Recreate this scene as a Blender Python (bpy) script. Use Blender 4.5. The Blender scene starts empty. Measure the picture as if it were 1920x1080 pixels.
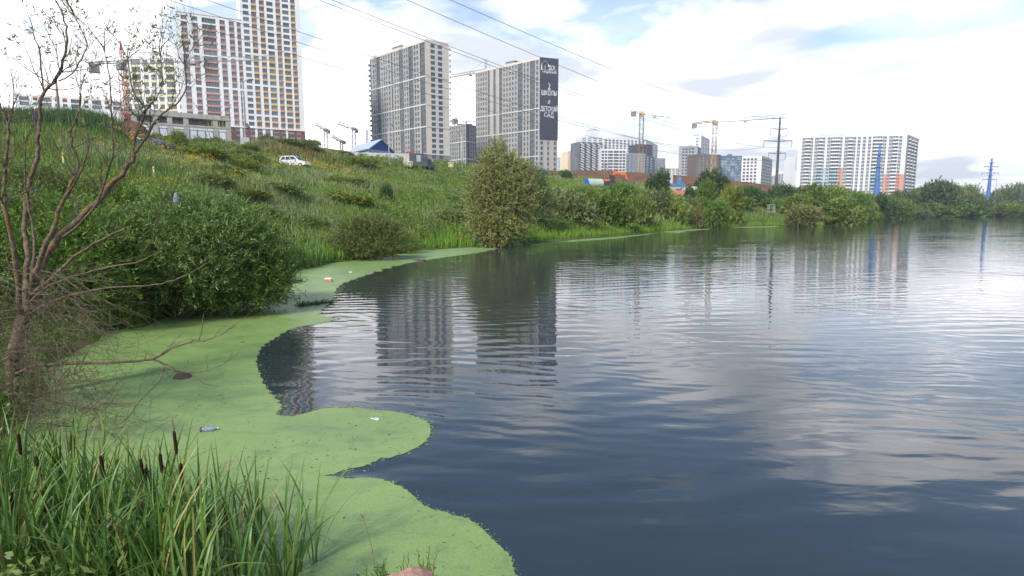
import bpy, bmesh, math, random
import numpy as np
from mathutils import Vector, Matrix, noise as mnoise
from mathutils.geometry import tessellate_polygon

R = math.radians
SC = bpy.context.scene
COL = SC.collection
rnd = random.Random(7)
rng = np.random.default_rng(11)

# ------------------------------------------------------------------ camera
F_PX, PITCH, CAM_H = 1100.0, R(7.36), 3.0
cd = bpy.data.cameras.new('camera')
cd.sensor_width = 36.0
cd.lens = F_PX / 1920 * 36.0
cd.clip_start, cd.clip_end = 0.1, 20000
cam = bpy.data.objects.new('camera', cd)
COL.objects.link(cam)
cam.location = (0, 0, CAM_H)
cam.rotation_euler = (math.pi / 2 - PITCH, 0, 0)
SC.camera = cam

# ------------------------------------------------------------------ light
SUN_EL, SUN_AZ = R(42), R(212)          # azimuth of the sun seen from above, clockwise from +Y
EXPOSURE = 1.36
world = bpy.data.worlds.new('World')
SC.world = world
world.use_nodes = True


def build_world():
    nt = world.node_tree
    nt.nodes.clear()
    N, L = nt.nodes.new, nt.links.new
    out = N('ShaderNodeOutputWorld')
    sky = N('ShaderNodeTexSky')
    sky.sky_type = 'NISHITA'
    sky.sun_disc = False
    sky.sun_elevation = SUN_EL
    sky.sun_rotation = SUN_AZ
    sky.air_density = 1.0
    sky.dust_density = 0.6
    sky.ozone_density = 3.5
    bg = N('ShaderNodeBackground')
    bg.inputs['Strength'].default_value = 0.088
    L(sky.outputs[0], bg.inputs['Color'])
    tc = N('ShaderNodeTexCoord')
    sep = N('ShaderNodeSeparateXYZ')
    L(tc.outputs['Generated'], sep.inputs[0])

    def M(op, a, b=None, c=None, clamp=False):
        n = N('ShaderNodeMath')
        n.operation = op
        n.use_clamp = clamp
        for i, v in enumerate((a, b, c)):
            if v is None:
                continue
            if isinstance(v, (int, float)):
                n.inputs[i].default_value = v
            else:
                L(v, n.inputs[i])
        return n.outputs[0]
    zc = M('MAXIMUM', sep.outputs[2], 0.0)
    zz = M('ADD', zc, 0.16)
    cx, cy = M('DIVIDE', sep.outputs[0], zz), M('DIVIDE', sep.outputs[1], zz)
    comb = N('ShaderNodeCombineXYZ')
    L(cx, comb.inputs[0])
    L(cy, comb.inputs[1])
    comb.inputs[2].default_value = CLOUD_SEED
    turn = N('ShaderNodeMapping')
    turn.inputs['Rotation'].default_value = (0, 0, R(CLOUD_TURN))
    L(comb.outputs[0], turn.inputs[0])

    def noise(scale, det, rough, dist=0.0, off=None):
        n = N('ShaderNodeTexNoise')
        n.inputs['Scale'].default_value = scale
        n.inputs['Detail'].default_value = det
        n.inputs['Roughness'].default_value = rough
        n.inputs['Distortion'].default_value = dist
        if off:
            mp = N('ShaderNodeMapping')
            mp.inputs['Location'].default_value = off
            L(turn.outputs[0], mp.inputs[0])
            L(mp.outputs[0], n.inputs['Vector'])
        else:
            L(turn.outputs[0], n.inputs['Vector'])
        return n.outputs['Fac']
    big = noise(0.85, 2.0, 0.5, 0.2)
    fine = noise(2.3, 9.0, 0.56, 0.25, (4.2, 1.7, 0))
    v = M('ADD', M('MULTIPLY', big, 0.72), M('MULTIPLY', fine, 0.36))
    # more cloud is seen edge-on towards the horizon
    cov = M('MULTIPLY_ADD', zc, -0.22, CLOUD_COVER)
    hi = N('ShaderNodeMapRange')
    hi.interpolation_type = 'SMOOTHSTEP'
    hi.inputs['From Min'].default_value, hi.inputs['From Max'].default_value = 0.26, 0.46
    hi.inputs['To Max'].default_value = -0.115
    L(zc, hi.inputs['Value'])
    cov = M('ADD', cov, hi.outputs[0])
    v = M('ADD', v, cov)
    mr = N('ShaderNodeMapRange')
    mr.interpolation_type = 'SMOOTHSTEP'
    mr.inputs['From Min'].default_value = 0.47
    mr.inputs['From Max'].default_value = 0.585
    L(v, mr.inputs['Value'])
    mask = M('MAXIMUM', M('MINIMUM', mr.outputs[0], 0.97), M('SUBTRACT', 0.80, M('MULTIPLY', zc, 1.9)))
    # body of the clouds: bright edges, greyer where thick
    thick = noise(1.25, 5.0, 0.5, 0.3, (9.1, 3.3, 0))
    cr = N('ShaderNodeValToRGB')
    e = cr.color_ramp.elements
    e[0].position, e[0].color = 0.385, (0.226, 0.240, 0.260, 1)
    e[1].position, e[1].color = 0.74, (0.84, 0.795, 0.785, 1)
    L(thick, cr.inputs[0])
    bg2 = N('ShaderNodeBackground')
    bg2.inputs['Strength'].default_value = CLOUD_STRENGTH
    L(cr.outputs[0], bg2.inputs['Color'])
    mx = N('ShaderNodeMixShader')
    L(mask, mx.inputs[0])
    L(bg.outputs[0], mx.inputs[1])
    L(bg2.outputs[0], mx.inputs[2])
    L(mx.outputs[0], out.inputs[0])


CLOUD_TURN = 0
CLOUD_SEED, CLOUD_COVER, CLOUD_STRENGTH = 2.2, 0.086, 1.52
build_world()
sd = bpy.data.lights.new('sun', 'SUN')
sd.energy = 2.0
sd.angle = R(9)
sd.color = (1.0, 0.955, 0.89)
sun = bpy.data.objects.new('sun', sd)
COL.objects.link(sun)
sdir = Vector((math.sin(SUN_AZ) * math.cos(SUN_EL), math.cos(SUN_AZ) * math.cos(SUN_EL), math.sin(SUN_EL)))
sun.rotation_euler = sdir.to_track_quat('Z', 'Y').to_euler()
sun.location = (0, 0, 60)
vs = SC.view_settings
vs.view_transform = 'Standard'
vs.look = 'None'
vs.exposure = EXPOSURE
vs.gamma = 1.0
vs.use_curve_mapping = False
SC.cycles.max_bounces = 8
SC.cycles.transparent_max_bounces = 8
SC.cycles.sample_clamp_indirect = 6


# ------------------------------------------------------------------ projection helpers
def at(px, py, Y):
    u, v = (px - 960) / F_PX, (540 - py) / F_PX
    dy = math.cos(PITCH) + v * math.sin(PITCH)
    dz = -math.sin(PITCH) + v * math.cos(PITCH)
    t = Y / dy
    return Vector((u * t, Y, CAM_H + dz * t))


def gnd(px, py, z=0.0):
    u, v = (px - 960) / F_PX, (540 - py) / F_PX
    dy = math.cos(PITCH) + v * math.sin(PITCH)
    dz = -math.sin(PITCH) + v * math.cos(PITCH)
    t = (z - CAM_H) / dz
    return Vector((u * t, dy * t, z))


# ------------------------------------------------------------------ materials
def _nt(name):
    m = bpy.data.materials.new(name)
    m.use_nodes = True
    return m, m.node_tree, m.node_tree.nodes['Principled BSDF']


def mat(name, c, rough=0.7, spec=0.3, metal=0.0, var=0.12, scale=1.5, bump=0.0, c2=None, objvar=0.0):
    """principled colour broken up by noise (grain, dirt); objvar varies it from object to object"""
    m, nt, p = _nt(name)
    N, L = nt.nodes.new, nt.links.new
    p.inputs['Roughness'].default_value = rough
    p.inputs['Specular IOR Level'].default_value = spec
    p.inputs['Metallic'].default_value = metal
    tc = N('ShaderNodeTexCoord')
    n = N('ShaderNodeTexNoise')
    n.inputs['Scale'].default_value = scale
    n.inputs['Detail'].default_value = 6
    n.inputs['Roughness'].default_value = 0.6
    L(tc.outputs['Object'], n.inputs['Vector'])
    r = N('ShaderNodeValToRGB')
    a = c
    b = c2 or tuple(min(1, x * (1 + var)) for x in c)
    if not c2:
        a = tuple(x * (1 - var) for x in c)
    r.color_ramp.elements[0].position = 0.35
    r.color_ramp.elements[1].position = 0.65
    r.color_ramp.elements[0].color = (*a, 1)
    r.color_ramp.elements[1].color = (*b, 1)
    L(n.outputs['Fac'], r.inputs[0])
    col = r.outputs[0]
    if objvar:
        oi = N('ShaderNodeObjectInfo')
        mr = N('ShaderNodeMapRange')
        mr.inputs['To Min'].default_value = 1 - objvar
        mr.inputs['To Max'].default_value = 1 + objvar
        L(oi.outputs['Random'], mr.inputs['Value'])
        hs = N('ShaderNodeHueSaturation')
        L(col, hs.inputs['Color'])
        L(mr.outputs[0], hs.inputs['Value'])
        col = hs.outputs[0]
    L(col, p.inputs['Base Color'])
    if bump:
        b_ = N('ShaderNodeBump')
        b_.inputs['Strength'].default_value = bump
        b_.inputs['Distance'].default_value = 0.05
        n2 = N('ShaderNodeTexNoise')
        n2.inputs['Scale'].default_value = scale * 6
        n2.inputs['Detail'].default_value = 6
        L(tc.outputs['Object'], n2.inputs['Vector'])
        L(n2.outputs['Fac'], b_.inputs['Height'])
        L(b_.outputs[0], p.inputs['Normal'])
    return m


def leafmat(name, gain=(1.86, 1.78, 1.55), trans=0.3, rough=0.5, spec=0.35, objvar=0.12):
    """leaves: own colour from the 'tint' attribute, part of the light comes through"""
    m, nt, p = _nt(name)
    N, L = nt.nodes.new, nt.links.new
    at_ = N('ShaderNodeAttribute')
    at_.attribute_name = 'tint'
    oi = N('ShaderNodeObjectInfo')
    hs = N('ShaderNodeHueSaturation')
    mr = N('ShaderNodeMapRange')
    mr.inputs['To Min'].default_value, mr.inputs['To Max'].default_value = 1 - objvar, 1 + objvar
    L(oi.outputs['Random'], mr.inputs['Value'])
    L(mr.outputs[0], hs.inputs['Value'])
    mh = N('ShaderNodeMapRange')
    mh.inputs['To Min'].default_value, mh.inputs['To Max'].default_value = 0.5 - objvar * 0.10, 0.5 + objvar * 0.10
    wn = N('ShaderNodeTexWhiteNoise')
    wn.noise_dimensions = '1D'
    L(oi.outputs['Random'], wn.inputs['W'])
    L(wn.outputs['Value'], mh.inputs['Value'])
    L(mh.outputs[0], hs.inputs['Hue'])
    mul = N('ShaderNodeMix')
    mul.data_type = 'RGBA'
    mul.blend_type = 'MULTIPLY'
    mul.inputs[0].default_value = 1
    mul.inputs[7].default_value = (*gain, 1)
    L(at_.outputs['Color'], mul.inputs[6])
    L(mul.outputs[2], hs.inputs['Color'])
    L(hs.outputs[0], p.inputs['Base Color'])
    p.inputs['Roughness'].default_value = rough
    p.inputs['Specular IOR Level'].default_value = spec
    tr = N('ShaderNodeBsdfTranslucent')
    L(hs.outputs[0], tr.inputs['Color'])
    mx = N('ShaderNodeMixShader')
    mx.inputs[0].default_value = trans
    L(p.outputs[0], mx.inputs[1])
    L(tr.outputs[0], mx.inputs[2])
    L(mx.outputs[0], nt.nodes['Material Output'].inputs['Surface'])
    return m


_mc = {}


def solid(c, rough=0.7, spec=0.3, metal=0.0, var=0.08, scale=0.6, objvar=0.0, bump=0.0):
    k = (c, rough, spec, metal, var, scale, objvar, bump)
    if k not in _mc:
        _mc[k] = mat('paint_%d' % len(_mc), c, rough, spec, metal, var, scale, bump, None, objvar)
    return _mc[k]


# ------------------------------------------------------------------ objects
WPOS = {}


def tag(o, label=None, cat=None, group=None, kind=None):
    if label:
        o['label'] = label
    if cat:
        o['category'] = cat
    if group:
        o['group'] = group
    if kind:
        o['kind'] = kind
    return o


def empty(name, loc, label, cat, group=None):
    o = bpy.data.objects.new(name, None)
    COL.objects.link(o)
    o.empty_display_size = 0.3
    o.location = loc
    WPOS[o.name] = Vector(loc)
    return tag(o, label, cat, group)


def kids(o):
    return [c for c in bpy.data.objects if c.parent == o]


def dup(root, loc, rz=0.0, s=1.0, label=None, group=None, tree=None):
    """copy of a thing with copies of its parts; meshes are shared"""
    r = root.copy()
    COL.objects.link(r)
    r.location = loc
    r.rotation_euler = (0, 0, rz)
    r.scale = s if isinstance(s, (tuple, list)) else (s, s, s)
    if label:
        r['label'] = label
    if group:
        r['group'] = group
    for ch in list(root.children):
        c = ch.copy()
        COL.objects.link(c)
        c.parent = r
        for g_ in ch.children:
            d = g_.copy()
            COL.objects.link(d)
            d.parent = c
    return r


class MB:
    def __init__(s):
        s.v, s.f, s.m = [], [], []

    def face(s, pts, m=0):
        i = len(s.v)
        s.v.extend([tuple(p) for p in pts])
        s.f.append(tuple(range(i, i + len(pts))))
        s.m.append(m)

    def box(s, c, size, rz=0.0, m=0):
        ca, sa = math.cos(rz), math.sin(rz)
        hx, hy, hz = size[0] / 2, size[1] / 2, size[2] / 2
        i = len(s.v)
        for dz in (-hz, hz):
            for dx, dy in ((-hx, -hy), (hx, -hy), (hx, hy), (-hx, hy)):
                s.v.append((c[0] + dx * ca - dy * sa, c[1] + dx * sa + dy * ca, c[2] + dz))
        for q in ((3, 2, 1, 0), (4, 5, 6, 7), (0, 1, 5, 4), (1, 2, 6, 5), (2, 3, 7, 6), (3, 0, 4, 7)):
            s.f.append(tuple(i + k for k in q))
            s.m.append(m)

    def beam(s, a, b, w, m=0, h=None):
        a, b = Vector(a), Vector(b)
        h = h or w
        d = (b - a)
        if d.length < 1e-6:
            return
        d.normalize()
        up = Vector((0, 0, 1)) if abs(d.z) < 0.95 else Vector((0, 1, 0))
        x = d.cross(up).normalized() * (w / 2)
        y = x.cross(d).normalized() * (h / 2)
        i = len(s.v)
        for p in (a, b):
            for q in (-x - y, x - y, x + y, -x + y):
                s.v.append(tuple(p + q))
        for q in ((3, 2, 1, 0), (4, 5, 6, 7), (0, 1, 5, 4), (1, 2, 6, 5), (2, 3, 7, 6), (3, 0, 4, 7)):
            s.f.append(tuple(i + k for k in q))
            s.m.append(m)

    def tube(s, pts, rad, n=6, m=0, cap=True):
        pts = [Vector(p) for p in pts]
        if isinstance(rad, (int, float)):
            rad = [rad] * len(pts)
        i0 = len(s.v)
        ref = None
        for k, p in enumerate(pts):
            d = (pts[min(k + 1, len(pts) - 1)] - pts[max(k - 1, 0)])
            if d.length < 1e-9:
                d = Vector((0, 0, 1))
            d.normalize()
            if ref is None:
                ref = Vector((1, 0, 0)) if abs(d.x) < 0.8 else Vector((0, 1, 0))
            x = (ref - d * ref.dot(d)).normalized()
            ref = x
            y = d.cross(x)
            for j in range(n):
                a = 2 * math.pi * j / n
                s.v.append(tuple(p + (x * math.cos(a) + y * math.sin(a)) * rad[k]))
        for k in range(len(pts) - 1):
            for j in range(n):
                a, b = i0 + k * n + j, i0 + k * n + (j + 1) % n
                s.f.append((a, b, b + n, a + n))
                s.m.append(m)
        if cap:
            s.f.append(tuple(i0 + j for j in reversed(range(n))))
            s.m.append(m)
            e = i0 + (len(pts) - 1) * n
            s.f.append(tuple(e + j for j in range(n)))
            s.m.append(m)

    def prism(s, poly, axis_a, axis_b, origin, ext, m=0, mcap=None):
        """2-D outline in (axis_a, axis_b) pushed along ext"""
        o, A, B, E = Vector(origin), Vector(axis_a), Vector(axis_b), Vector(ext)
        n = len(poly)
        i = len(s.v)
        for e in (Vector((0, 0, 0)), E):
            for (x, y) in poly:
                s.v.append(tuple(o + A * x + B * y + e))
        s.f.append(tuple(i + k for k in reversed(range(n))))
        s.m.append(m if mcap is None else mcap)
        s.f.append(tuple(i + n + k for k in range(n)))
        s.m.append(m if mcap is None else mcap)
        for k in range(n):
            k2 = (k + 1) % n
            s.f.append((i + k, i + k2, i + n + k2, i + n + k))
            s.m.append(m)

    def build(s, name, mats, parent=None, origin=None, smooth=False):
        if not isinstance(mats, (list, tuple)):
            mats = [mats]
        if parent is not None:
            org = WPOS[parent.name]
        elif origin is not None:
            org = Vector(origin)
        else:
            xs = np.array(s.v)
            org = Vector((float(xs[:, 0].mean()), float(xs[:, 1].mean()), float(xs[:, 2].min())))
        me = bpy.data.meshes.new(name)
        me.from_pydata([(x - org.x, y - org.y, z - org.z) for x, y, z in s.v], [], s.f)
        for k in mats:
            me.materials.append(k)
        if len(mats) > 1:
            me.polygons.foreach_set('material_index', s.m)
        if smooth:
            me.polygons.foreach_set('use_smooth', [True] * len(s.f))
        me.update()
        o = bpy.data.objects.new(name, me)
        COL.objects.link(o)
        if parent is not None:
            o.parent = parent
        else:
            o.location = org
        WPOS[o.name] = org
        return o


def np_mesh(name, V, T, material, tint=None, parent=None, origin=None, nper=3, smooth=False):
    """mesh from arrays: V (n,3), T (k, nper) faces, tint (n,3)"""
    V = np.asarray(V, dtype=np.float32)
    T = np.asarray(T, dtype=np.int32)
    if parent is not None:
        org = WPOS[parent.name]
    elif origin is not None:
        org = Vector(origin)
    else:
        org = Vector((float(V[:, 0].mean()), float(V[:, 1].mean()), float(V[:, 2].min())))
    V = V - np.array(org, dtype=np.float32)
    me = bpy.data.meshes.new(name)
    me.vertices.add(len(V))
    me.vertices.foreach_set('co', V.ravel())
    me.loops.add(T.size)
    me.loops.foreach_set('vertex_index', T.ravel())
    me.polygons.add(len(T))
    me.polygons.foreach_set('loop_start', np.arange(0, T.size, nper, dtype=np.int32))
    if smooth:
        me.polygons.foreach_set('use_smooth', np.ones(len(T), dtype=bool))
    me.update(calc_edges=True)
    if tint is not None:
        ca = me.color_attributes.new('tint', 'FLOAT_COLOR', 'POINT')
        c = np.ones((len(V), 4), dtype=np.float32)
        c[:, :3] = tint
        ca.data.foreach_set('color', c.ravel())
    me.materials.append(material)
    o = bpy.data.objects.new(name, me)
    COL.objects.link(o)
    if parent is not None:
        o.parent = parent
    else:
        o.location = org
    WPOS[o.name] = org
    return o


def unit(a):
    return a / np.maximum(np.linalg.norm(a, axis=-1, keepdims=True), 1e-9)


def leaves_geo(P, A, Lh, Wd, tint, fold=0.15):
    """P base points, A leaf directions: one pointed quad a leaf"""
    n = len(P)
    S = unit(np.cross(A, rng.normal(size=(n, 3))))
    Nn = np.cross(A, S)
    Lh, Wd = Lh[:, None], Wd[:, None]
    V = np.empty((n, 4, 3))
    mid = P + A * Lh * 0.45 + Nn * Lh * fold * 0.5
    V[:, 0] = P
    V[:, 1] = mid + S * Wd * 0.5
    V[:, 2] = P + A * Lh
    V[:, 3] = mid - S * Wd * 0.5
    T = np.arange(n * 4).reshape(n, 4)
    return V.reshape(-1, 3), T, np.repeat(tint, 4, axis=0)


def blades_geo(P, h, w, lean, tint, tipdark=1.0):
    """grass blades: two tapering segments (3 triangles)"""
    n = len(P)
    a = rng.uniform(0, 2 * np.pi, n)
    S = np.stack([np.cos(a), np.sin(a), np.zeros(n)], 1)
    b = rng.uniform(0, 2 * np.pi, n)
    D = np.stack([np.cos(b), np.sin(b), np.zeros(n)], 1) * (lean * h)[:, None]
    U = np.array([0, 0, 1.0])
    h_, w_ = h[:, None], w[:, None]
    V = np.empty((n, 5, 3))
    V[:, 0] = P - S * w_ * 0.5
    V[:, 1] = P + S * w_ * 0.5
    m = P + U * h_ * 0.6 + D * 0.35
    V[:, 2] = m + S * w_ * 0.42
    V[:, 3] = m - S * w_ * 0.42
    V[:, 4] = P + U * h_ + D
    T = (np.arange(n)[:, None, None] * 5 + np.array([[0, 1, 2], [0, 2, 3], [3, 2, 4]])[None]).reshape(-1, 3)
    return V.reshape(-1, 3), T, np.repeat(tint, 5, axis=0)


# ------------------------------------------------------------------ shore and terrain
SHORE = [(40, -60), (14, -9), (4, 0.6), (0.6, 3.3), (-1.4, 3.95), (-2.2, 4.15), (-3.4, 4.5), (-4.9, 5.4), (-6.6, 7.4), (-7.9, 9.0), (-9.4, 11.5),
         (-10.4, 14.5), (-9.7, 17.2), (-9.8, 20), (-11.6, 25), (-11.4, 30), (-10.9, 34), (-8.7, 40), (-7.6, 45.5), (-4.5, 49.6),
         (-0.9, 53), (2.6, 59.5), (12, 75), (22.8, 91), (37, 112), (52, 124.5), (70, 135), (100, 172), (155, 257), (222, 334),
         (313, 371), (500, 400), (800, 420), (1500, 450), (9000, 520)]
LANDPOLY = SHORE + [(9000, 9000), (-9000, 9000), (-9000, -9000), (40, -9000)]


def shore_dist(X, Y):
    """signed distance to the shoreline, positive on land"""
    X, Y = np.asarray(X, float), np.asarray(Y, float)
    best = np.full(X.shape, 1e18)
    pts = SHORE
    for (x0, y0), (x1, y1) in zip(pts[:-1], pts[1:]):
        dx, dy = x1 - x0, y1 - y0
        t = np.clip(((X - x0) * dx + (Y - y0) * dy) / (dx * dx + dy * dy), 0, 1)
        d = (X - x0 - t * dx) ** 2 + (Y - y0 - t * dy) ** 2
        best = np.minimum(best, d)
    ins = np.zeros(X.shape, bool)
    poly = LANDPOLY
    for i in range(len(poly)):
        x0, y0 = poly[i]
        x1, y1 = poly[(i + 1) % len(poly)]
        if y0 == y1:
            continue
        c = ((y0 > Y) != (y1 > Y)) & (X < (x1 - x0) * (Y - y0) / (y1 - y0) + x0)
        ins ^= c
    return np.where(ins, 1, -1) * np.sqrt(best)


CTRL = [(0, 0, 1.25), (-4, 1.5, 0.9), (-8, 4, 0.85), (-12, 8, 1.0), (-5, -6, 1.4), (3, -4, 1.25), (-20, 2, 2.2), (-11, 11.5, .5), (-15, 14, 1.3),
        (-13, 20, 1.0), (-17, 25, 1.9), (-14.5, 31, 1.0), (-13.5, 36, .9), (-12, 43, .9), (-10, 49, .9), (-5, 54, .8), (0, 58, .8), (8, 75, 1.0), (20, 92, 1.0),
        (34, 113, 1.0), (50, 128, 1.0), (68, 140, 1.0), (-60, -30, 4), (-40, 5, 4.0), (150, 262, 1.0), (215, 340, 1.0), (310, 378, 1), (-90, 10, 12)]
PXCTRL = [(-150, 242, 48), (0, 240, 50), (100, 238, 52), (200, 238, 54), (250, 272, 60), (-300, 250, 90), (60, 265, 80), (232, 275, 74), (300, 300, 74), (300, 275, 120), (340, 277, 120), (340, 273, 170), (340, 270, 225), (250, 262, 225), (430, 277, 120), (430, 273, 225), (520, 280, 200),
          (250, 288, 60), (290, 290, 62), (340, 293, 75), (420, 280, 85), (440, 318, 70), (552, 314, 80), (540, 267, 95), (480, 284, 98), (590, 276, 97),
          (640, 300, 102), (700, 312, 108), (640, 330, 92), (300, 345, 42), (400, 350, 47), (500, 360, 55), (650, 370, 62), (800, 372, 75),
          (790, 323, 116), (850, 326, 121), (950, 330, 128), (1000, 334, 135), (1078, 338, 145), (1110, 352, 130), (1200, 360, 140), (1280, 366, 150),
          (1100, 375, 105), (1250, 392, 125), (1330, 390, 150), (1380, 378, 175), (1450, 380, 200), (1500, 385, 190), (1600, 394, 240), (1645, 385, 300),
          (1750, 396, 360), (1857, 396, 360), (770, 303, 225), (640, 300, 225), (690, 292, 245), (900, 320, 225), (1050, 331, 215), (1150, 340, 215), (1250, 352, 215),
          (1380, 364, 225), (1450, 372, 235), (342, 258, 265), (432, 266, 272), (572, 272, 290), (200, 235, 240), (60, 235, 220), (700, 302, 344), (800, 305, 310), (845, 307, 330), (893, 318, 373),
          (1010, 320, 340), (1045, 320, 350), (1083, 322, 500), (1230, 327, 520), (1340, 337, 430), (1444, 347, 430), (1492, 357, 500), (1697, 370, 480), (1720, 376, 500),
          (1900, 393, 500)]
CTRL += [tuple(at(*p)) for p in PXCTRL]
for az, z in ((-62, 45), (-40, 42), (-25, 40), (-10, 40), (5, 40), (18, 34), (28, 20), (36, 12), (44, 6), (55, 3)):
    for r in (800, 1400):
        CTRL.append((r * math.sin(R(az)), r * math.cos(R(az)), z))
CT = np.array(CTRL, float)


def _rbf(d):
    return d                                    # linear (biharmonic) kernel: no overshoot


_D = np.linalg.norm(CT[:, None, :2] - CT[None, :, :2], axis=2)
_A = np.zeros((len(CT) + 3, len(CT) + 3))
_A[:len(CT), :len(CT)] = _rbf(_D) - np.eye(len(CT)) * 1.0
_A[:len(CT), -3:] = np.c_[np.ones(len(CT)), CT[:, :2]]
_A[-3:, :len(CT)] = _A[:len(CT), -3:].T
_W = np.linalg.solve(_A, np.r_[CT[:, 2], 0, 0, 0])


def fbm(X, Y, s, seed=0.0):
    """cheap smooth bumps from a few rotated sines"""
    o = 0
    for k, (a, f, w) in enumerate(((0.3, 1.0, .5), (1.5, 1.31, .4), (2.4, 1.9, .3), (0.9, 2.7, .22), (2.0, 3.9, .15), (2.9, 5.3, .1))):
        o = o + w * np.sin((X * math.cos(a) + Y * math.sin(a)) * f * s + seed * (k + 1.7) + 1.3 * np.sin((Y * math.cos(a) - X * math.sin(a)) * f * s * .7 + seed + k))
    return o


def shore_jitter(X, Y):
    return 0.32 * fbm(X, Y, 1.5, 6.0) * np.clip((np.hypot(X, Y) - 3) / 6, 0, 1)


def land_dist(X, Y):
    return shore_dist(X, Y) + shore_jitter(np.asarray(X, float), np.asarray(Y, float))


def terrain_z(X, Y):
    X, Y = np.atleast_1d(np.asarray(X, float)), np.atleast_1d(np.asarray(Y, float))
    r = np.hypot(X, Y)
    k = np.where(r > 1400, 1400 / np.maximum(r, 1), 1.0)
    x, y = X * k, Y * k
    z = np.zeros(x.shape)
    for i in range(len(CT)):
        z += _W[i] * np.hypot(x - CT[i, 0], y - CT[i, 1])
    z += _W[-3] + _W[-2] * x + _W[-1] * y
    d = shore_dist(X, Y)
    d = d + shore_jitter(X, Y)
    z = np.maximum(z, 0.3) + 0.22 * fbm(X, Y, 0.35, 2.0) * np.clip(d / 12, 0, 1)
    f = np.clip(d / 3.5, 0, 1)
    f = f * f * (3 - 2 * f)
    land = 0.06 + np.clip(d, 0, 2) * 0.10 + (z - 0.06) * f
    return np.where(d > 0, land, np.maximum(-0.9, 0.06 + d * 0.35))


def tz(x, y):
    return float(terrain_z([x], [y])[0])


def build_terrain():
    az = np.concatenate([np.linspace(-180, -66, 24), np.linspace(-64, 58, 260), np.linspace(60, 176, 24)])
    rr = np.concatenate([[0.0], np.geomspace(0.8, 600, 230), np.geomspace(640, 2600, 20)])
    A_, R_ = np.meshgrid(np.radians(az), rr)
    X, Y = R_ * np.sin(A_), R_ * np.cos(A_)
    Z = terrain_z(X.ravel(), Y.ravel())
    V = np.c_[X.ravel(), Y.ravel(), Z]
    na, nr = len(az), len(rr)
    i, j = np.meshgrid(np.arange(nr - 1), np.arange(na), indexing='ij')
    j2 = (j + 1) % na
    T = np.stack([i * na + j, (i + 1) * na + j, (i + 1) * na + j2, i * na + j2], -1).reshape(-1, 4)
    m, nt, p = _nt('meadow_soil')
    N, L = nt.nodes.new, nt.links.new
    tc = N('ShaderNodeTexCoord')
    n1, n2 = N('ShaderNodeTexNoise'), N('ShaderNodeTexNoise')
    n1.inputs['Scale'].default_value, n1.inputs['Detail'].default_value = 0.09, 8
    n2.inputs['Scale'].default_value, n2.inputs['Detail'].default_value = 1.7, 6
    L(tc.outputs['Object'], n1.inputs['Vector'])
    L(tc.outputs['Object'], n2.inputs['Vector'])
    r1, r2 = N('ShaderNodeValToRGB'), N('ShaderNodeValToRGB')
    for r, cs in ((r1, ((.055, .085, .022), (.10, .12, .035))), (r2, ((.6, .6, .55), (1.3, 1.25, 1.1)))):
        for e, c, pos in zip(r.color_ramp.elements, cs, (.35, .65)):
            e.color, e.position = (*c, 1), pos
    L(n1.outputs['Fac'], r1.inputs[0])
    L(n2.outputs['Fac'], r2.inputs[0])
    mx = N('ShaderNodeMix')
    mx.data_type, mx.blend_type = 'RGBA', 'MULTIPLY'
    mx.inputs[0].default_value = 1
    L(r1.outputs[0], mx.inputs[6])
    L(r2.outputs[0], mx.inputs[7])
    L(mx.outputs[2], p.inputs['Base Color'])
    p.inputs['Roughness'].default_value = 0.9
    p.inputs['Specular IOR Level'].default_value = 0.1
    o = np_mesh('ground', V, T, m, origin=(0, 0, 0), nper=4, smooth=True)
    tag(o, 'green sloping ground rising from the pond to the building sites', kind='structure')


build_terrain()


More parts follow.
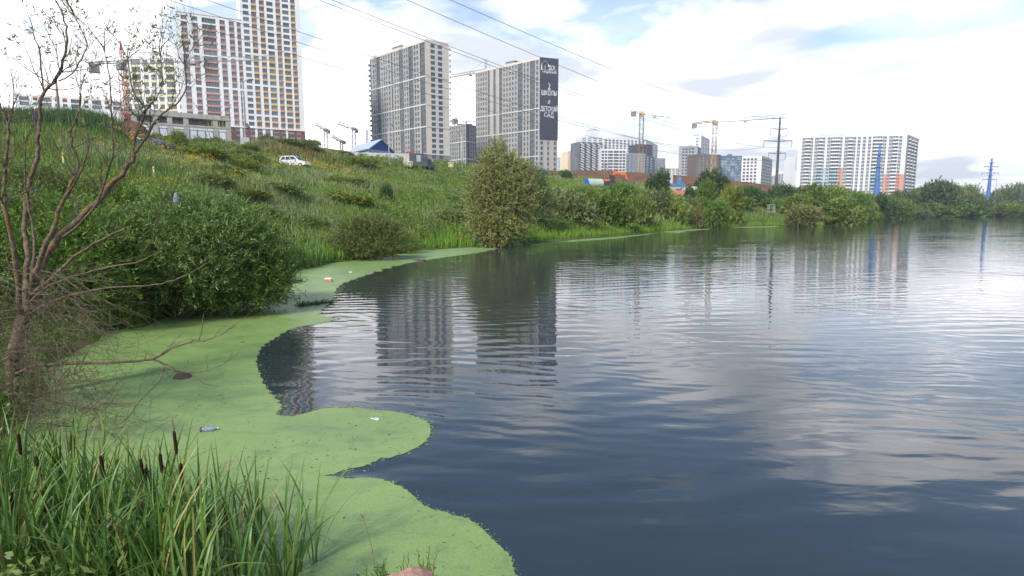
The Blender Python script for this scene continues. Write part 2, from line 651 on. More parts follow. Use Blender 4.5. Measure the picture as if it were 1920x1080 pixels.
# ------------------------------------------------------------------ pond
def build_water():
    m, nt, p = _nt('pond_water')
    N, L = nt.nodes.new, nt.links.new
    p.inputs['Base Color'].default_value = (0.026, 0.036, 0.040, 1)
    p.inputs['Roughness'].default_value = 0.02
    p.inputs['IOR'].default_value = 1.36
    p.inputs['Specular IOR Level'].default_value = 0.62
    tc = N('ShaderNodeTexCoord')

    def layer(scale, rot, det, rough, dist):
        mp = N('ShaderNodeMapping')
        mp.vector_type = 'POINT'
        mp.inputs['Rotation'].default_value = (0, 0, rot)
        mp.inputs['Scale'].default_value = scale
        L(tc.outputs['Object'], mp.inputs[0])
        n = N('ShaderNodeTexNoise')
        n.inputs['Scale'].default_value = 1
        n.inputs['Detail'].default_value = det
        n.inputs['Roughness'].default_value = rough
        n.inputs['Distortion'].default_value = dist
        L(mp.outputs[0], n.inputs['Vector'])
        return n.outputs['Fac']

    def M(op, a, b):
        n = N('ShaderNodeMath')
        n.operation = op
        for i, v in enumerate((a, b)):
            if isinstance(v, (int, float)):
                n.inputs[i].default_value = v
            else:
                L(v, n.inputs[i])
        return n.outputs[0]
    def train(rot, wl, dist, dscale, off):
        """one train of long crested ripples"""
        mp = N('ShaderNodeMapping')
        mp.inputs['Rotation'].default_value = (0, 0, rot)
        mp.inputs['Location'].default_value = (off, off * .7, 0)
        L(tc.outputs['Object'], mp.inputs[0])
        w = N('ShaderNodeTexWave')
        w.wave_type, w.bands_direction, w.wave_profile = 'BANDS', 'Y', 'SIN'
        w.inputs['Scale'].default_value = .314 / wl
        w.inputs['Distortion'].default_value = dist
        w.inputs['Detail'].default_value = 2.0
        w.inputs['Detail Scale'].default_value = dscale
        w.inputs['Detail Roughness'].default_value = .5
        L(mp.outputs[0], w.inputs['Vector'])
        return w.outputs['Fac']

    def patch(scale, lo, hi, rot=0.4):
        n = layer(scale, rot, 2.0, 0.5, 0.0)
        r = N('ShaderNodeMapRange')
        r.inputs['From Min'].default_value, r.inputs['From Max'].default_value = 0.36, 0.64
        r.inputs['To Min'].default_value, r.inputs['To Max'].default_value = lo, hi
        L(n, r.inputs['Value'])
        return r.outputs[0]
    t1 = M('MULTIPLY', train(R(-7), .62, 9.0, .55, 3.0), patch((.10, .22, 1), .25, 1.1))
    t2 = M('MULTIPLY', train(R(12), .36, 8.0, .7, 11.0), patch((.16, .30, 1), .0, 1.0, .9))
    t3 = M('MULTIPLY', train(R(-24), .95, 7.0, .4, 23.0), patch((.06, .11, 1), .1, 1.0, -.3))
    b = layer((1.7, 4.2, 1), R(-10), 2.0, 0.5, 0.3)
    c = layer((0.12, 0.45, 1), R(4), 1.0, 0.4, 0.0)
    h = M('ADD', M('MULTIPLY', t1, .0105), M('MULTIPLY', t2, .0052))
    h = M('ADD', h, M('MULTIPLY', t3, .0090))
    h = M('ADD', h, M('MULTIPLY', b, .0065))
    h = M('ADD', h, M('MULTIPLY', c, .0200))
    bp = N('ShaderNodeBump')
    bp.inputs['Strength'].default_value = 1.0
    bp.inputs['Distance'].default_value = WAVE_H
    L(h, bp.inputs['Height'])
    L(bp.outputs[0], p.inputs['Normal'])
    mb = MB()
    mb.face([(-60, -200, 0), (2500, -200, 0), (2500, 700, 0), (-60, 700, 0)])
    o = mb.build('water', m, origin=(0, 0, 0))
    tag(o, 'rippled dark pond water reflecting clouds and towers', kind='structure')


WAVE_H = 0.43
build_water()


# ------------------------------------------------------------------ duckweed
def jitter_poly(pts, step, amp, closed_from=None):
    """subdivide an outline and roughen it"""
    out = []
    n = len(pts)
    for i in range(n):
        a, b = Vector(pts[i]), Vector(pts[(i + 1) % n])
        ln = (b - a).length
        rough = closed_from is None or i < closed_from
        dist = max(4.0, ((a + b) / 2).length)
        st = step * dist
        k = max(1, int(ln / st)) if rough else 1
        nv = Vector((-(b - a).y, (b - a).x)).normalized() if ln > 0 else Vector((0, 0))
        for j in range(k):
            t = j / k
            q = a.lerp(b, t)
            if rough:
                s = 1.0 / (dist * 0.05)
                w = mnoise.fractal(Vector((q.x * s, q.y * s, 3.1)), 0.7, 2.2, 6) * amp * dist
                q = q + nv * w
            out.append((q.x, q.y))
    return out


def catmull(pts, sub=4):
    out = []
    for i in range(len(pts) - 1):
        p0, p1, p2, p3 = pts[max(i - 1, 0)], pts[i], pts[i + 1], pts[min(i + 2, len(pts) - 1)]
        for j in range(sub):
            t = j / sub
            out.append(tuple(0.5 * ((2 * b) + (-a + c) * t + (2 * a - 5 * b + 4 * c - d) * t * t + (-a + 3 * b - 3 * c + d) * t ** 3) for a, b, c, d in zip(p0, p1, p2, p3)))
    out.append(tuple(pts[-1]))
    return out


def duckweed_mat():
    m, nt, p = _nt('duckweed')
    N, L = nt.nodes.new, nt.links.new
    tc = N('ShaderNodeTexCoord')

    def noise(s, d, r=.6, dist=0.0, stretch=None):
        n = N('ShaderNodeTexNoise')
        n.inputs['Scale'].default_value, n.inputs['Detail'].default_value, n.inputs['Roughness'].default_value = s, d, r
        n.inputs['Distortion'].default_value = dist
        v = tc.outputs['Object']
        if stretch:
            mp = N('ShaderNodeMapping')
            mp.inputs['Scale'].default_value = stretch
            L(v, mp.inputs[0])
            v = mp.outputs[0]
        L(v, n.inputs['Vector'])
        return n.outputs['Fac']

    def ramp(f, *st):
        r = N('ShaderNodeValToRGB')
        while len(r.color_ramp.elements) < len(st):
            r.color_ramp.elements.new(0.5)
        for e, (pos, c) in zip(r.color_ramp.elements, st):
            e.position, e.color = pos, (*c, 1)
        L(f, r.inputs[0])
        return r.outputs[0]

    def mix(f, a, b, bt='MIX'):
        n = N('ShaderNodeMix')
        n.data_type, n.blend_type = 'RGBA', bt
        if isinstance(f, (int, float)):
            n.inputs[0].default_value = f
        else:
            L(f, n.inputs[0])
        L(a, n.inputs[6])
        L(b, n.inputs[7])
        return n.outputs[2]
    base = ramp(noise(0.55, 9, .62, .6, (1, 1.6, 1)), (.32, (.160, .246, .076)), (.50, (.198, .292, .084)), (.68, (.232, .325, .100)))
    grain = ramp(noise(75, 3, .7), (.3, (.74, .76, .72)), (.7, (1.20, 1.18, 1.2)))
    c = mix(1.0, base, grain, 'MULTIPLY')
    thin = ramp(noise(1.5, 10, .74, .9, (1, 1.5, 1)), (.50, (0, 0, 0)), (.64, (1, 1, 1)))           # thinner, wetter patches
    tcol = ramp(noise(34, 5), (.42, (.055, .085, .050)), (.56, (.135, .205, .085)))
    sp = N('ShaderNodeSeparateColor')
    L(thin, sp.inputs[0])
    mm = N('ShaderNodeMath')
    mm.operation = 'MULTIPLY'
    mm.inputs[1].default_value = .6
    L(sp.outputs[0], mm.inputs[0])
    c = mix(mm.outputs[0], c, tcol)
    sk = N('ShaderNodeTexVoronoi')
    sk.inputs['Scale'].default_value = 7
    L(tc.outputs['Object'], sk.inputs['Vector'])
    spk = ramp(sk.outputs['Distance'], (.10, (1, 1, 1)), (.16, (0, 0, 0)))
    den = ramp(noise(.9, 3), (.42, (0, 0, 0)), (.60, (1, 1, 1)))
    s1, s2, mu = N('ShaderNodeSeparateColor'), N('ShaderNodeSeparateColor'), N('ShaderNodeMath')
    L(spk, s1.inputs[0])
    L(den, s2.inputs[0])
    mu.operation = 'MULTIPLY'
    L(s1.outputs[0], mu.inputs[0])
    L(s2.outputs[0], mu.inputs[1])
    dark = ramp(noise(3, 2), (.4, (.03, .04, .02)), (.6, (.06, .07, .03)))
    c = mix(mu.outputs[0], c, dark)
    L(c, p.inputs['Base Color'])
    p.inputs['Roughness'].default_value = .42
    p.inputs['Specular IOR Level'].default_value = .45
    b = N('ShaderNodeBump')
    b.inputs['Strength'].default_value, b.inputs['Distance'].default_value = .5, .006
    L(noise(60, 4, .7), b.inputs['Height'])
    L(b.outputs[0], p.inputs['Normal'])
    return m


DUCK = duckweed_mat()
DUCK_POLY = []


def flat_poly(poly, z):
    tris = tessellate_polygon([[Vector((x, y, 0)) for x, y in poly]])
    return [(x, y, z) for x, y in poly], [tuple(t) for t in tris]


def build_duckweed():
    edge_px = [(930, 466), (905, 473), (860, 479), (800, 488), (740, 499), (690, 515), (652, 530), (634, 546), (630, 560), (616, 570), (600, 582), (598, 592), (636, 597), (606, 605), (560, 613), (520, 632),
               (492, 650), (479, 676), (488, 706), (506, 736), (528, 762), (517, 778), (560, 779), (604, 768), (650, 763), (684, 767), (700, 770), (745, 774), (790, 785), (809, 800), (806, 820), (782, 840), (730, 858), (716, 857),
               (690, 871), (648, 884), (596, 894), (650, 895), (720, 901), (768, 925), (800, 950), (850, 965), (892, 982), (914, 1003), (920, 1012), (932, 1025), (955, 1046), (970, 1080), (982, 1125)]
    e = [tuple(gnd(*q))[:2] for q in edge_px]
    edge = catmull(e, 3)
    rest = [(0.0, 2.6), (-4, 2.5), (-9, 5), (-12, 9), (-14, 15), (-13, 20), (-14, 28), (-14, 36), (-11, 46), (-6, 52)]
    poly = jitter_poly(edge + rest, 0.003, 0.0085, closed_from=len(edge) - 1)
    DUCK_POLY.extend((edge + rest))
    vs_, fs = flat_poly(poly, 0.006)
    n0 = len(vs_)
    # torn scraps drifting off the edge
    for i in range(3200):
        q = edge[rnd.randrange(len(edge))]
        d = max(4, math.hypot(*q))
        if d > 45:
            continue
        sp = rnd.expovariate(1) * .0052 * d
        a = rnd.uniform(0, 6.28)
        c = (q[0] + math.cos(a) * sp, q[1] + math.sin(a) * sp)
        s = min(rnd.expovariate(1) * .0006 + .00025, .0024) * d
        k = 5
        ring = [(c[0] + math.cos(6.28 * j / k) * s * rnd.uniform(.5, 1.6), c[1] + math.sin(6.28 * j / k) * s * rnd.uniform(.5, 1.6)) for j in range(k)]
        i0 = len(vs_)
        vs_ += [(x, y, .005) for x, y in ring]
        fs += [(i0, i0 + j, i0 + j + 1) for j in range(1, k - 1)]
    strips = [[(992, 459), (1060, 452), (1100, 448), (1160, 444), (1215, 438), (1235, 437), (1190, 443), (1150, 448), (1090, 452), (1040, 457), (1000, 461)],
              [(1236, 435), (1262, 430), (1300, 429.4), (1338, 429), (1322, 431), (1290, 433), (1272, 437)], [(1336, 427.6), (1400, 425), (1460, 424.2), (1452, 425.6), (1396, 427)],
              [(1545, 423), (1600, 419.5), (1626, 414), (1632, 415), (1606, 421)]]
    for st in strips:
        pl = jitter_poly([tuple(gnd(*q))[:2] for q in st], .006, .0045)
        a, f = flat_poly(pl, .006)
        i0 = len(vs_)
        vs_ += a
        fs += [tuple(i0 + k for k in t) for t in f]
    me = bpy.data.meshes.new('duckweed')
    me.from_pydata(vs_, [], fs)
    bm = bmesh.new()
    bm.from_mesh(me)
    for f in bm.faces:
        if f.normal.z < 0:
            f.normal_flip()
    bm.to_mesh(me)
    bm.free()
    me.materials.append(DUCK)
    o = bpy.data.objects.new('duckweed', me)
    COL.objects.link(o)
    tag(o, 'bright green duckweed carpet covering the pond along its shore', kind='stuff')


build_duckweed()


# ------------------------------------------------------------------ buildings
GLASS = mat('window_glass', (0.125, 0.140, 0.150), rough=0.12, spec=0.6, var=0.35, scale=0.15, objvar=0.55)
GLASS_DK = mat('window_glass_dark', (0.055, 0.060, 0.066), rough=0.15, spec=0.5, var=0.4, scale=0.15, objvar=0.5)
FRAME_W = solid((0.62, 0.62, 0.60))
FRAME_G = solid((0.24, 0.245, 0.25))
WHITE = solid((0.74, 0.74, 0.73), var=.04, scale=.08)
ROOF = solid((0.20, 0.20, 0.20))
PCAT = {}


def win_mesh(w, h, glass, frame, style):
    """a window of its own: recessed pane, frame, one or more mullions; x along the wall, -y outwards"""
    k = (round(w, 2), round(h, 2), glass.name, frame.name, style)
    if k in PCAT:
        return PCAT[k]
    mb = MB()
    hw = w / 2
    mb.face([(-hw, 0, 0), (hw, 0, 0), (hw, 0, h), (-hw, 0, h)], 0)
    t, d = max(.07, min(w, h) * .055), .06

    def bar(x0, x1, z0, z1):
        mb.box(((x0 + x1) / 2, -d / 2 - .002, (z0 + z1) / 2), (x1 - x0, d, z1 - z0), 0, 1)
    bar(-hw, hw, 0, t)
    bar(-hw, hw, h - t, h)
    bar(-hw, -hw + t, t, h - t)
    bar(hw - t, hw, t, h - t)
    nm = {'single': 0, 'double': 1, 'triple': 2, 'wide': 4}[style]
    for i in range(nm):
        x = -hw + w * (i + 1) / (nm + 1)
        bar(x - t * .4, x + t * .4, t, h - t)
    if style in ('double', 'wide', 'triple'):
        bar(-hw + t, hw - t, h * .30 - t * .3, h * .30 + t * .3)
    me = bpy.data.meshes.new('window')
    me.from_pydata(mb.v, [], mb.f)
    me.materials.append(glass)
    me.materials.append(frame)
    me.polygons.foreach_set('material_index', mb.m)
    PCAT[k] = me
    return me


def box_mesh(name, size, m):
    k = ('box', name, tuple(round(x, 2) for x in size), m.name)
    if k not in PCAT:
        mb = MB()
        mb.box((0, 0, 0), size)
        me = bpy.data.meshes.new(name)
        me.from_pydata(mb.v, [], mb.f)
        me.materials.append(m)
        PCAT[k] = me
    return PCAT[k]


def inst(name, me, parent, loc, rz):
    o = bpy.data.objects.new(name, me)
    COL.objects.link(o)
    o.parent = parent
    o.location = Vector(loc) - WPOS[parent.name]
    o.rotation_euler = (0, 0, rz)
    WPOS[o.name] = Vector(loc)
    return o


class Building:
    """corners: plan points left to right as the camera sees the lit faces; walls between them carry windows"""

    def __init__(s, name, label, corners, z0, z1, depth=14.0, cat='building', group=None):
        s.c = [Vector((c[0], c[1])) for c in corners]
        s.z0, s.z1 = z0, z1
        mid = sum(s.c, Vector((0, 0))) / len(s.c)
        s.e = empty(name, (mid.x, mid.y, z0), label, cat, group)
        s.walls = {}
        s.win = MB()
        s.winmats = []
        s.bands = {}
        s.depth = depth
        if len(s.c) == 2:
            d = (s.c[1] - s.c[0]).normalized()
            n = Vector((-d.y, d.x))
            s.back = [s.c[1] + n * depth, s.c[0] + n * depth]
        else:
            s.back = [s.c[0] + s.c[2] - s.c[1]]

    def wall(s, m):
        return s.walls.setdefault(m.name, (m, MB()))[1]

    def shell(s, m, roof=True, parapet=0.9):
        foot = s.c + s.back
        mb = s.wall(m)
        n0 = len(s.c)
        for i in range(n0 - 1, len(foot)):
            a, b = foot[i], foot[(i + 1) % len(foot)]
            mb.face([(a.x, a.y, s.z0), (b.x, b.y, s.z0), (b.x, b.y, s.z1), (a.x, a.y, s.z1)])
        rm = MB()
        zr = s.z1 - parapet
        rm.face([(p.x, p.y, zr) for p in foot])
        rm.build('roof', ROOF, s.e)
        cen = sum(foot, Vector((0, 0))) / len(foot)
        for i in range(len(foot)):                     # back of the parapet
            a, b = foot[i], foot[(i + 1) % len(foot)]
            a2, b2 = a.lerp(cen, .02), b.lerp(cen, .02)
            mb.face([(b2.x, b2.y, zr), (a2.x, a2.y, zr), (a2.x, a2.y, s.z1), (b2.x, b2.y, s.z1)])
            mb.face([(a.x, a.y, s.z1), (b.x, b.y, s.z1), (b2.x, b2.y, s.z1), (a2.x, a2.y, s.z1)])

    def facade(s, k, cols, nrow, wallm, fh=None, ztop=None, zbot=None, wz=(.26, .88), glass=None, frame=None, single=False, wallfn=None, winfn=None, style='double', rec=.22, balc=None, endtop=None):
        """cols: list of (kind, weight): p pier, W window, D wide glazing, X plain wall; wallfn(col,row) -> material of that cell"""
        A, B = s.c[k], s.c[k + 1]
        d = (B - A)
        Ltot = d.length
        d.normalize()
        out = Vector((d.y, -d.x))
        rz = math.atan2(d.y, d.x)
        glass, frame = glass or GLASS, frame or FRAME_W
        z0, z1 = s.z0 if zbot is None else zbot, s.z1 if ztop is None else ztop
        fh = fh or (z1 - z0) / nrow
        tot = sum(w for _, w in cols)
        u = 0.0

        def P(uu, z, r=0.0):
            return (A.x + d.x * uu - out.x * r, A.y + d.y * uu - out.y * r, z)

        def quad(mb, u0, u1, za, zb, r=0.0):
            if zb - za > 1e-4 and u1 - u0 > 1e-4:
                mb.face([P(u0, za, r), P(u1, za, r), P(u1, zb, r), P(u0, zb, r)])
        zt = z0 + fh * nrow
        for ci, (kind, w) in enumerate(cols):
            w = w / tot * Ltot
            u0, u1 = u, u + w
            u = u1
            if kind in 'pX':
                if wallfn:
                    last, ra = None, 0
                    for r in range(nrow + 1):
                        mm = wallfn(ci, kind, r) if r < nrow else None
                        mm = (mm or wallm) if r < nrow else None
                        if r and mm is not last:
                            quad(s.wall(last), u0, u1, z0 + ra * fh, z0 + r * fh)
                            ra = r
                        last = mm
                else:
                    quad(s.wall(wallm), u0, u1, z0, zt)
                continue
            pad = .06 if kind == 'D' else .0
            a, b = wz if kind != 'D' else (max(.05, wz[0] - .12), min(.97, wz[1] + .07))
            for r in range(nrow):
                za, zb = z0 + r * fh, z0 + (r + 1) * fh
                wa, wb = za + fh * a, za + fh * b
                mm = (wallfn(ci, kind, r) if wallfn else None) or wallm
                wl = s.wall(mm)
                x0, x1 = u0 + w * pad, u1 - w * pad
                if winfn and not winfn(ci, kind, r):
                    quad(wl, u0, u1, za, zb)
                    continue
                quad(wl, u0, u1, za, wa)
                quad(wl, u0, u1, wb, zb)
                quad(wl, u0, x0, wa, wb)
                quad(wl, x1, u1, wa, wb)
                # reveals
                wl.face([P(x0, wa), P(x1, wa), P(x1, wa, rec), P(x0, wa, rec)])
                wl.face([P(x0, wb, rec), P(x1, wb, rec), P(x1, wb), P(x0, wb)])
                wl.face([P(x0, wa, rec), P(x0, wb, rec), P(x0, wb), P(x0, wa)])
                wl.face([P(x1, wa), P(x1, wb), P(x1, wb, rec), P(x1, wa, rec)])
                st = style if kind == 'W' else 'wide'
                if single:
                    me = win_mesh(x1 - x0 - .002, wb - wa - .002, glass, frame, st)
                    inst('window', me, s.e, P((x0 + x1) / 2, wa + .001, rec - .003), rz)
                else:
                    g = glass.name
                    if g not in [q.name for q in s.winmats]:
                        s.winmats.append(glass)
                    if frame.name not in [q.name for q in s.winmats]:
                        s.winmats.append(frame)
                    nm = [q.name for q in s.winmats]
                    gi, fi = nm.index(g), nm.index(frame.name)
                    s.win.face([P(x0, wa, rec - .003), P(x1, wa, rec - .003), P(x1, wb, rec - .003), P(x0, wb, rec - .003)], gi)
                    nb = {'single': 0, 'double': 1, 'triple': 2, 'wide': 3}[st]
                    for i in range(nb):
                        xx = x0 + (x1 - x0) * (i + 1) / (nb + 1)
                        t = .05 + .02 * (x1 - x0)
                        s.win.face([P(xx - t, wa, rec - .06), P(xx + t, wa, rec - .06), P(xx + t, wb, rec - .06), P(xx - t, wb, rec - .06)], fi)
        if z1 - zt > .05:
            quad(s.wall(wallm if not endtop else endtop), 0, Ltot, zt, z1)
        return dict(P=P, rz=rz, L=Ltot, tot=tot, z0=z0, fh=fh, d=d, out=out)

    def band(s, k, za, zb, m, u0=0.0, u1=1.0, proud=.12, name='cornice'):
        A, B = s.c[k], s.c[k + 1]
        d = (B - A)
        Lt = d.length
        d.normalize()
        out = Vector((d.y, -d.x))
        c = A + d * (Lt * (u0 + u1) / 2) + out * (proud / 2 + .004)
        o = inst(name, box_mesh(name, (Lt * (u1 - u0), proud, zb - za), m), s.e, (c.x, c.y, (za + zb) / 2), math.atan2(d.y, d.x))
        return o

    def topbox(s, f, w, dp, h, m, name='rooftop_hut'):
        foot = s.c + s.back
        A, B = s.c[0], s.c[-1]
        cen = sum(foot, Vector((0, 0))) / len(foot)
        p = A.lerp(B, f)
        p = p.lerp(cen, .6)
        dd = (s.c[1] - s.c[0])
        mb = MB()
        rz = math.atan2(dd.y, dd.x)
        mb.box((p.x, p.y, s.z1 - .9 + h / 2), (w, dp, h), rz)
        mb.box((p.x, p.y, s.z1 - .9 + h + .1), (w * 1.08, dp * 1.08, .2), rz)
        mb.build(name, m, s.e)

    def finish(s, winname='window'):
        first = True
        for nm, (m, mb) in s.walls.items():
            o = mb.build('wall', m, s.e)
        if s.win.f:
            o = s.win.build(winname, s.winmats, s.e)
            o['kind'] = 'stuff'


def ztop(px, py, Y):
    return at(px, py, Y).z


def cols(spec, **w):
    """'pWpDp' -> columns with default weights"""
    d = dict(p=.7, W=1.3, D=2.2, X=1.5)
    d.update(w)
    return [(c, d[c]) for c in spec]


# ---- tall white high-rise on the hill with pink and orange panels
PINK, ORANGE, YELLOW, RED = solid((.52, .27, .23), objvar=.16), solid((.66, .37, .13), objvar=.14), solid((.66, .48, .20), objvar=.1), solid((.58, .25, .15), objvar=.14)
BRICKRED = mat('red_brick', (.19, .085, .07), .85, .2, var=.25, scale=1.2)
HW = mat('render_white', (.72, .72, .715), .8, .2, var=.045, scale=.12)


def highrise():
    cA, cB = at(341, 215, 265), at(573, 270, 289)
    a, b = Vector(cA[:2]), Vector(cB[:2])
    zb = tz(b.x, b.y) - 3
    zbrick = ztop(500, 241, 281)
    f_split = (527 - 80) / 895
    mid = a.lerp(b, f_split)
    fh = (ztop(345, 22, 265.5) - ztop(345, 207, 265.5)) / 15.0 * .985
    crop = [(80, 117, 'p'), (117, 157, 'W'), (157, 190, 'p'), (190, 228, 'W'), (228, 250, 'p'), (250, 358, 'D'), (358, 378, 'p'), (378, 416, 'W'), (416, 443, 'p'), (443, 480, 'W'), (480, 499, 'p'), (499, 527, 'W')]
    crop2 = [(527, 548, 'p'), (548, 590, 'W'), (590, 608, 'p'), (608, 646, 'W'), (646, 668, 'p'), (668, 705, 'W'), (705, 722, 'p'), (722, 770, 'W'), (770, 790, 'p'), (790, 825, 'W'), (825, 840, 'p'), (840, 888, 'W'), (888, 903, 'p'), (903, 938, 'W'), (938, 975, 'p')]
    B = Building('high_rise', 'tallest white apartment tower, pink and orange panels between its windows, brick base', [a, mid, b], zb, 0)
    dirv = (b - a).normalized()
    nrm = Vector((-dirv.y, dirv.x))
    # three separate footings: left wing, taller right wing
    n1, n2 = 17, 26
    zl, zr = zbrick + n1 * fh + 1.5, zbrick + n2 * fh + 1.5

    def block(p, q, top, dep):
        foot = [p, q, q + nrm * dep, p + nrm * dep]
        mb = B.wall(HW)
        for i in (1, 2, 3):
            u, v = foot[i], foot[(i + 1) % 4]
            mb.face([(u.x, u.y, zb), (v.x, v.y, zb), (v.x, v.y, top), (u.x, u.y, top)])
        r = MB()
        r.face([(x.x, x.y, top - .7) for x in foot])
        r.build('roof', ROOF, B.e)
    block(a, mid, zl, 17)
    block(mid, b, zr, 19)
    white_l, white_r = (1, 6, 11, 16), ()
    cellsL = [(t, x1 - x0) for x0, x1, t in crop]
    cellsR = [(t, x1 - x0) for x0, x1, t in crop2]

    def fac(k, cells, n, top, panel):
        i = B.facade(k, cells, n, HW, fh=fh, ztop=top, zbot=zbrick, wz=(.30, .96), single=True, frame=FRAME_G, style='triple', rec=.3)
        u = 0
        for ci, (t, w) in enumerate(cells):
            w = w / i['tot'] * i['L']
            if t != 'p':
                for r in range(n):
                    m = panel(ci, t, r)
                    if m:
                        me = box_mesh('panel', (w - .02, .05, fh * .30), m)
                        inst('panel', me, B.e, i['P'](u + w / 2, i['z0'] + r * fh + fh * .135, -.03), i['rz'])
            u += w

    def pl(ci, t, r):
        row = n1 - 1 - r                      # counted from the top
        if row in (0, 5, 10) and not (row == 0 and ci > 6):
            return None
        return PINK

    def pr(ci, t, r):
        row = n2 - 1 - r
        if ci == 1:
            return None
        if ci in (7, 11):                     # wider windows
            if row < 13:
                return None
            return None if row in (18, 23) else (YELLOW if row < 22 and row % 5 < 3 else ORANGE)
        if row in (13, 18, 23) and ci in (3, 5):
            return None
        return RED if ci in (9,) and row % 3 else (ORANGE if (row + ci) % 7 else RED)
    fac(0, cellsL, n1, zl, pl)
    fac(1, cellsR, n2, zr, pr)
    # brick base
    nb = 3
    fb = (zbrick - zb) / 4.0
    for k, cells in ((0, cellsL), (1, cellsR)):
        def wf(ci, kind, r, k=k):
            return HW if (kind == 'p' and ci in (4, 10) or (k == 1 and kind == 'p' and ci in (2, 6))) else BRICKRED
        B.facade(k, cells, 4, BRICKRED, fh=fb, ztop=zbrick, zbot=zb, wz=(.25, .85), single=True, frame=FRAME_W, style='triple', wallfn=wf, rec=.3)
        B.band(k, zbrick - .25, zbrick + .25, HW, proud=.25)
    B.band(0, zl - .5, zl, HW, proud=.2)
    # narrow left end wall windows
    B.finish()


highrise()


# ---- yellow panelled mid-rise behind the tower crane, and the concrete podium in front
def midrise():
    c = [at(233, 200, 300)[:2], at(352, 215, 300)[:2]]
    zt, zb = ztop(290, 106, 300), ztop(290, 222, 300)
    B = Building('mid_rise', 'lower white apartment block with pale yellow panels behind the tower crane', c, zb - 24, zt, 15)
    B.shell(HW)
    n = 8
    fh = (zt - 1.2 - zb) / n
    cc = cols('pWpDpWpWpWpDpWp', p=.8, W=1.5, D=3.2)
    i = B.facade(0, cc, n, HW, fh=fh, zbot=zb, wz=(.28, .9), single=True, style='triple', frame=FRAME_G)
    YP = solid((.62, .54, .32), objvar=.08)
    u = 0
    for ci, (t, w) in enumerate(cc):
        w = w / i['tot'] * i['L']
        if t != 'p':
            for r in range(n - 1):
                inst('panel', box_mesh('panel', (w - .02, .05, fh * .28), YP), B.e, i['P'](u + w / 2, zb + r * fh + fh * 1.10, -.03), i['rz'])
        u += w
    B.wall(HW).face([i['P'](0, zb - 24), i['P'](i['L'], zb - 24), i['P'](i['L'], zb), i['P'](0, zb)])
    B.topbox(.2, 7, 6, 3.2, HW)
    B.topbox(.75, 6, 6, 2.6, HW)
    B.finish()
    # long low white block on the crest
    c = [at(30, 200, 260)[:2], at(236, 212, 275)[:2]]
    zt, zb = ztop(130, 181, 267), ztop(130, 203, 267)
    B = Building('low_block', 'long low white building behind the reed topped crest of the hill', c, zb - 24, zt, 14)
    B.shell(HW)
    cc = cols('pDpWpDpWpWpDpWpDpWpDp', p=1.2, W=1.8, D=4.2)
    OR = solid((.66, .30, .08))

    i = B.facade(0, cc, 2, HW, fh=(zt - zb) * .42, zbot=zb, wz=(.2, .82), single=True, frame=FRAME_G, style='double')
    u = 0
    for ci, (t, w) in enumerate(cc):
        w = w / i['tot'] * i['L']
        if t == 'W':
            inst('panel', box_mesh('panel', (w, .05, .7), OR), B.e, i['P'](u + w / 2, zb + i['fh'] * 1.9, -.03), i['rz'])
        u += w
    B.wall(HW).face([i['P'](0, zb - 24), i['P'](i['L'], zb - 24), i['P'](i['L'], zb), i['P'](0, zb)])
    B.finish()


midrise()


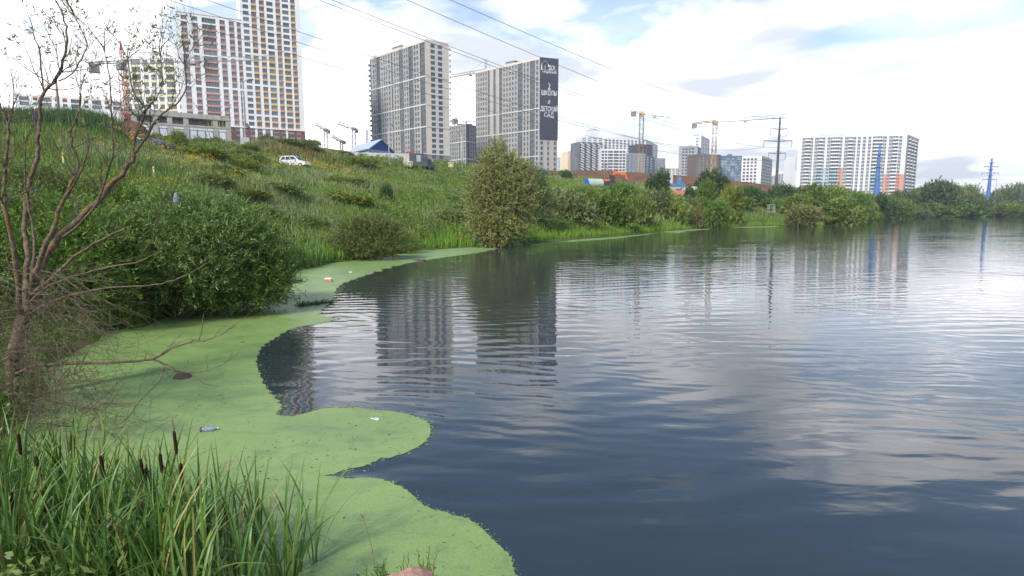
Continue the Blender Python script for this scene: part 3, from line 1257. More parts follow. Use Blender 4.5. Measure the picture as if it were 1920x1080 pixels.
def podium():
    """unfinished concrete car park: open bays over boarded windows"""
    CONC = mat('bare_concrete', (.38, .36, .32), .9, .15, var=.16, scale=.5, bump=.1)
    BOARD = solid((.60, .64, .68), objvar=.06)
    DARK = solid((.03, .03, .032))
    a, b = Vector(at(228, 250, 236)[:2]), Vector(at(432, 268, 256)[:2])
    e = empty('concrete_podium', (*((a + b) / 2), tz(*((a + b) / 2)) - 1), 'unfinished bare concrete podium with open bays at the foot of the white tower', 'building')
    d = (b - a)
    Lt = d.length
    d.normalize()
    out = Vector((d.y, -d.x))
    rz = math.atan2(d.y, d.x)
    nr = -out

    def zz(py_l, py_r):
        return ztop(228, py_l, 236), ztop(432, py_r, 256)
    z_floor = ztop(340, 262, 247) - 4
    z_mid = ztop(432, 239, 256)
    z_top = ztop(432, 224, 256)
    z_par = z_top + 1.3

    def P(u, z, o=0.0):
        q = a + d * u + out * o
        return (q.x, q.y, z)

    def slab(name, z0, z1, o0, o1, m, u0=0, u1=Lt):
        mb = MB()
        c = P((u0 + u1) / 2, (z0 + z1) / 2, (o0 + o1) / 2)
        mb.box(c, (u1 - u0, abs(o1 - o0), z1 - z0), rz)
        return mb.build(name, m, e)
    slab('floor_slab', z_mid - .7, z_mid, -14, .2, CONC)
    slab('roof_slab', z_top - .6, z_top, -14, .35, CONC)
    slab('parapet', z_top, z_par, .05, .3, CONC)
    slab('back_wall', z_floor, z_top - .6, -14, -13.6, CONC)
    px = [228, 250, 268, 290, 306, 322, 347, 366, 392, 408, 430]
    us = [(at(q, 240, 236 + (q - 228) / 204 * 20).xy - a).dot(d) for q in px]
    piers = [0, us[1], us[3], us[5] - 1, us[6], us[8] + 2.0, Lt - .9]
    for u in piers:
        mb = MB()
        c = P(u + .45, (z_floor + z_top - .6) / 2, -.35)
        mb.box(c, (1.9, .9, z_top - .6 - z_floor), rz)
        mb.build('pillar', CONC, e)
    # darkness of the open deck comes from its depth; inner columns and rails
    for i in range(9):
        mb = MB()
        mb.box(P(2 + i * (Lt - 4) / 8, (z_mid + z_top) / 2, -6), (.6, .6, z_top - z_mid - .6), rz)
        mb.build('inner_column', CONC, e)
    for u0, u1 in zip(piers[:-1], piers[1:]):
        for k in (0.35, .8):
            mb = MB()
            mb.beam(P(u0 + 1.4, z_mid + k * 1.5, -.2), P(u1 - .5, z_mid + k * 1.5, -.2), .09)
            mb.build('rail', FRAME_G, e)
        w = u1 - u0 - 2.0
        if w > 1:
            slab('spandrel', z_mid - 1.9, z_mid - .7, -.5, -.1, HW, u0 + 1.41, u1 - .51)
            n = max(1, int(w / 2.4))
            for i in range(n):
                wx = w / n
                inst('boarded_window', win_mesh(wx - .1, z_mid - 1.9 - z_floor - 1.4, BOARD, FRAME_G, 'single'), e, P(u0 + 1.45 + wx * (i + .5), z_floor + 1.3, -.15), rz)
            slab('sill_wall', z_floor, z_floor + 1.29, -.5, -.1, HW, u0 + 1.41, u1 - .51)
    # yellow falsework at the right end
    mb = MB()
    for i in range(6):
        mb.beam(P(Lt - 8 + i * 1.4, z_mid, -.05), P(Lt - 8 + i * 1.4, z_top - .6, -.05), .12)
    mb.beam(P(Lt - 9, z_top - .75, -.05), P(Lt, z_top - .75, -.05), .18)
    mb.build('falsework', solid((.50, .40, .10)), e)


podium()

# ---- the two slab towers under the wires
TWALL = mat('grey_beige_panels', (.315, .308, .298), .8, .2, var=.07, scale=.2)
TGREY = mat('grey_panels', (.25, .25, .255), .8, .2, var=.08, scale=.2)
TCREAM = mat('cream_panels', (.60, .53, .45), .8, .2, var=.04, scale=.2)
TTAUPE = mat('taupe_panels', (.40, .36, .325), .8, .2, var=.05, scale=.2)
TBAND = mat('pale_band', (.52, .505, .48), .8, .2, var=.05, scale=.2)
TDARK = mat('anthracite_panels', (.105, .108, .115), .7, .3, var=.1, scale=.2)
TTEAL = mat('slate_panels', (.095, .112, .118), .7, .3, var=.1, scale=.2)


def tower_a():
    c = [at(699, 303, 346)[:2], at(801, 303, 310)[:2], at(844, 306, 318)[:2]]
    zb = ztop(801, 312, 310) - 2
    zt = ztop(801, 73, 310)
    B = Building('slab_tower', 'grey beige slab tower with a cream end wall, left of the lower grey tower', c, zb, zt)
    B.shell(TWALL)
    n = 23
    fh = (zt - 1.3 - zb) / n
    pat = [('D', 1.0), ('p', 1.4), ('W', .9), ('p', 1.0), ('W', .7), ('p', .7), ('D', 2.6), ('p', 1.0), ('W', .8), ('p', 1.1), ('W', .8), ('p', .9), ('W', .8), ('p', 1.3), ('W', 1.0), ('p', 1.2), ('D', 1.1), ('p', 1.1), ('W', .9), ('p', 1.1), ('W', .9), ('p', .8),
           ('D', 3.0), ('p', .7), ('W', .9), ('p', .9), ('W', .9), ('p', .7), ('D', 3.2), ('p', .8), ('W', 1.1), ('p', .7), ('W', 1.1), ('p', 1.2), ('D', 3.4), ('p', .35)]

    def wf(ci, kind, r):
        if r < 3:
            return TGREY
        if kind == 'D':
            return TDARK if ci != 34 else TTEAL
        return TGREY if (kind == 'W' and ci % 4 == 2) else None
    B.facade(0, pat, n, TWALL, fh=fh, wz=(.22, .84), wallfn=wf, glass=GLASS_DK, frame=FRAME_G, style='double')
    pat2 = [('p', 1.1), ('p', .4), ('W', 1.3), ('X', .8), ('W', 1.3), ('X', .5), ('p', 1.4)]

    def wf2(ci, kind, r):
        if r < 3:
            return TGREY
        return TBAND if kind in 'WX' else TCREAM
    B.facade(1, pat2, n, TCREAM, fh=fh, wz=(.16, .82), wallfn=wf2, glass=GLASS_DK, frame=FRAME_G, single=True, style='single')
    for r in (3, 8, 12, 17):
        z = zb + r * fh
        B.band(0, z - .32, z + .32, TBAND)
        B.band(1, z - .32, z + .32, TBAND if r != 3 else TCREAM)
    B.band(0, zt - 1.3, zt, TCREAM)
    # scaffold-like balconies standing out on the left end
    ex = Vector(c[0]) - (Vector(c[1]) - Vector(c[0])).normalized() * .7
    for r in range(1, n):
        mb = MB()
        mb.box((ex.x, ex.y + .6, zb + r * fh), (1.3, 1.4, .9))
        mb.build('balcony', TDARK, B.e)
    ex = Vector(c[2]) + Vector((.6, .4))
    mb = MB()
    for r in range(3, n):
        mb.box((ex.x, ex.y, zb + r * fh + fh * .4), (.9, .5, 1.0))
    o = mb.build('air_conditioner_baskets', FRAME_G, B.e)
    o['kind'] = 'stuff'
    B.topbox(.3, 8, 6, 3, TGREY)
    B.finish()
    # site hoist rails up the long face
    for f in (.12, .6):
        p = Vector(c[0]).lerp(Vector(c[1]), f) + Vector((-1.2, -3.2)).normalized() * .8
        mb = MB()
        for dx in (-.5, .5):
            mb.beam((p.x + dx, p.y, zb), (p.x + dx, p.y, zt + 3), .16)
        for i in range(26):
            mb.beam((p.x - .5, p.y, zb + i * 2.6), (p.x + .5, p.y, zb + i * 2.6 + (1.3 if i % 2 else 0)), .1)
        mb.build('hoist_mast', FRAME_G, B.e)


tower_a()


def text_obj(s, size, loc, rz, m, parent, name='lettering', align='CENTER'):
    cu = bpy.data.curves.new('lettering', 'FONT')
    cu.body = s
    cu.size = size
    cu.align_x = align
    cu.extrude = .01
    cu.resolution_u = 3
    cu.materials.append(m)
    tmp = bpy.data.objects.new(name, cu)
    COL.objects.link(tmp)
    bpy.context.view_layer.update()
    me = bpy.data.meshes.new_from_object(tmp.evaluated_get(bpy.context.evaluated_depsgraph_get()))
    bpy.data.objects.remove(tmp)
    o = bpy.data.objects.new(name, me)
    COL.objects.link(o)
    o.parent = parent
    o.location = Vector(loc) - WPOS[parent.name]
    o.rotation_euler = (math.pi / 2, 0, rz)
    return o


def tower_b():
    c = [at(893, 318, 376)[:2], at(1011, 320, 342)[:2], at(1045, 322, 346)[:2]]
    zb = ztop(1011, 322, 342) - 3
    zt = ztop(1011, 107, 342)
    B = Building('slab_tower', 'grey slab tower with a huge dark advertising banner on its end wall', c, zb, zt)
    B.shell(TWALL)
    n = 22
    fh = (zt - 1.2 - zb) / n
    pat = [('W', .8), ('p', 1.0), ('W', .8), ('p', .9), ('W', .8), ('p', .9), ('W', .8), ('p', 1.0), ('W', .8), ('p', .9), ('D', 1.2), ('X', 2.6), ('D', 1.4), ('p', .7), ('X', 1.8), ('D', 1.9), ('p', .9), ('W', .9), ('p', 1.0), ('W', .9), ('p', 1.0), ('W', .9), ('p', 1.0), ('W', .9), ('p', 1.0), ('W', .9), ('p', .9),
           ('D', 2.9), ('p', .8), ('W', 1.0), ('p', 1.0), ('W', 1.0), ('p', .9), ('D', 2.9), ('p', .8), ('W', 1.1), ('p', 1.0)]

    def wf(ci, kind, r):
        if kind == 'D':
            return TTEAL if ci >= 27 else TDARK
        if kind == 'X':
            return TTAUPE
        if ci > 27:
            return TGREY if kind == 'W' else None
        return None
    B.facade(0, pat, n, TWALL, fh=fh, wz=(.22, .84), wallfn=wf, glass=GLASS_DK, frame=FRAME_G, style='double')
    pat2 = [('p', .5), ('W', .9), ('p', .5), ('X', 1.2), ('W', .7), ('p', .3), ('X', 1.6), ('W', .9), ('p', .6)]
    zban = ztop(1030, 262, 344)

    def wf2(ci, kind, r):
        return TWALL if kind != 'X' else TTAUPE
    B.facade(1, pat2, n, TWALL, fh=fh, wz=(.2, .82), wallfn=wf2, glass=GLASS_DK, frame=FRAME_G, single=True, style='single', winfn=lambda ci, k, r: zb + (r + 1) * fh < zban)
    for r in (4, 9, 13):
        B.band(0, zb + r * fh - .3, zb + r * fh + .3, TBAND)
    B.band(0, zt - 1.2, zt, TCREAM)
    # printed banner on a frame, a hand's breadth off the wall
    A, D = Vector(c[1]), Vector(c[2])
    d = (D - A)
    Lt = d.length
    d.normalize()
    out = Vector((d.y, -d.x))
    rz = math.atan2(d.y, d.x)
    BAN = mat('banner_print', (.050, .053, .072), .6, .3, var=.08, scale=.15)
    mid = A + d * Lt / 2 + out * .2
    ban = inst('banner', box_mesh('banner', (Lt - .1, .25, zt - zban - .05), BAN), B.e, (mid.x, mid.y, (zt + zban) / 2), rz)
    ban['label'] = 'dark advertising banner with white lettering'
    LET = solid((.80, .80, .80))

    def put(s, f, py, hpx, align='CENTER', fx=None):
        k = 344 / F_PX
        p = A + d * Lt * f + out * .36
        q = text_obj(s, 1, (p.x, p.y, ztop(1028, py, 344)), rz, LET, ban, align=align)
        q.location = Vector((p.x, p.y, ztop(1028, py, 344))) - WPOS[ban.name]
        q.rotation_euler = (math.pi / 2, 0, 0)
        q.parent = ban
        ca, sa = math.cos(-rz), math.sin(-rz)
        lx = q.location
        q.location = (lx.x * ca - lx.y * sa, lx.x * sa + lx.y * ca, lx.z)
        h = hpx * k * 1.38
        q.scale = ((fx or 1) * h * .72, h, 1)
        return q
    put('ДСК', .64, 131, 7.5, fx=.82)
    put('1', .27, 132, 9, fx=.8)
    put('1-й домской', .5, 137.5, 6, fx=.80)
    put('2', .5, 168, 12)
    put('школы'.upper(), .5, 179, 8.6, fx=.92)
    put('и'.upper(), .5, 195, 6.5)
    put('детский'.upper(), .5, 209, 8.6, fx=.82)
    put('сад'.upper(), .5, 220, 8.6)
    lg = MB()

    def Q(f, py):
        p = A + d * Lt * f + out * .37
        return (p.x, p.y, ztop(1028, py, 344))
    for s0, s1 in (((.09, 132.5), (.09, 121)), ((.06, 122.5), (.27, 115)), ((.27, 115), (.48, 122.5)), ((.45, 121), (.45, 126)), ((.09, 132.5), (.88, 132.5))):
        lg.beam(Q(*s0), Q(*s1), .45, h=.06)
    lo = lg.build('logo', LET, B.e)
    lo.parent = B.e
    B.topbox(.45, 7, 6, 2.6, TGREY)
    B.topbox(.9, 5, 5, 2.0, TGREY)
    B.finish()


tower_b()


def tower_c():
    c = [at(843, 318, 430)[:2], at(874, 320, 415)[:2], at(900, 321, 428)[:2]]
    zb, zt = ztop(874, 322, 415) - 3, ztop(874, 232, 415)
    B = Building('slab_tower', 'lower grey tower standing between the two tall slab towers', c, zb, zt)
    B.shell(TWALL)
    n = 12
    pat = cols('pWpWpWpWpDpWpWp', p=.8, W=.9, D=1.4)
    B.facade(0, pat, n, TWALL, wz=(.18, .85), glass=GLASS_DK, frame=FRAME_G, wallfn=lambda ci, k, r: TGREY if k == 'W' else None)
    pat = cols('pDpWpWpDpW', p=.7, W=.9, D=1.6)
    B.facade(1, pat, n, TWALL, wz=(.18, .85), glass=GLASS_DK, frame=FRAME_G, wallfn=lambda ci, k, r: TDARK if k == 'D' else None)
    for k in (0, 1):
        for r in (4, 8):
            B.band(k, zb + r * (zt - zb) / n - .35, zb + r * (zt - zb) / n + .35, TBAND)
    for f in (.1, .4, .7, .95):
        B.topbox(f, 2.5, 2.5, 2.6, TGREY)
    B.finish()


tower_c()


# ---- far estate between the towers and the pylon
def far_block(name, label, corners, top, base, nrow, specs, wallm, **kw):
    """corners [(px, Y)...]; top and base are picture rows at the first corner's depth"""
    cs = [at(px, base, Y)[:2] for px, Y in corners]
    ref = corners[kw.get('ref', 0)]
    zb, zt = ztop(ref[0], base, ref[1]) - 6, ztop(ref[0], top, ref[1])
    B = Building(name, label, cs, zb, zt, kw.get('depth', 14))
    B.shell(kw.get('shellm', wallm))
    fz = zb + 6
    for k, sp in enumerate(specs):
        wf = kw.get('wallfn')
        fm = kw.get('mats', {}).get(k, wallm)
        i = B.facade(k, sp, nrow, fm, fh=(zt - 1.2 - fz) / nrow, zbot=fz, wz=kw.get('wz', (.2, .82)), glass=kw.get('glass', GLASS), frame=kw.get('frame', FRAME_W),
                     wallfn=(lambda ci, kd, r, k=k: wf(k, ci, kd, r)) if wf else None, style=kw.get('style', 'double'), rec=kw.get('rec', .25), single=kw.get('single', False))
        B.wall(fm).face([i['P'](0, zb), i['P'](i['L'], zb), i['P'](i['L'], fz), i['P'](0, fz)])
        if kw.get('after'):
            kw['after'](B, k, i, sp, nrow)
    for f, w, h in kw.get('huts', ()):
        B.topbox(f, w, w, h, kw.get('hutm', wallm))
    B.finish()
    return B


FWHITE = mat('far_white', (.66, .665, .67), .8, .2, var=.05, scale=.1)
FGREY = mat('far_grey', (.34, .345, .36), .8, .2, var=.06, scale=.1)
FSLATE = mat('far_slate', (.145, .155, .18), .8, .2, var=.1, scale=.1)
FBLUEGREY = mat('far_blue_grey', (.25, .275, .325), .8, .2, var=.08, scale=.1)
FBROWN = mat('far_brown', (.155, .13, .125), .8, .2, var=.08, scale=.1)
FCREAM = mat('far_cream', (.70, .56, .40), .8, .2, var=.05, scale=.1)


def diag_balc(B, k, i, sp, n):
    if k:
        return
    m = FWHITE
    for col in range(4):
        for r in range(n):
            u = i['L'] * (.14 + .235 * col) + (r % 2) * .4
            mb = MB()
            p0, p1 = i['P'](u - 1.6, i['z0'] + r * i['fh'] + i['fh'] * .95, -.9), i['P'](u + 1.6, i['z0'] + r * i['fh'] + i['fh'] * .25, -.9)
            mb.beam(p0, p1, .7, h=.9)
            mb.build('balcony', m, B.e)


far_block('apartment_block', 'dark slate block crossed by slanting white balconies, left end of the far estate', [(1084, 520), (1129, 530)], 266, 320, 11, [cols('pWpWpWpWpWp', p=.7, W=1.3)], FSLATE, after=diag_balc, glass=GLASS_DK)
far_block('apartment_block', 'pale stepped block rising behind the dark slate block with white balconies', [(1088, 560), (1132, 566)], 255, 300, 12, [cols('pWpWpWpWp')], FWHITE, huts=((.65, 9, 7), (.8, 5, 9)))
far_block('apartment_block', 'long white block with arched openings behind the white grid block', [(1130, 575), (1210, 590), (1232, 640)], 258, 318, 12, [cols('pWpWpWpWpWpWpWpWpWpWpWp', p=.9, W=1.0), cols('pWpWpWp', p=1, W=1)], FWHITE, wz=(.14, .88), huts=((.2, 8, 2.5), (.85, 8, 2.5)), glass=GLASS_DK)
far_block('apartment_block', 'white grid block with dark square windows in front of the taller white block', [(1126, 520), (1173, 522)], 279, 322, 7, [cols('pWpWpWWpWWpWpWp', p=.35, W=1.2)], FWHITE, wz=(.16, .86), glass=GLASS_DK, frame=FRAME_G, single=True)
far_block('apartment_block', 'blue grey block behind the mast of the smaller yellow crane', [(1173, 520), (1209, 524), (1226, 560)], 287, 325, 7, [cols('pWpWpDpWpWp', p=.8, W=1.0, D=1.5), cols('pWpWp')], FBLUEGREY, glass=GLASS_DK, single=False, mats={1: FBLUEGREY})
far_block('apartment_block', 'dark plum block rising behind the blue grey block', [(1196, 545), (1222, 552)], 270, 322, 9, [cols('XXpWpX')], mat('far_plum', (.085, .075, .085), .8, .2, var=.1, scale=.1), glass=GLASS_DK)
far_block('apartment_block', 'narrow grey block at the right end of the estate beside the smaller crane', [(1228, 620), (1247, 625)], 296, 328, 8, [cols('pWpWpWp')], FGREY)
far_block('apartment_block', 'cream windowless end wall beside the utility poles', [(1064, 600), (1084, 605)], 283, 322, 10, [cols('XpX')], FCREAM)
far_block('apartment_block', 'hazy white block far off between the banner tower and the cream wall', [(1038, 900), (1070, 905)], 294, 322, 9, [cols('pWpWpWpWpWp', p=.6, W=1.2)], FWHITE)
far_block('apartment_block', 'far beige block in the gap between the two crane estates', [(1244, 900), (1274, 905)], 314, 334, 5, [cols('pWpWpWpWp')], mat('far_beige', (.66, .60, .52), .8, .2, var=.05))
far_block('apartment_block', 'tall white block with a dark roof stack behind the grey block', [(1283, 480), (1312, 476), (1328, 500)], 255, 330, 13, [cols('XXXXWX'), cols('pWpWpWp')], FWHITE, huts=((.3, 4, 2.4),), hutm=FSLATE)
far_block('apartment_block', 'plain grey block with scattered dark windows left of the brown block', [(1271, 455), (1306, 453), (1312, 470)], 274, 334, 10, [cols('pXWpWpWpWpX'), cols('XX')], FGREY, glass=GLASS_DK, single=True, frame=FRAME_G, huts=((.5, 3, 1.8),), hutm=FSLATE)
far_block('apartment_block', 'brown block with small white framed windows behind the taller yellow crane', [(1305, 440), (1350, 444)], 289, 338, 8, [cols('pWpWpWpWpWpWp', p=.9, W=.8)], FBROWN, glass=GLASS, single=True)
def slate_wall(k, ci, kd, r):
    if (ci // 3 + r // 2) % 2 == 0:
        return None
    return FBLUEGREY


far_block('apartment_block', 'blue block with a wavy chequered front behind the dark green tree', [(1350, 455), (1389, 455)], 292, 342, 9, [cols('pWpWpWpWpWpWp', p=.6, W=1.2)], mat('far_blue', (.105, .165, .25), .8, .2, var=.1, scale=.1), glass=mat('pale_glass', (.30, .38, .46), .2, .5, var=.3, scale=.1, objvar=.5), frame=FRAME_G, single=True, huts=((.5, 3, 2),), hutm=FSLATE, wallfn=slate_wall)
far_block('apartment_block', 'clean white block with four rows of paired windows right of the blue block', [(1389, 445), (1426, 440), (1446, 470)], 293, 346, 8, [cols('pWpWpWpWpX', p=.6, W=1.0), cols('WpWpWpWpWpWpW', p=.4, W=1.2)], FWHITE, single=True, glass=GLASS_DK, frame=FRAME_G, huts=((.55, 4, 1.8),), hutm=FSLATE, mats={1: mat('far_white_shaded', (.55, .55, .55), .8, .2, var=.05, scale=.1)})  # right-hand wall: the front's white darkened, its shade put into the colour
far_block('apartment_block', 'far white slab with dark window columns left of the coral based block', [(1443, 640), (1488, 560)], 320, 358, 12, [cols('pWpWWpWpWWpWpWWp', p=.7, W=1.0)], FWHITE, glass=GLASS_DK, ref=1)
far_block('apartment_block', 'blank white end wall rising beside the coral based block', [(1488, 560), (1497, 562)], 293, 358, 12, [cols('XX')], FWHITE)


def big_block():
    """wide white block with balcony stacks, coral and pale blue panels low down"""
    CORAL = mat('coral_panels', (.56, .26, .20), .8, .2, var=.06, scale=.1)
    PALEB = mat('pale_blue_panels', (.38, .47, .52), .8, .2, var=.06, scale=.1)
    MIDG = mat('mid_grey_panels_and_shade', (.43, .43, .425), .8, .2, var=.06, scale=.1)
    c = [at(1491, 366, 505)[:2], at(1692, 366, 490)[:2], at(1714, 366, 520)[:2]]
    zb, zt = ztop(1600, 378, 497), ztop(1600, 254, 497)
    B = Building('apartment_block', 'widest white apartment block, white balcony stacks, coral and pale blue lower panels', c, zb, zt)
    B.shell(FWHITE)
    n = 19
    fh = (zt - 1.0 - zb) / n
    sp = [('X', 7), ('W', 4), ('D', 10), ('W', 5), ('p', 3), ('W', 5), ('D', 9), ('W', 4), ('p', 4), ('W', 5), ('D', 17), ('W', 4), ('p', 4), ('W', 5), ('D', 9), ('W', 5), ('X', 3), ('W', 5), ('X', 4), ('W', 5), ('X', 4), ('W', 5), ('X', 2), ('D', 18), ('W', 6), ('p', 4), ('W', 5), ('D', 11), ('p', 1), ('W', 5), ('X', 8)]

    def wf(ci, kd, r):
        if ci in (25, 26, 28, 29, 30) and r < 8:
            return CORAL
        if ci in (12, 11) and r < 10:
            return CORAL
        if 5 <= ci <= 10 and r < 12 - (ci % 3):
            return PALEB if kd != 'W' or ci % 2 else MIDG
        if ci in (23, 24) and r < 9:
            return PALEB
        if kd == 'W':
            return MIDG
        if kd == 'D':
            return MIDG
        return None
    i = B.facade(0, sp, n, FWHITE, fh=fh, zbot=zb, wz=(.28, .84), wallfn=wf, glass=GLASS, frame=FRAME_W, style='double', rec=.5)
    u = 0
    for ci, (t, w) in enumerate(sp):
        w = w / i['tot'] * i['L']
        if t == 'D':
            for r in range(2, n):
                m = PALEB if (5 <= ci <= 10 and r < 10 or ci == 23 and r < 8) else FWHITE
                inst('balcony', box_mesh('balcony', (w * .86, 1.2, 1.05), m), B.e, i['P'](u + w / 2, zb + r * fh + .45, -.61), i['rz'])
        u += w
    sp2 = cols('pDpDpDp', p=.7, W=1, D=1.5)
    i2 = B.facade(1, sp2, n, MIDG, fh=fh, zbot=zb, wz=(.2, .86), glass=GLASS_DK, frame=FRAME_W, rec=.5)  # right end wall: its shade is painted in with the panel grey
    for f in (.25, .5, .75):
        for r in range(2, n):
            inst('balcony', box_mesh('balcony', (i2['L'] * .16, 1.2, 1.0), FWHITE), B.e, i2['P'](i2['L'] * f, zb + r * fh + .45, -.61), i2['rz'])
    for f in (.08, .2, .45, .7, .9):
        B.topbox(f, 5, 4, 1.9, FGREY)
    B.finish()
    # shop strip and sheds at the foot
    for px0, px1, py0, py1, m, lab in ((1462, 1528, 352, 366, solid((.33, .34, .36)), 'grey flat roofed shed at the foot of the widest block'), (1505, 1522, 355, 366, solid((.05, .10, .30)), 'blue site container beside the grey flat roofed shed'),
                                      (1604, 1640, 359, 372, solid((.55, .55, .54)), 'white hoarding at the foot of the widest block')):
        a, b = at(px0, py1, 455 - (40 if 'blue' in lab else 0)), at(px1, py1, 455 - (40 if 'blue' in lab else 0))
        e = empty('site_shed', ((a.x + b.x) / 2, a.y, a.z), lab, 'shed')
        h = ztop(px0, py0, a.y) - a.z
        mb = MB()
        mb.box(((a.x + b.x) / 2, a.y + 3, a.z + h / 2 - 2), (b.x - a.x, 6, h + 4))
        mb.build('wall', m, e)
        mb = MB()
        mb.box(((a.x + b.x) / 2, a.y + 3, a.z + h + .15), (b.x - a.x + .6, 6.6, .3))
        mb.build('roof', ROOF, e)
        for k in range(3):
            mb = MB()
            mb.box((a.x + (b.x - a.x) * (k + .5) / 3, a.y - .05, a.z + h * .45), ((b.x - a.x) * .18, .1, h * .4))
            mb.build('window', GLASS_DK, e)


big_block()


def blue_house():
    BL, BD = solid((.18, .33, .43), var=.05), solid((.018, .075, .30), var=.06)
    a, b, c = Vector(at(648, 289, 268)[:2]), Vector(at(692, 291, 246)[:2]), Vector(at(735, 289, 258)[:2])
    z0 = ztop(692, 291, 246) - 1.5
    ze = ztop(692, 279, 246)
    zr = ztop(703, 262, 250)
    e = empty('blue_house', (*((a + c) / 2), z0), 'blue panelled site office with a dark blue gable and white eaves', 'building')
    d = c - b
    Ln = d.length
    d.normalize()
    back = a - b
    mb = MB()
    mb.face([(a.x, a.y, z0), (b.x, b.y, z0), (b.x, b.y, ze), (a.x, a.y, ze)])
    mb.face([(b.x, b.y, z0), (c.x, c.y, z0), (c.x, c.y, ze), (b.x, b.y, ze)])
    f = c + back
    mb.face([(c.x, c.y, z0), (f.x, f.y, z0), (f.x, f.y, ze), (c.x, c.y, ze)])
    mb.build('wall', BL, e)
    m = (b + c) / 2
    out = Vector((d.y, -d.x))
    mb = MB()
    mb.face([(b.x, b.y, ze), (c.x, c.y, ze), (m.x, m.y, zr)])
    mb.build('gable', BD, e)
    WT = solid((.34, .40, .46))
    bo, co, mo = b - d * 1.0 + out * .7, c + d * 1.0 + out * .7, m + out * .7
    for p, q in ((bo, mo), (mo, co)):
        zp, zq = (ze - .4, zr + .2) if p is bo else (zr + .2, ze - .4)
        p2, q2 = p + back * 1.03, q + back * 1.03
        mb = MB()
        mb.face([(p.x, p.y, zp), (q.x, q.y, zq), (q2.x, q2.y, zq), (p2.x, p2.y, zp)])
        mb.face([(p.x, p.y, zp + .35), (q.x, q.y, zq + .35), (q2.x, q2.y, zq + .35), (p2.x, p2.y, zp + .35)])
        mb.beam((p.x, p.y, zp + .17), (q.x, q.y, zq + .17), .35)
        mb.build('roof', WT, e)
    rz = math.atan2(d.y, d.x)
    h = ze - z0
    for fx in (.14, .34, .58, .72):
        p = b + d * Ln * fx + out * .1
        inst('window', win_mesh(1.5, 1.5, GLASS, FRAME_W, 'double'), e, (p.x, p.y, z0 + h * .5), rz)
    for fx in (.45, .64):
        p = b + d * Ln * fx + out * .3
        mb = MB()
        mb.box((p.x, p.y, z0 + h * .78), (.9, .4, .7), rz)
        mb.build('air_conditioner', WT, e)
    db = (b - a).normalized()
    for i in range(5):
        p = a + db * back.length * (.12 + .19 * i) + Vector((db.y, -db.x)) * .1
        inst('window', win_mesh(1.2, 1.8, GLASS, FRAME_W, 'single'), e, (p.x, p.y, z0 + h * .4), math.atan2(db.y, db.x))


blue_house()


# ------------------------------------------------------------------ bare earth
SOIL = mat('red_brown_soil', (.115, .055, .034), .95, .1, c2=(.175, .092, .056), scale=.35, bump=.6)


def soil_strip(name, label, rows, seed=0):
    """rows of 3-D points, front foot to back, refined and roughened"""
    n = 46
    grid = []
    for row in rows:
        pts = [Vector(p) for p in row]
        k = len(pts) - 1
        out = []
        for i in range(n + 1):
            t = i / n * k
            j = min(int(t), k - 1)
            out.append(pts[j].lerp(pts[j + 1], t - j))
        grid.append(out)
    fine = []
    for a, b in zip(grid[:-1], grid[1:]):
        for s in range(6):
            fine.append([p.lerp(q, s / 6) for p, q in zip(a, b)])
    fine.append(grid[-1])
    V = []
    for r, row in enumerate(fine):
        for c, p in enumerate(row):
            w = mnoise.fractal(Vector((p.x * .12 + seed, p.y * .12, p.z * .3)), .8, 2.1, 5)
            V.append((p.x + w * .6, p.y + w * .8, p.z + w * .7))
    T = []
    for r in range(len(fine) - 1):
        for c in range(n):
            i = r * (n + 1) + c
            T.append((i, i + 1, i + n + 2, i + n + 1))
    o = np_mesh(name, np.array(V), np.array(T), SOIL, nper=4)
    return tag(o, label, kind='structure')


PX = [1020, 1060, 1100, 1180, 1270, 1340, 1400, 1450, 1490]
TOP = [321, 320, 320, 323, 329.5, 337, 342, 350, 362]
BOT = [330, 332, 336, 346, 358, 366, 372, 374, 378]
soil_strip('soil_bank', 'long bank of bare red brown earth in front of the far estate',
           [[at(p, b + 6, 216) for p, b in zip(PX, BOT)], [at(p, (t + b) / 2, 226) for p, t, b in zip(PX, TOP, BOT)], [at(p, t, 240) for p, t in zip(PX, TOP)], [at(p, t + 5, 275) for p, t in zip(PX, TOP)]])
PX = [228, 250, 262, 280, 305, 335]
soil_strip('soil_slope', 'steep cut slope of bare brown earth below the concrete podium',
           [[at(p, y, 74) for p, y in zip(PX, (270, 280, 284, 290, 294, 298))], [at(p, y, 80) for p, y in zip(PX, (242, 250, 256, 266, 277, 288))], [at(p, y, 88) for p, y in zip(PX, (226, 236, 243, 255, 268, 283))], [at(p, y, 104) for p, y in zip(PX, (240, 246, 252, 262, 275, 288))]], 4)
PX = [640, 690, 740, 790, 850, 900]
soil_strip('soil_verge', 'low strip of worn brown earth along the road below the grey fence',
           [[at(p, y, 150) for p, y in zip(PX, (318, 318, 320, 324, 328, 330))], [at(p, y, 175) for p, y in zip(PX, (306, 305, 308, 315, 319, 321))], [at(p, y, 205) for p, y in zip(PX, (299, 299, 302, 312, 317, 319))], [at(p, y, 240) for p, y in zip(PX, (304, 304, 306, 316, 321, 322))]], 9)

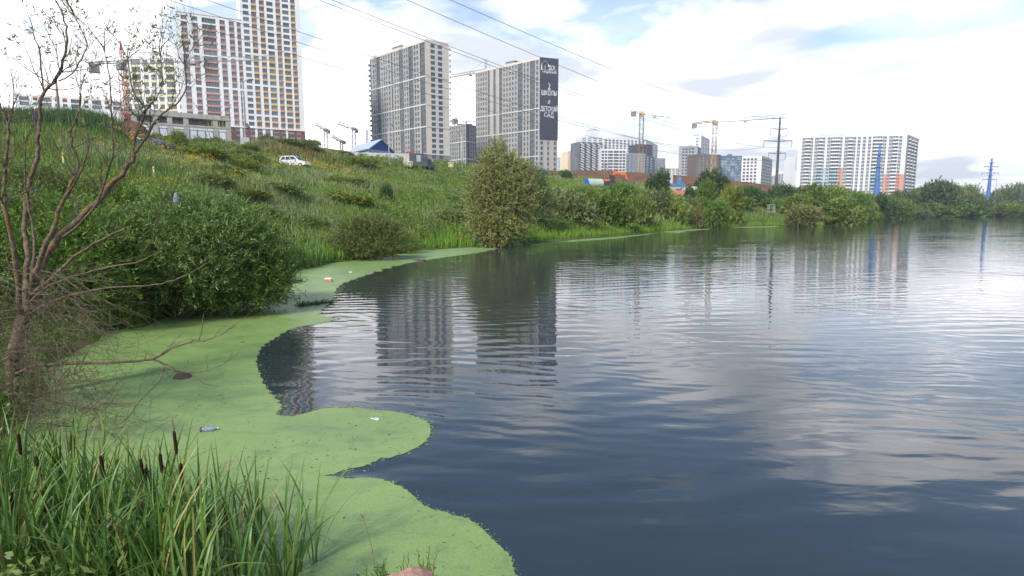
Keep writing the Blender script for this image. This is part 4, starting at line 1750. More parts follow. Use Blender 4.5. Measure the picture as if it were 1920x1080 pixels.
# dirt road the cars stand on
def road():
    pts = catmull([(-75, 40), (-52, 58), (-37, 64), (-29.5, 80), (-19, 108), (-13, 122), (0, 133), (14, 150), (30, 170)], 8)
    V, T = [], []
    for i, (x, y) in enumerate(pts):
        a, b = Vector(pts[max(i - 1, 0)]), Vector(pts[min(i + 1, len(pts) - 1)])
        d = (b - a).normalized()
        for k in (-2.6, -.9, .9, 2.6):
            q = (x - d.y * k, y + d.x * k)
            V.append((q[0], q[1], tz(*q) + .06))
    for i in range(len(pts) - 1):
        for k in range(3):
            j = i * 4 + k
            T.append((j, j + 1, j + 5, j + 4))
    o = np_mesh('dirt_road', np.array(V), np.array(T), mat('road_dirt', (.16, .135, .10), .95, .1, var=.25, scale=.5), nper=4)
    tag(o, 'narrow dirt road across the meadow slope', kind='structure')


road()

# ------------------------------------------------------------------ cranes
CR_Y = mat('crane_yellow', (.40, .285, .13), .55, .4, var=.15, scale=.4)
CR_W = solid((.17, .145, .095), .6)
CR_G = solid((.22, .22, .225), .6)
CR_R = solid((.36, .06, .045), .6)
CR_D = solid((.10, .10, .10), .7)


def lattice(mb, a, b, w, n, t=.22, h=None, tri=False, m=0):
    a, b = Vector(a), Vector(b)
    d = (b - a).normalized()
    up = Vector((0, 0, 1)) if abs(d.z) < .9 else Vector((0, 1, 0))
    x = d.cross(up).normalized()
    y = x.cross(d).normalized()
    h = h or w
    cor = [-x * w / 2 - y * h / 2, x * w / 2 - y * h / 2, x * w / 2 + y * h / 2, -x * w / 2 + y * h / 2] if not tri else [-x * w / 2 - y * h / 2, x * w / 2 - y * h / 2, y * h / 2]
    for c in cor:
        mb.beam(a + c, b + c, t, m)
    k = len(cor)
    for i in range(n):
        p, q = a.lerp(b, i / n), a.lerp(b, (i + 1) / n)
        for j in range(k):
            c0, c1 = cor[j], cor[(j + 1) % k]
            mb.beam(p + c0, q + c1, t * .7, m) if i % 2 else mb.beam(p + c1, q + c0, t * .7, m)


def tower_crane(label, Y, mast_px, top_py, base_py, jib, counter, mastm, jibm, cm, w=2.0, apex=None, group=None, t=.25, mast2=None, wt=1.0):
    """jib / counter: (px, py, Y) of their ends; the jib starts at the mast top"""
    base, top = at(mast_px, base_py, Y), at(mast_px, top_py, Y)
    base.x = top.x
    base.z -= 6
    e = empty('tower_crane', base, label, 'crane', group)
    mb = MB()
    n = max(6, int((top.z - base.z) / 2.6))
    if mast2:
        k = base.lerp(top, .42)
        lattice(mb, k, top, w, int(n * .58), t)
        mb2 = MB()
        lattice(mb2, base, k, w, int(n * .42), t)
        mb2.build('lower_mast', mast2, e)
    else:
        lattice(mb, base, top, w, n, t)
    mb.build('mast', mastm, e)
    j, c = at(*jib), at(*counter)
    mb = MB()
    lattice(mb, top + Vector((0, 0, .8)), j, w * .75, max(8, int((j - top).length / 2.2)), t * .8, tri=True, h=w * .85)
    jo = mb.build('jib', jibm, e)
    f = top.lerp(j, .45)
    tr = MB()
    tr.box((f.x, f.y, f.z - w * .5 - .3), (1.8, 1.4, .6))
    tr.build('trolley', CR_D, e)
    mb = MB()
    lattice(mb, top + Vector((0, 0, .8)), c, w * .7, max(3, int((c - top).length / 2.5)), t, h=w * .4)
    mb.build('counter_jib', cm, e)
    d = (c - top).normalized()
    cw = c - d * 1.6
    mb = MB()
    rz = math.atan2(d.y, d.x)
    mb.box((cw.x, cw.y, cw.z - 1.6 * wt), (3.2 * wt, 1.6, 3.2 * wt), rz)
    mb.build('counterweight', CR_G, e)
    mb = MB()
    mb.box((top.x + .2, top.y - w * .7, top.z - 1.2), (2.0, 1.8, 2.2))
    mb.box((top.x, top.y, top.z), (w * 1.25, w * 1.25, 1.3))
    mb.build('cab', cm, e)
    if apex:
        ap = at(*apex)
        mb = MB()
        for dx, dy in ((-1, -1), (1, -1), (1, 1), (-1, 1)):
            mb.beam(top + Vector((dx * w * .4, dy * w * .4, 0)), ap, t)
        for k in (.3, .6):
            for dx in (-1, 1):
                mb.beam(top.lerp(ap, k) + Vector((dx * w * .4 * (1 - k), 0, 0)), top.lerp(ap, k + .2) + Vector((-dx * w * .4 * (.8 - k), 0, 0)), t * .6)
        mb.build('tower_head', mastm, e)
        mb = MB()
        mb.beam(ap, top.lerp(j, .55), .12)
        mb.beam(ap, c, .12)
        mb.build('tie_rod', CR_G, e)
    return e


tower_crane('yellow tower crane with a short jib above the blue grey far block', 415, 1203.5, 213, 324, (1257, 217.5, 405), (1184, 208.5, 420), CR_W, CR_W, CR_Y, 2.6, mast2=CR_Y, t=.29)
tower_crane('large yellow tower crane with the longest jib, beside the dark pylon', 420, 1341, 229, 312, (1473, 217.5, 380), (1298, 232, 432), CR_W, CR_W, CR_Y, 2.6, mast2=CR_Y, t=.29)
tower_crane('red and white tower crane rising behind the bare tree', 225, 228, 120, 215, (512, 108, 236), (166, 119, 219), CR_R, solid((.27, .26, .25)), CR_G, 1.8, apex=(226, 76, 225), t=.17)
tower_crane('grey luffing crane farthest from the blue house', 600, 610.5, 243, 284, (591, 232, 585), (618, 246.5, 606), CR_G, CR_G, CR_G, 3.0, t=.36, wt=.8)
tower_crane('grey luffing crane rising behind the blue house roof', 600, 663, 241, 276, (633, 230, 580), (671, 245, 606), CR_G, CR_W, CR_G, 3.0, t=.36, wt=.8)
tower_crane('small grey crane between the two taller luffing cranes', 640, 640, 265, 292, (622, 255, 625), (648, 267, 645), CR_G, CR_G, CR_G, 2.8, t=.5, wt=.7)
tower_crane('grey crane whose head rises over the roof of the banner tower', 425, 911, 134, 320, (846, 142.5, 410), (921, 132, 428), CR_G, CR_W, CR_G, 2.0, apex=(911, 111, 425), t=.28)
tower_crane('grey crane on the roof of the lower grey tower', 450, 855, 226, 300, (897, 227, 446), (848, 224, 452), CR_G, CR_G, CR_D, 2.2, apex=(855, 213, 450), t=.3)
# thin far masts seen between the towers
for px, top, lab in ((689, 243, 'thin far mast left of the grey beige slab tower'), (1590, 0, None)):
    if lab:
        mb = MB()
        a, b = at(px, 285, 620), at(px, top, 620)
        lattice(mb, (a.x, 620, a.z), (a.x, 620, b.z), 1.6, 16, .35)
        tag(mb.build('lattice_mast', CR_G), lab, 'mast')

# ------------------------------------------------------------------ pylons and wires
CONCRETE_D = mat('dark_weathered_concrete', (.085, .08, .075), .9, .2, var=.25, scale=.4)
STEEL = solid((.14, .14, .145), .6, .4)
BLUEP = mat('blue_pylon_paint', (.055, .14, .36), .5, .45, var=.12, scale=.5)


def pylon(name, label, Y, base, top, arms, r0, r1, m, ins_len=2.6, ground=None, cat='pylon', armm=STEEL):
    """arms: (py, px_left, px_right)"""
    b, t = at(*base, Y), at(*top, Y)
    bx = (b.x + t.x) / 2
    b.x = t.x = bx
    g = tz(bx, Y) - .5
    e = empty(name, (bx, Y, g), label, cat)
    mb = MB()
    n = 8
    mb.tube([(bx, Y, g + (t.z - g) * i / n) for i in range(n + 1)], [r0 + (r1 - r0) * i / n for i in range(n + 1)], 12)
    mb.build('shaft', m, e, smooth=True)
    ends = []
    for py, pl, pr in arms:
        z = ztop(bx / Y * 0 + base[0], py, Y)
        xl, xr = at(pl, py, Y).x, at(pr, py, Y).x
        for x in (xl, xr):
            mb = MB()
            mb.beam((bx, Y, z), (x, Y, z + .25), .28, h=.34)
            mb.beam((bx, Y, z + 1.0), (bx + (x - bx) * .55, Y, z + .22), .12)
            mb.build('crossarm', armm, e)
            mb = MB()
            k = 9
            mb.tube([(x, Y, z + .1 - ins_len * i / k) for i in range(k + 1)], [.05 if i % 2 else .15 for i in range(k + 1)], 7)
            mb.build('insulator', STEEL, e)
            ends.append(Vector((x, Y, z + .1 - ins_len)))
    # collars
    for py, _, _ in arms:
        z = ztop(base[0], py, Y) + 2.2
        mb = MB()
        mb.tube([(bx, Y, z), (bx, Y, z + .3)], r0 * .9, 10)
        mb.build('collar', STEEL, e)
    ends.append(Vector((bx, Y, t.z)))
    return e, ends


PY, PE = pylon('power_pylon', 'dark concrete power pylon with three crossarms, standing by the yellow crane jib', 230, (1456, 362), (1461.5, 221),
               [(242.5, 1445, 1476), (265, 1432.5, 1485), (288, 1441.5, 1472.5)], .62, .30, CONCRETE_D, 2.4)
pylon('power_pylon', 'blue steel power pylon in front of the coral based block', 300, (1641, 385), (1650.5, 272), [(322, 1641, 1655), (346, 1639, 1654), (300, 1644, 1654)], 1.55, .42, BLUEP, 1.2, armm=BLUEP)
pylon('power_pylon', 'blue steel power pylon standing alone among the far trees', 352, (1851, 394), (1859, 297), [(313, 1845, 1870.5), (325, 1841, 1872.5), (337, 1842.5, 1868.5)], 1.5, .40, BLUEP, 1.0, armm=BLUEP)

WIRE = solid((.13, .13, .135), .5, .3)


def wire(label, A, B, C, group='power lines strung to the dark pylon'):
    """A, B picture points; C a pylon fixing: the wire hangs in the vertical plane through A and C"""
    a = at(*A, 46)
    d = Vector((C.x - a.x, C.y - a.y))
    ray = at(*B, 1.0) - Vector((0, 0, CAM_H))        # direction with unit Y
    # (a + s d) x = ray.x * y
    s = (ray.x * a.y - a.x) / (d.x - ray.x * d.y)
    y = a.y + s * d.y
    b = at(*B, y)
    # quadratic z through s = 0, s, 1
    za, zb, zc = a.z, b.z, C.z
    q = ((zb - za) - s * (zc - za)) / (s * s - s)
    l = (zc - za) - q
    mb = MB()
    pts, rr = [], []
    for i in range(41):
        t = -.22 + 1.22 * i / 40
        pts.append((a.x + d.x * t, a.y + d.y * t, za + l * t + q * t * t))
        rr.append(.020 + .034 * max(0, t))
    mb.tube(pts, rr, 5)
    o = mb.build('power_line', WIRE, smooth=True)
    tag(o, label, 'power line', group)


wire('lowest power line, crossing the middle of the white tower', (213, 0), (698, 146), PE[4])
wire('power line next above the lowest, passing left of the orange panels', (317, 0), (697, 123), PE[2])
wire('power line crossing the very top of the white tower', (388, 0), (700, 107), PE[5])
wire('left line of the close pair crossing the roof of the grey beige slab tower', (598, 0), (905, 117), PE[3])
wire('right line of the close pair above the grey beige slab tower', (623, 0), (1047, 163), PE[1])
wire('power line touching the top corner of the banner tower', (763, 0), (1040, 119), PE[0])
wire('thin highest wire running to the pylon tip', (845, 0), (1047, 88), PE[6])

# ------------------------------------------------------------------ poles, lamps, signs
GALV = solid((.36, .36, .35), .6, .4)
WOODP = mat('weathered_pole', (.20, .175, .14), .9, .2, var=.2, scale=2)


def pole(name, label, px, top, base, Y, r=.11, m=GALV, cat='pole', lamp=None, arms=(), group=None, lean=0.0):
    b, t = at(px, base, Y), at(px, top, Y)
    t.x = b.x + lean
    g = min(b.z, tz(b.x, Y)) - .3
    e = empty(name, (b.x, Y, g), label, cat, group)
    mb = MB()
    mb.tube([(b.x, Y, g), (b.x + lean * .5, Y, (g + t.z) / 2), t], [r, r * .85, r * .6], 8)
    mb.build('shaft', m, e, smooth=True)
    if lamp:
        mb = MB()
        mb.tube([t, t + Vector((lamp * .5, 0, .35)), t + Vector((lamp, 0, .5))], .06, 6)
        mb.build('arm', m, e)
        mb = MB()
        q = t + Vector((lamp * 1.25, 0, .5))
        mb.box(q, (abs(lamp) * .6, .35, .16))
        mb.build('lamp_head', CR_D, e)
    for dz, w in arms:
        mb = MB()
        mb.beam(t + Vector((-w, 0, -dz)), t + Vector((w, 0, -dz)), .12)
        for x in (-w * .9, 0, w * .9):
            mb.tube([t + Vector((x, 0, -dz)), t + Vector((x, 0, -dz + .3))], .06, 5)
        mb.build('crossarm', STEEL, e)
    return e


e = pole('street_lamp', 'street lamp with a grey box, in front of the brick base of the white tower', 462.5, 156, 300, 88, .13, lamp=1.0)
q = at(455, 265, 87.6)
mb = MB()
mb.box((q.x + .3, 87.7, q.z), (1.35, .12, 1.15))
mb.build('sign_board', solid((.30, .305, .31)), e)
mb = MB()
mb.tube([at(462, 232, 87.9), at(466, 240, 87.9)], [.2, .24], 8)
mb.build('loudspeaker', CR_D, e)
pole('street_lamp', 'tall thin lamp post rising from the grass below the blue house', 730.5, 241, 325, 108, .10, lamp=.6)
pole('street_lamp', 'thin lamp post between the lower grey tower and the shoreline willow', 866.5, 254, 326, 124, .10, lamp=-.6)
pole('utility_pole', 'wooden pole standing behind the bare tree branches on the left crest', 112, 142, 224, 56, .13, WOODP)
pole('utility_pole', 'dark utility pole with a crossarm beside the cream end wall', 1075.5, 279, 338, 146, .14, WOODP, arms=((.5, .8),))
pole('utility_pole', 'pale utility pole close to the darker crossarm pole', 1079, 291, 338, 147, .13, solid((.42, .38, .30)), arms=((.2, .5),))
e = pole('utility_pole', 'braced utility pole with two crossarms left of the orange excavator', 1133, 300, 347, 140, .14, WOODP, arms=((.4, .9), (1.2, .7)))
for dx in (1.6, 4.2):
    mb = MB()
    t_ = at(1133, 306, 140)
    mb.tube([t_ + Vector((0.1, 0, -.4)), (t_.x + dx, 140, tz(t_.x + dx, 140))], .08, 6)
    mb.build('brace', WOODP, e)
pole('utility_pole', 'small pole beside the grey far block above the earth bank', 1271, 318, 345, 214, .14, WOODP, arms=((.4, .8),))
pole('utility_pole', 'short weathered pole standing in front of the earth bank', 1412, 346, 378, 205, .10, WOODP)
pole('utility_pole', 'dark post above the largest round tree of the far bank', 1768.5, 342, 372, 380, .35, CR_D)
pole('utility_pole', 'dark post near the edge of the far bank trees', 1914, 342, 376, 420, .35, CR_D)
pole('utility_pole', 'thin pale post just beside the lone blue pylon', 1864, 340, 385, 400, .2, CR_G)


def crosswalk_sign(label, px, py, base, Y):
    c = at(px, py, Y)
    b = at(px, base, Y)
    e = empty('crosswalk_sign', (c.x, Y, b.z - .4), label, 'road sign')
    mb = MB()
    mb.tube([(c.x, Y, b.z - .4), (c.x, Y, c.z + .5)], .05, 8)
    mb.build('post', GALV, e)
    s = .92
    mb = MB()
    mb.box((c.x, Y - .07, c.z), (s, .03, s))
    mb.build('border', solid((.66, .62, .06)), e)
    mb = MB()
    mb.box((c.x, Y - .09, c.z), (s * .74, .03, s * .74))
    mb.build('plate', solid((.02, .09, .36)), e)
    mb = MB()
    k = s * .31
    mb.prism([(-k, -k * .85), (k, -k * .85), (0, k)], (1, 0, 0), (0, 0, 1), (c.x, Y - .112, c.z), (0, .006, 0))
    mb.build('triangle', solid((.8, .8, .8)), e)
    mb = MB()
    f = Y - .122
    mb.tube([(c.x, f, c.z + .05), (c.x, f, c.z + .10)], .03, 6)
    for p, q in (((0, .04), (0, -.08)), ((0, -.08), (-.09, -.2)), ((0, -.08), (.08, -.2)), ((0, .02), (-.09, -.05)), ((0, .02), (.09, -.04))):
        mb.beam((c.x + p[0], f, c.z + p[1]), (c.x + q[0], f, c.z + q[1]), .04, h=.01)
    mb.build('walking_figure', CR_D, e)


crosswalk_sign('pedestrian crossing sign beside the box truck', 769.5, 307.5, 328, 113)
crosswalk_sign('pedestrian crossing sign in front of the lower grey tower', 845.5, 308.5, 330, 119)
c = at(768.5, 288.5, 190)
e = empty('billboard', (c.x, 190, tz(c.x, 190)), 'small red board over a white panel at the end of the grey fence', 'sign')
mb = MB()
mb.box((c.x, 190, c.z), (2.3, .12, 1.5))
mb.build('board', solid((.30, .035, .03)), e)
mb = MB()
mb.box((c.x + .2, 190, c.z - 1.7), (2.6, .1, 1.6))
mb.build('panel', solid((.6, .62, .62)), e)
for dx in (-.9, .9):
    mb = MB()
    mb.tube([(c.x + dx, 190.1, tz(c.x, 190) - .5), (c.x + dx, 190.1, c.z + .6)], .06, 6)
    mb.build('post', GALV, e)


def fence():
    PAN = mat('grey_profiled_sheet', (.36, .36, .375), .6, .35, var=.05, scale=.5, objvar=.05)
    p0, p1 = at(640, 295, 222), at(770, 303, 205)
    t0, t1 = ztop(640, 286, 222), ztop(770, 290, 205)
    e = empty('sheet_metal_fence', (p0 + p1) / 2, 'grey sheet metal fence below the blue site office', 'fence')
    n = 15
    d = (p1 - p0)
    rz = math.atan2(d.y, d.x)
    for i in range(n):
        f = (i + .5) / n
        c = p0.lerp(p1, f)
        h = (t0 + (t1 - t0) * f) - c.z + .6
        w = d.length / n
        mb = MB()
        for j in range(6):
            mb.box((c.x + d.x / n * ((j + .5) / 6 - .5), c.y + d.y / n * ((j + .5) / 6 - .5) + (.03 if j % 2 else 0), c.z - .3 + h / 2), (w / 6 + .01, .05, h), rz)
        mb.build('panel', PAN, e)
    for i in range(n + 1):
        c = p0.lerp(p1, i / n)
        mb = MB()
        mb.box((c.x, c.y - .08, c.z + (t0 + (t1 - t0) * i / n - c.z) / 2), (.12, .1, t0 + (t1 - t0) * i / n - c.z + .3))
        mb.build('post', GALV, e)


fence()
# low red and white barrier along the verge
p0, p1 = at(800, 316, 170), at(888, 322, 185)
e = empty('barrier', (p0 + p1) / 2, 'long low rusty barrier behind the crossing signs', 'barrier')
mb = MB()
mb.beam(p0, p1, .25, h=.5)
mb.build('rail', solid((.45, .36, .30)), e)
for i in range(9):
    q = p0.lerp(p1, i / 8)
    mb = MB()
    mb.beam(q - Vector((0, 0, 1.2)), q, .18)
    mb.build('post', GALV, e)

# ------------------------------------------------------------------ vehicles
TYRE = solid((.02, .02, .021), .9, .2)
CARGLASS = mat('car_glass', (.016, .018, .02), .08, .6, var=.1)
RIM = solid((.40, .40, .41), .4, .5, .3)


def car(label, loc, rz, paint, kind):
    Lr, W = 4.2, 1.78
    if kind == 'suv':
        body = [(0, .42), (-.02, .62), (.04, 1.0), (.5, 1.06), (3.05, 1.04), (3.95, .90), (4.16, .72), (4.2, .42), (3.9, .3), (.3, .3)]
        cab0, cab1, zb, zt = (.06, 3.12), (.42, 2.35), 1.03, 1.66
    else:
        body = [(0, .42), (0, .78), (.08, .95), (.9, 1.0), (3.2, .94), (4.25, .80), (4.45, .62), (4.45, .40), (4.1, .26), (.3, .26)]
        cab0, cab1, zb, zt = (.55, 3.35), (1.25, 2.45), .96, 1.44
    e = empty('parked_car', loc, label, 'car')
    o = Vector(loc)
    ca, sa = math.cos(rz), math.sin(rz)

    def T(x, y, z):
        x -= Lr / 2
        return (o.x + x * ca - y * sa, o.y + x * sa + y * ca, o.z + z)
    mb = MB()
    n = len(body)
    ys = (-W / 2, -W / 2 + .08, W / 2 - .08, W / 2)
    sc = (.97, 1, 1, .97)
    idx = []
    for y, s in zip(ys, sc):
        idx.append(len(mb.v))
        mb.v.extend([T(Lr / 2 + (x - Lr / 2) * s, y, .65 + (z - .65) * s) for x, z in body])
    for a, b in zip(idx[:-1], idx[1:]):
        for i in range(n):
            j = (i + 1) % n
            mb.f.append((a + i, a + j, b + j, b + i))
            mb.m.append(0)
    mb.f.append(tuple(idx[0] + i for i in range(n)))
    mb.f.append(tuple(idx[3] + i for i in reversed(range(n))))
    mb.m += [0, 0]
    mb.build('body', paint, e)
    hb, ht = W / 2 - .06, W / 2 - .26
    c8 = [T(cab0[0], -hb, zb), T(cab0[1], -hb, zb), T(cab0[1], hb, zb), T(cab0[0], hb, zb), T(cab1[0], -ht, zt), T(cab1[1], -ht, zt), T(cab1[1], ht, zt), T(cab1[0], ht, zt)]
    mb = MB()
    for q in ((4, 5, 6, 7), (0, 1, 5, 4), (1, 2, 6, 5), (2, 3, 7, 6), (3, 0, 4, 7)):
        mb.face([c8[i] for i in q])
    mb.build('cabin', paint, e)

    def pane(a, b, c, d, m0, m1, name='window'):
        a, b, c, d = map(Vector, (a, b, c, d))
        nn = (b - a).cross(d - a).normalized() * .012

        def bl(u, v):
            return a.lerp(b, u).lerp(d.lerp(c, u), v) + nn
        mb = MB()
        mb.face([bl(m0, .12), bl(m1, .12), bl(m1, .88), bl(m0, .88)])
        mb.build(name, CARGLASS, e)
    for s in (0, 1):
        q = (c8[0], c8[1], c8[5], c8[4]) if s == 0 else (c8[2], c8[3], c8[7], c8[6])
        cuts = ((.06, .30), (.33, .60), (.63, .95))
        for a, b in cuts:
            pane(*q, a, b)
    pane(c8[1], c8[2], c8[6], c8[5], .06, .94, 'windscreen')
    pane(c8[3], c8[0], c8[4], c8[7], .08, .92, 'rear_window')
    for x in (.82, 3.42):
        for y in (-W / 2 + .08, W / 2 - .08):
            mb = MB()
            a, b = Vector(T(x, y - .11, .33)), Vector(T(x, y + .11, .33))
            mb.tube([a, b], .33, 14)
            w = mb.build('wheel', TYRE, e)
            mb = MB()
            mb.tube([a - (b - a) * .04, b + (b - a) * .04], .2, 10)
            r = mb.build('rim', RIM, e)
            r.parent = w
    for y in (-.62, .62):
        mb = MB()
        c = T(Lr - .12, y, .72)
        mb.box(c, (.18, .34, .16), rz)
        mb.build('headlight', solid((.6, .62, .64), .15), e)
        mb = MB()
        mb.box(T(.02, y, .86), (.10, .26, .3), rz)
        mb.build('tail_light', solid((.34, .02, .015), .3), e)
    for y in (-W / 2 - .06, W / 2 + .06):
        mb = MB()
        mb.box(T(cab0[1] - .5, y, zb + .06), (.2, .14, .16), rz)
        mb.build('mirror', paint, e)
    if kind == 'suv':
        for y in (-ht + .08, ht - .08):
            mb = MB()
            mb.beam(T(cab1[0] + .1, y, zt + .05), T(cab1[1] - .1, y, zt + .05), .05)
            mb.build('roof_rail', CR_G, e)


CARWHITE = mat('car_white', (.62, .63, .64), .25, .5, var=.04)
CARDARK = mat('car_dark', (.035, .045, .055), .22, .5, var=.1)
CARSILVER = mat('car_silver', (.42, .43, .44), .3, .5, .3, var=.05)
CARS = []
for lab, px, py, Y, rz, paint, kind in (('white hatchback parked on the grassy slope below the brown mound', 553, 312, 80, R(-8), CARWHITE, 'suv'),
                                        ('dark sedan half hidden in tall grass behind the bare tree', 288, 291, 62, R(-14), CARDARK, 'sedan'),
                                        ('pale silver car just behind the dark sedan', 263, 284, 66.5, R(-10), CARSILVER, 'sedan')):
    q = at(px, py, Y)
    if kind == 'sedan':
        CARS.append((q.x, Y))
    car(lab, (q.x, Y, max(q.z, tz(q.x, Y)) + (.12 if kind == 'sedan' else -.28)), rz, paint, kind)
    bpy.data.objects[[o.name for o in bpy.data.objects if o.get('label') == lab][0]].scale = (.9, .9, .92)


def truck():
    q = at(792, 327, 116)
    o = Vector((q.x, 116, max(q.z, tz(q.x, 116)) - .15))
    rz = R(38)
    e = empty('box_truck', o, 'box truck with a dirty pale rear and dark grey side by the crossing sign', 'truck')
    ca, sa = math.cos(rz), math.sin(rz)

    def T(x, y, z):
        return (o.x + x * ca - y * sa, o.y + x * sa + y * ca, o.z + z)
    PALE, DK = mat('truck_pale', (.42, .40, .37), .6, .3, var=.12, scale=.8), mat('truck_dark', (.13, .13, .14), .6, .3, var=.2, scale=.8)
    mb = MB()
    mb.box(T(-1.4, 0, 2.0), (3.9, 2.3, 2.35), rz)
    mb.build('cargo_box', DK, e)
    mb = MB()
    for y in (-.56, .56):
        mb.box(T(-3.38, y, 2.0), (.06, 1.1, 2.25), rz)
        d = mb.build('rear_door', PALE, e)
        b = MB()
        b.beam(T(-3.44, y * .25, 1.0), T(-3.44, y * .25, 3.0), .05)
        h = b.build('lock_bar', GALV, e)
        h.parent = d
        mb = MB()
    mb.box(T(-1.4, -1.165, 2.25), (.9, .02, 1.2), rz)
    mb.build('poster', solid((.55, .55, .56)), e)
    mb = MB()
    mb.prism([(.65, .55), (2.3, .55), (2.35, 1.15), (1.75, 1.45), (1.3, 2.25), (.65, 2.3)], (ca, sa, 0), (0, 0, 1), T(0, -1.0, 0), Vector((-sa, ca, 0)) * 2.0)
    mb.build('cab', mat('truck_cab', (.06, .075, .11), .4, .4), e)
    mb = MB()
    mb.face([T(.8, -1.02, 1.5), T(1.55, -1.02, 1.5), T(1.25, -1.02, 2.15), T(.8, -1.02, 2.15)])
    mb.build('side_window', CARGLASS, e)
    mb = MB()
    mb.face([T(1.78, -.85, 1.46), T(1.78, .85, 1.46), T(1.335, .8, 2.22), T(1.335, -.8, 2.22)])
    mb.build('windscreen', CARGLASS, e)
    for x in (-2.3, 1.6):
        for y in (-.9, .9):
            mb = MB()
            mb.tube([T(x, y - .14, .4), T(x, y + .14, .4)], .4, 14)
            mb.build('wheel', TYRE, e)
    mb = MB()
    mb.box(T(-.6, 0, .7), (5.4, .9, .2), rz)
    mb.build('chassis', CR_D, e)


truck()

# ------------------------------------------------------------------ things on the building site
def tank():
    q = at(1100, 352, 131)
    e = empty('storage_tank', (q.x, 131, q.z - .4), 'pale green horizontal tank with a bright blue round end', 'tank')
    ax = Vector((1, .38, 0)).normalized()
    a = Vector((q.x, 131, q.z + .85))
    r = 1.15
    mb = MB()
    mb.tube([a, a + ax * 3.6], r, 24)
    mb.build('barrel', mat('tank_green', (.36, .43, .34), .6, .3, var=.1), e, smooth=False)
    BLU = mat('tank_blue', (.02, .12, .42), .5, .4, var=.1)
    mb = MB()
    mb.tube([a - ax * .12, a - ax * .01], r * 1.04, 24)
    mb.build('end_cap', BLU, e)
    mb = MB()
    mb.tube([a + ax * 3.61, a + ax * 3.7], r * 1.03, 24)
    mb.build('end_cap', BLU, e)
    mb = MB()
    side = Vector((ax.y, -ax.x, 0))
    mb.beam(a - ax * .15 - side * .5 + Vector((0, 0, -.2)), a - ax * .15 + side * .5 + Vector((0, 0, -.2)), .3, h=.05)
    mb.build('hatch', solid((.4, .5, .6)), e)
    for k in (.6, 3.0):
        mb = MB()
        p = a + ax * k
        mb.box((p.x, p.y, p.z - 1.05), (.4, 1.7, .7), math.atan2(ax.y, ax.x))
        mb.build('saddle', CR_G, e)


tank()


def site_box(name, label, cat, px0, px1, py0, py1, Y, m, dep=2.4, roofm=None, door=None):
    a, b = at(px0, py1, Y), at(px1, py1, Y)
    h = ztop((px0 + px1) / 2, py0, Y) - a.z
    cx = (a.x + b.x) / 2
    e = empty(name, (cx, Y, a.z - .3), label, cat)
    mb = MB()
    mb.box((cx, Y + dep / 2, a.z + h / 2 - .15), (b.x - a.x, dep, h + .3))
    mb.build('shell', m, e)
    mb = MB()
    mb.box((cx, Y + dep / 2, a.z + h + .07), ((b.x - a.x) * 1.03, dep * 1.04, .14))
    mb.build('lid', roofm or m, e)
    for k in range(5):
        mb = MB()
        x = a.x + (b.x - a.x) * (k + .5) / 5
        mb.box((x, Y - .03, a.z + h / 2), (.09, .06, h * .94))
        mb.build('rib', m, e)
    if door:
        mb = MB()
        mb.box((a.x + (b.x - a.x) * door, Y - .09, a.z + h * .42), ((b.x - a.x) * .25, .05, h * .8))
        mb.build('door', CR_D, e)
    return e


site_box('waste_skip', 'low dark skip between the tank and the orange excavator', 'skip', 1128, 1154, 340.5, 352, 133, solid((.04, .043, .05)))
site_box('site_container', 'white site container half hidden by the shrubs right of the settling tank', 'container', 1283, 1306, 351, 368, 150, solid((.56, .57, .57)), door=.35)
site_box('pump_box', 'small blue steel box standing on the settling tank rim', 'box', 1272, 1277, 333, 347, 157, solid((.10, .26, .46)), 1.0)
site_box('silo_box', 'white slanted hopper box beside the blue box on the tank', 'box', 1249, 1254, 331, 345, 157.5, solid((.58, .58, .58)), .9)
site_box('silo_box', 'taller white box between the hopper and the blue box', 'box', 1256, 1261, 329, 345, 157.5, solid((.56, .57, .57)), .9)


def settling_tank():
    q = at(1266, 362, 157)
    e = empty('settling_tank', (q.x, 157, q.z - .5), 'dull yellow settling tank with a blue rim beside the dark round tree', 'tank')
    w = 17 / F_PX * 157
    h = ztop(1266, 347, 157) - q.z
    mb = MB()
    mb.box((q.x, 157 + w * .6, q.z + h / 2 - .3), (w * 2, w * 1.2, h + .6))
    mb.build('wall', mat('tank_ochre', (.36, .35, .20), .8, .2, var=.15, scale=.6), e)
    mb = MB()
    for dx, dy, sx, sy in ((0, -.06, w * 2.1, .25), (0, w * 1.2, w * 2.1, .25), (-w, w * .6, .25, w * 1.2), (w, w * .6, .25, w * 1.2)):
        mb.box((q.x + dx, 157 + dy, q.z + h + .05), (sx, sy, .5))
    mb.build('rim', solid((.04, .20, .46)), e)
    for k in range(6):
        mb = MB()
        x = q.x - w + 2 * w * (k + .3) / 6
        mb.beam((x, 156.85, q.z + h + .3), (x, 156.85, q.z + h + 1.1), .07)
        mb.build('railing_post', solid((.10, .22, .42)), e)


settling_tank()
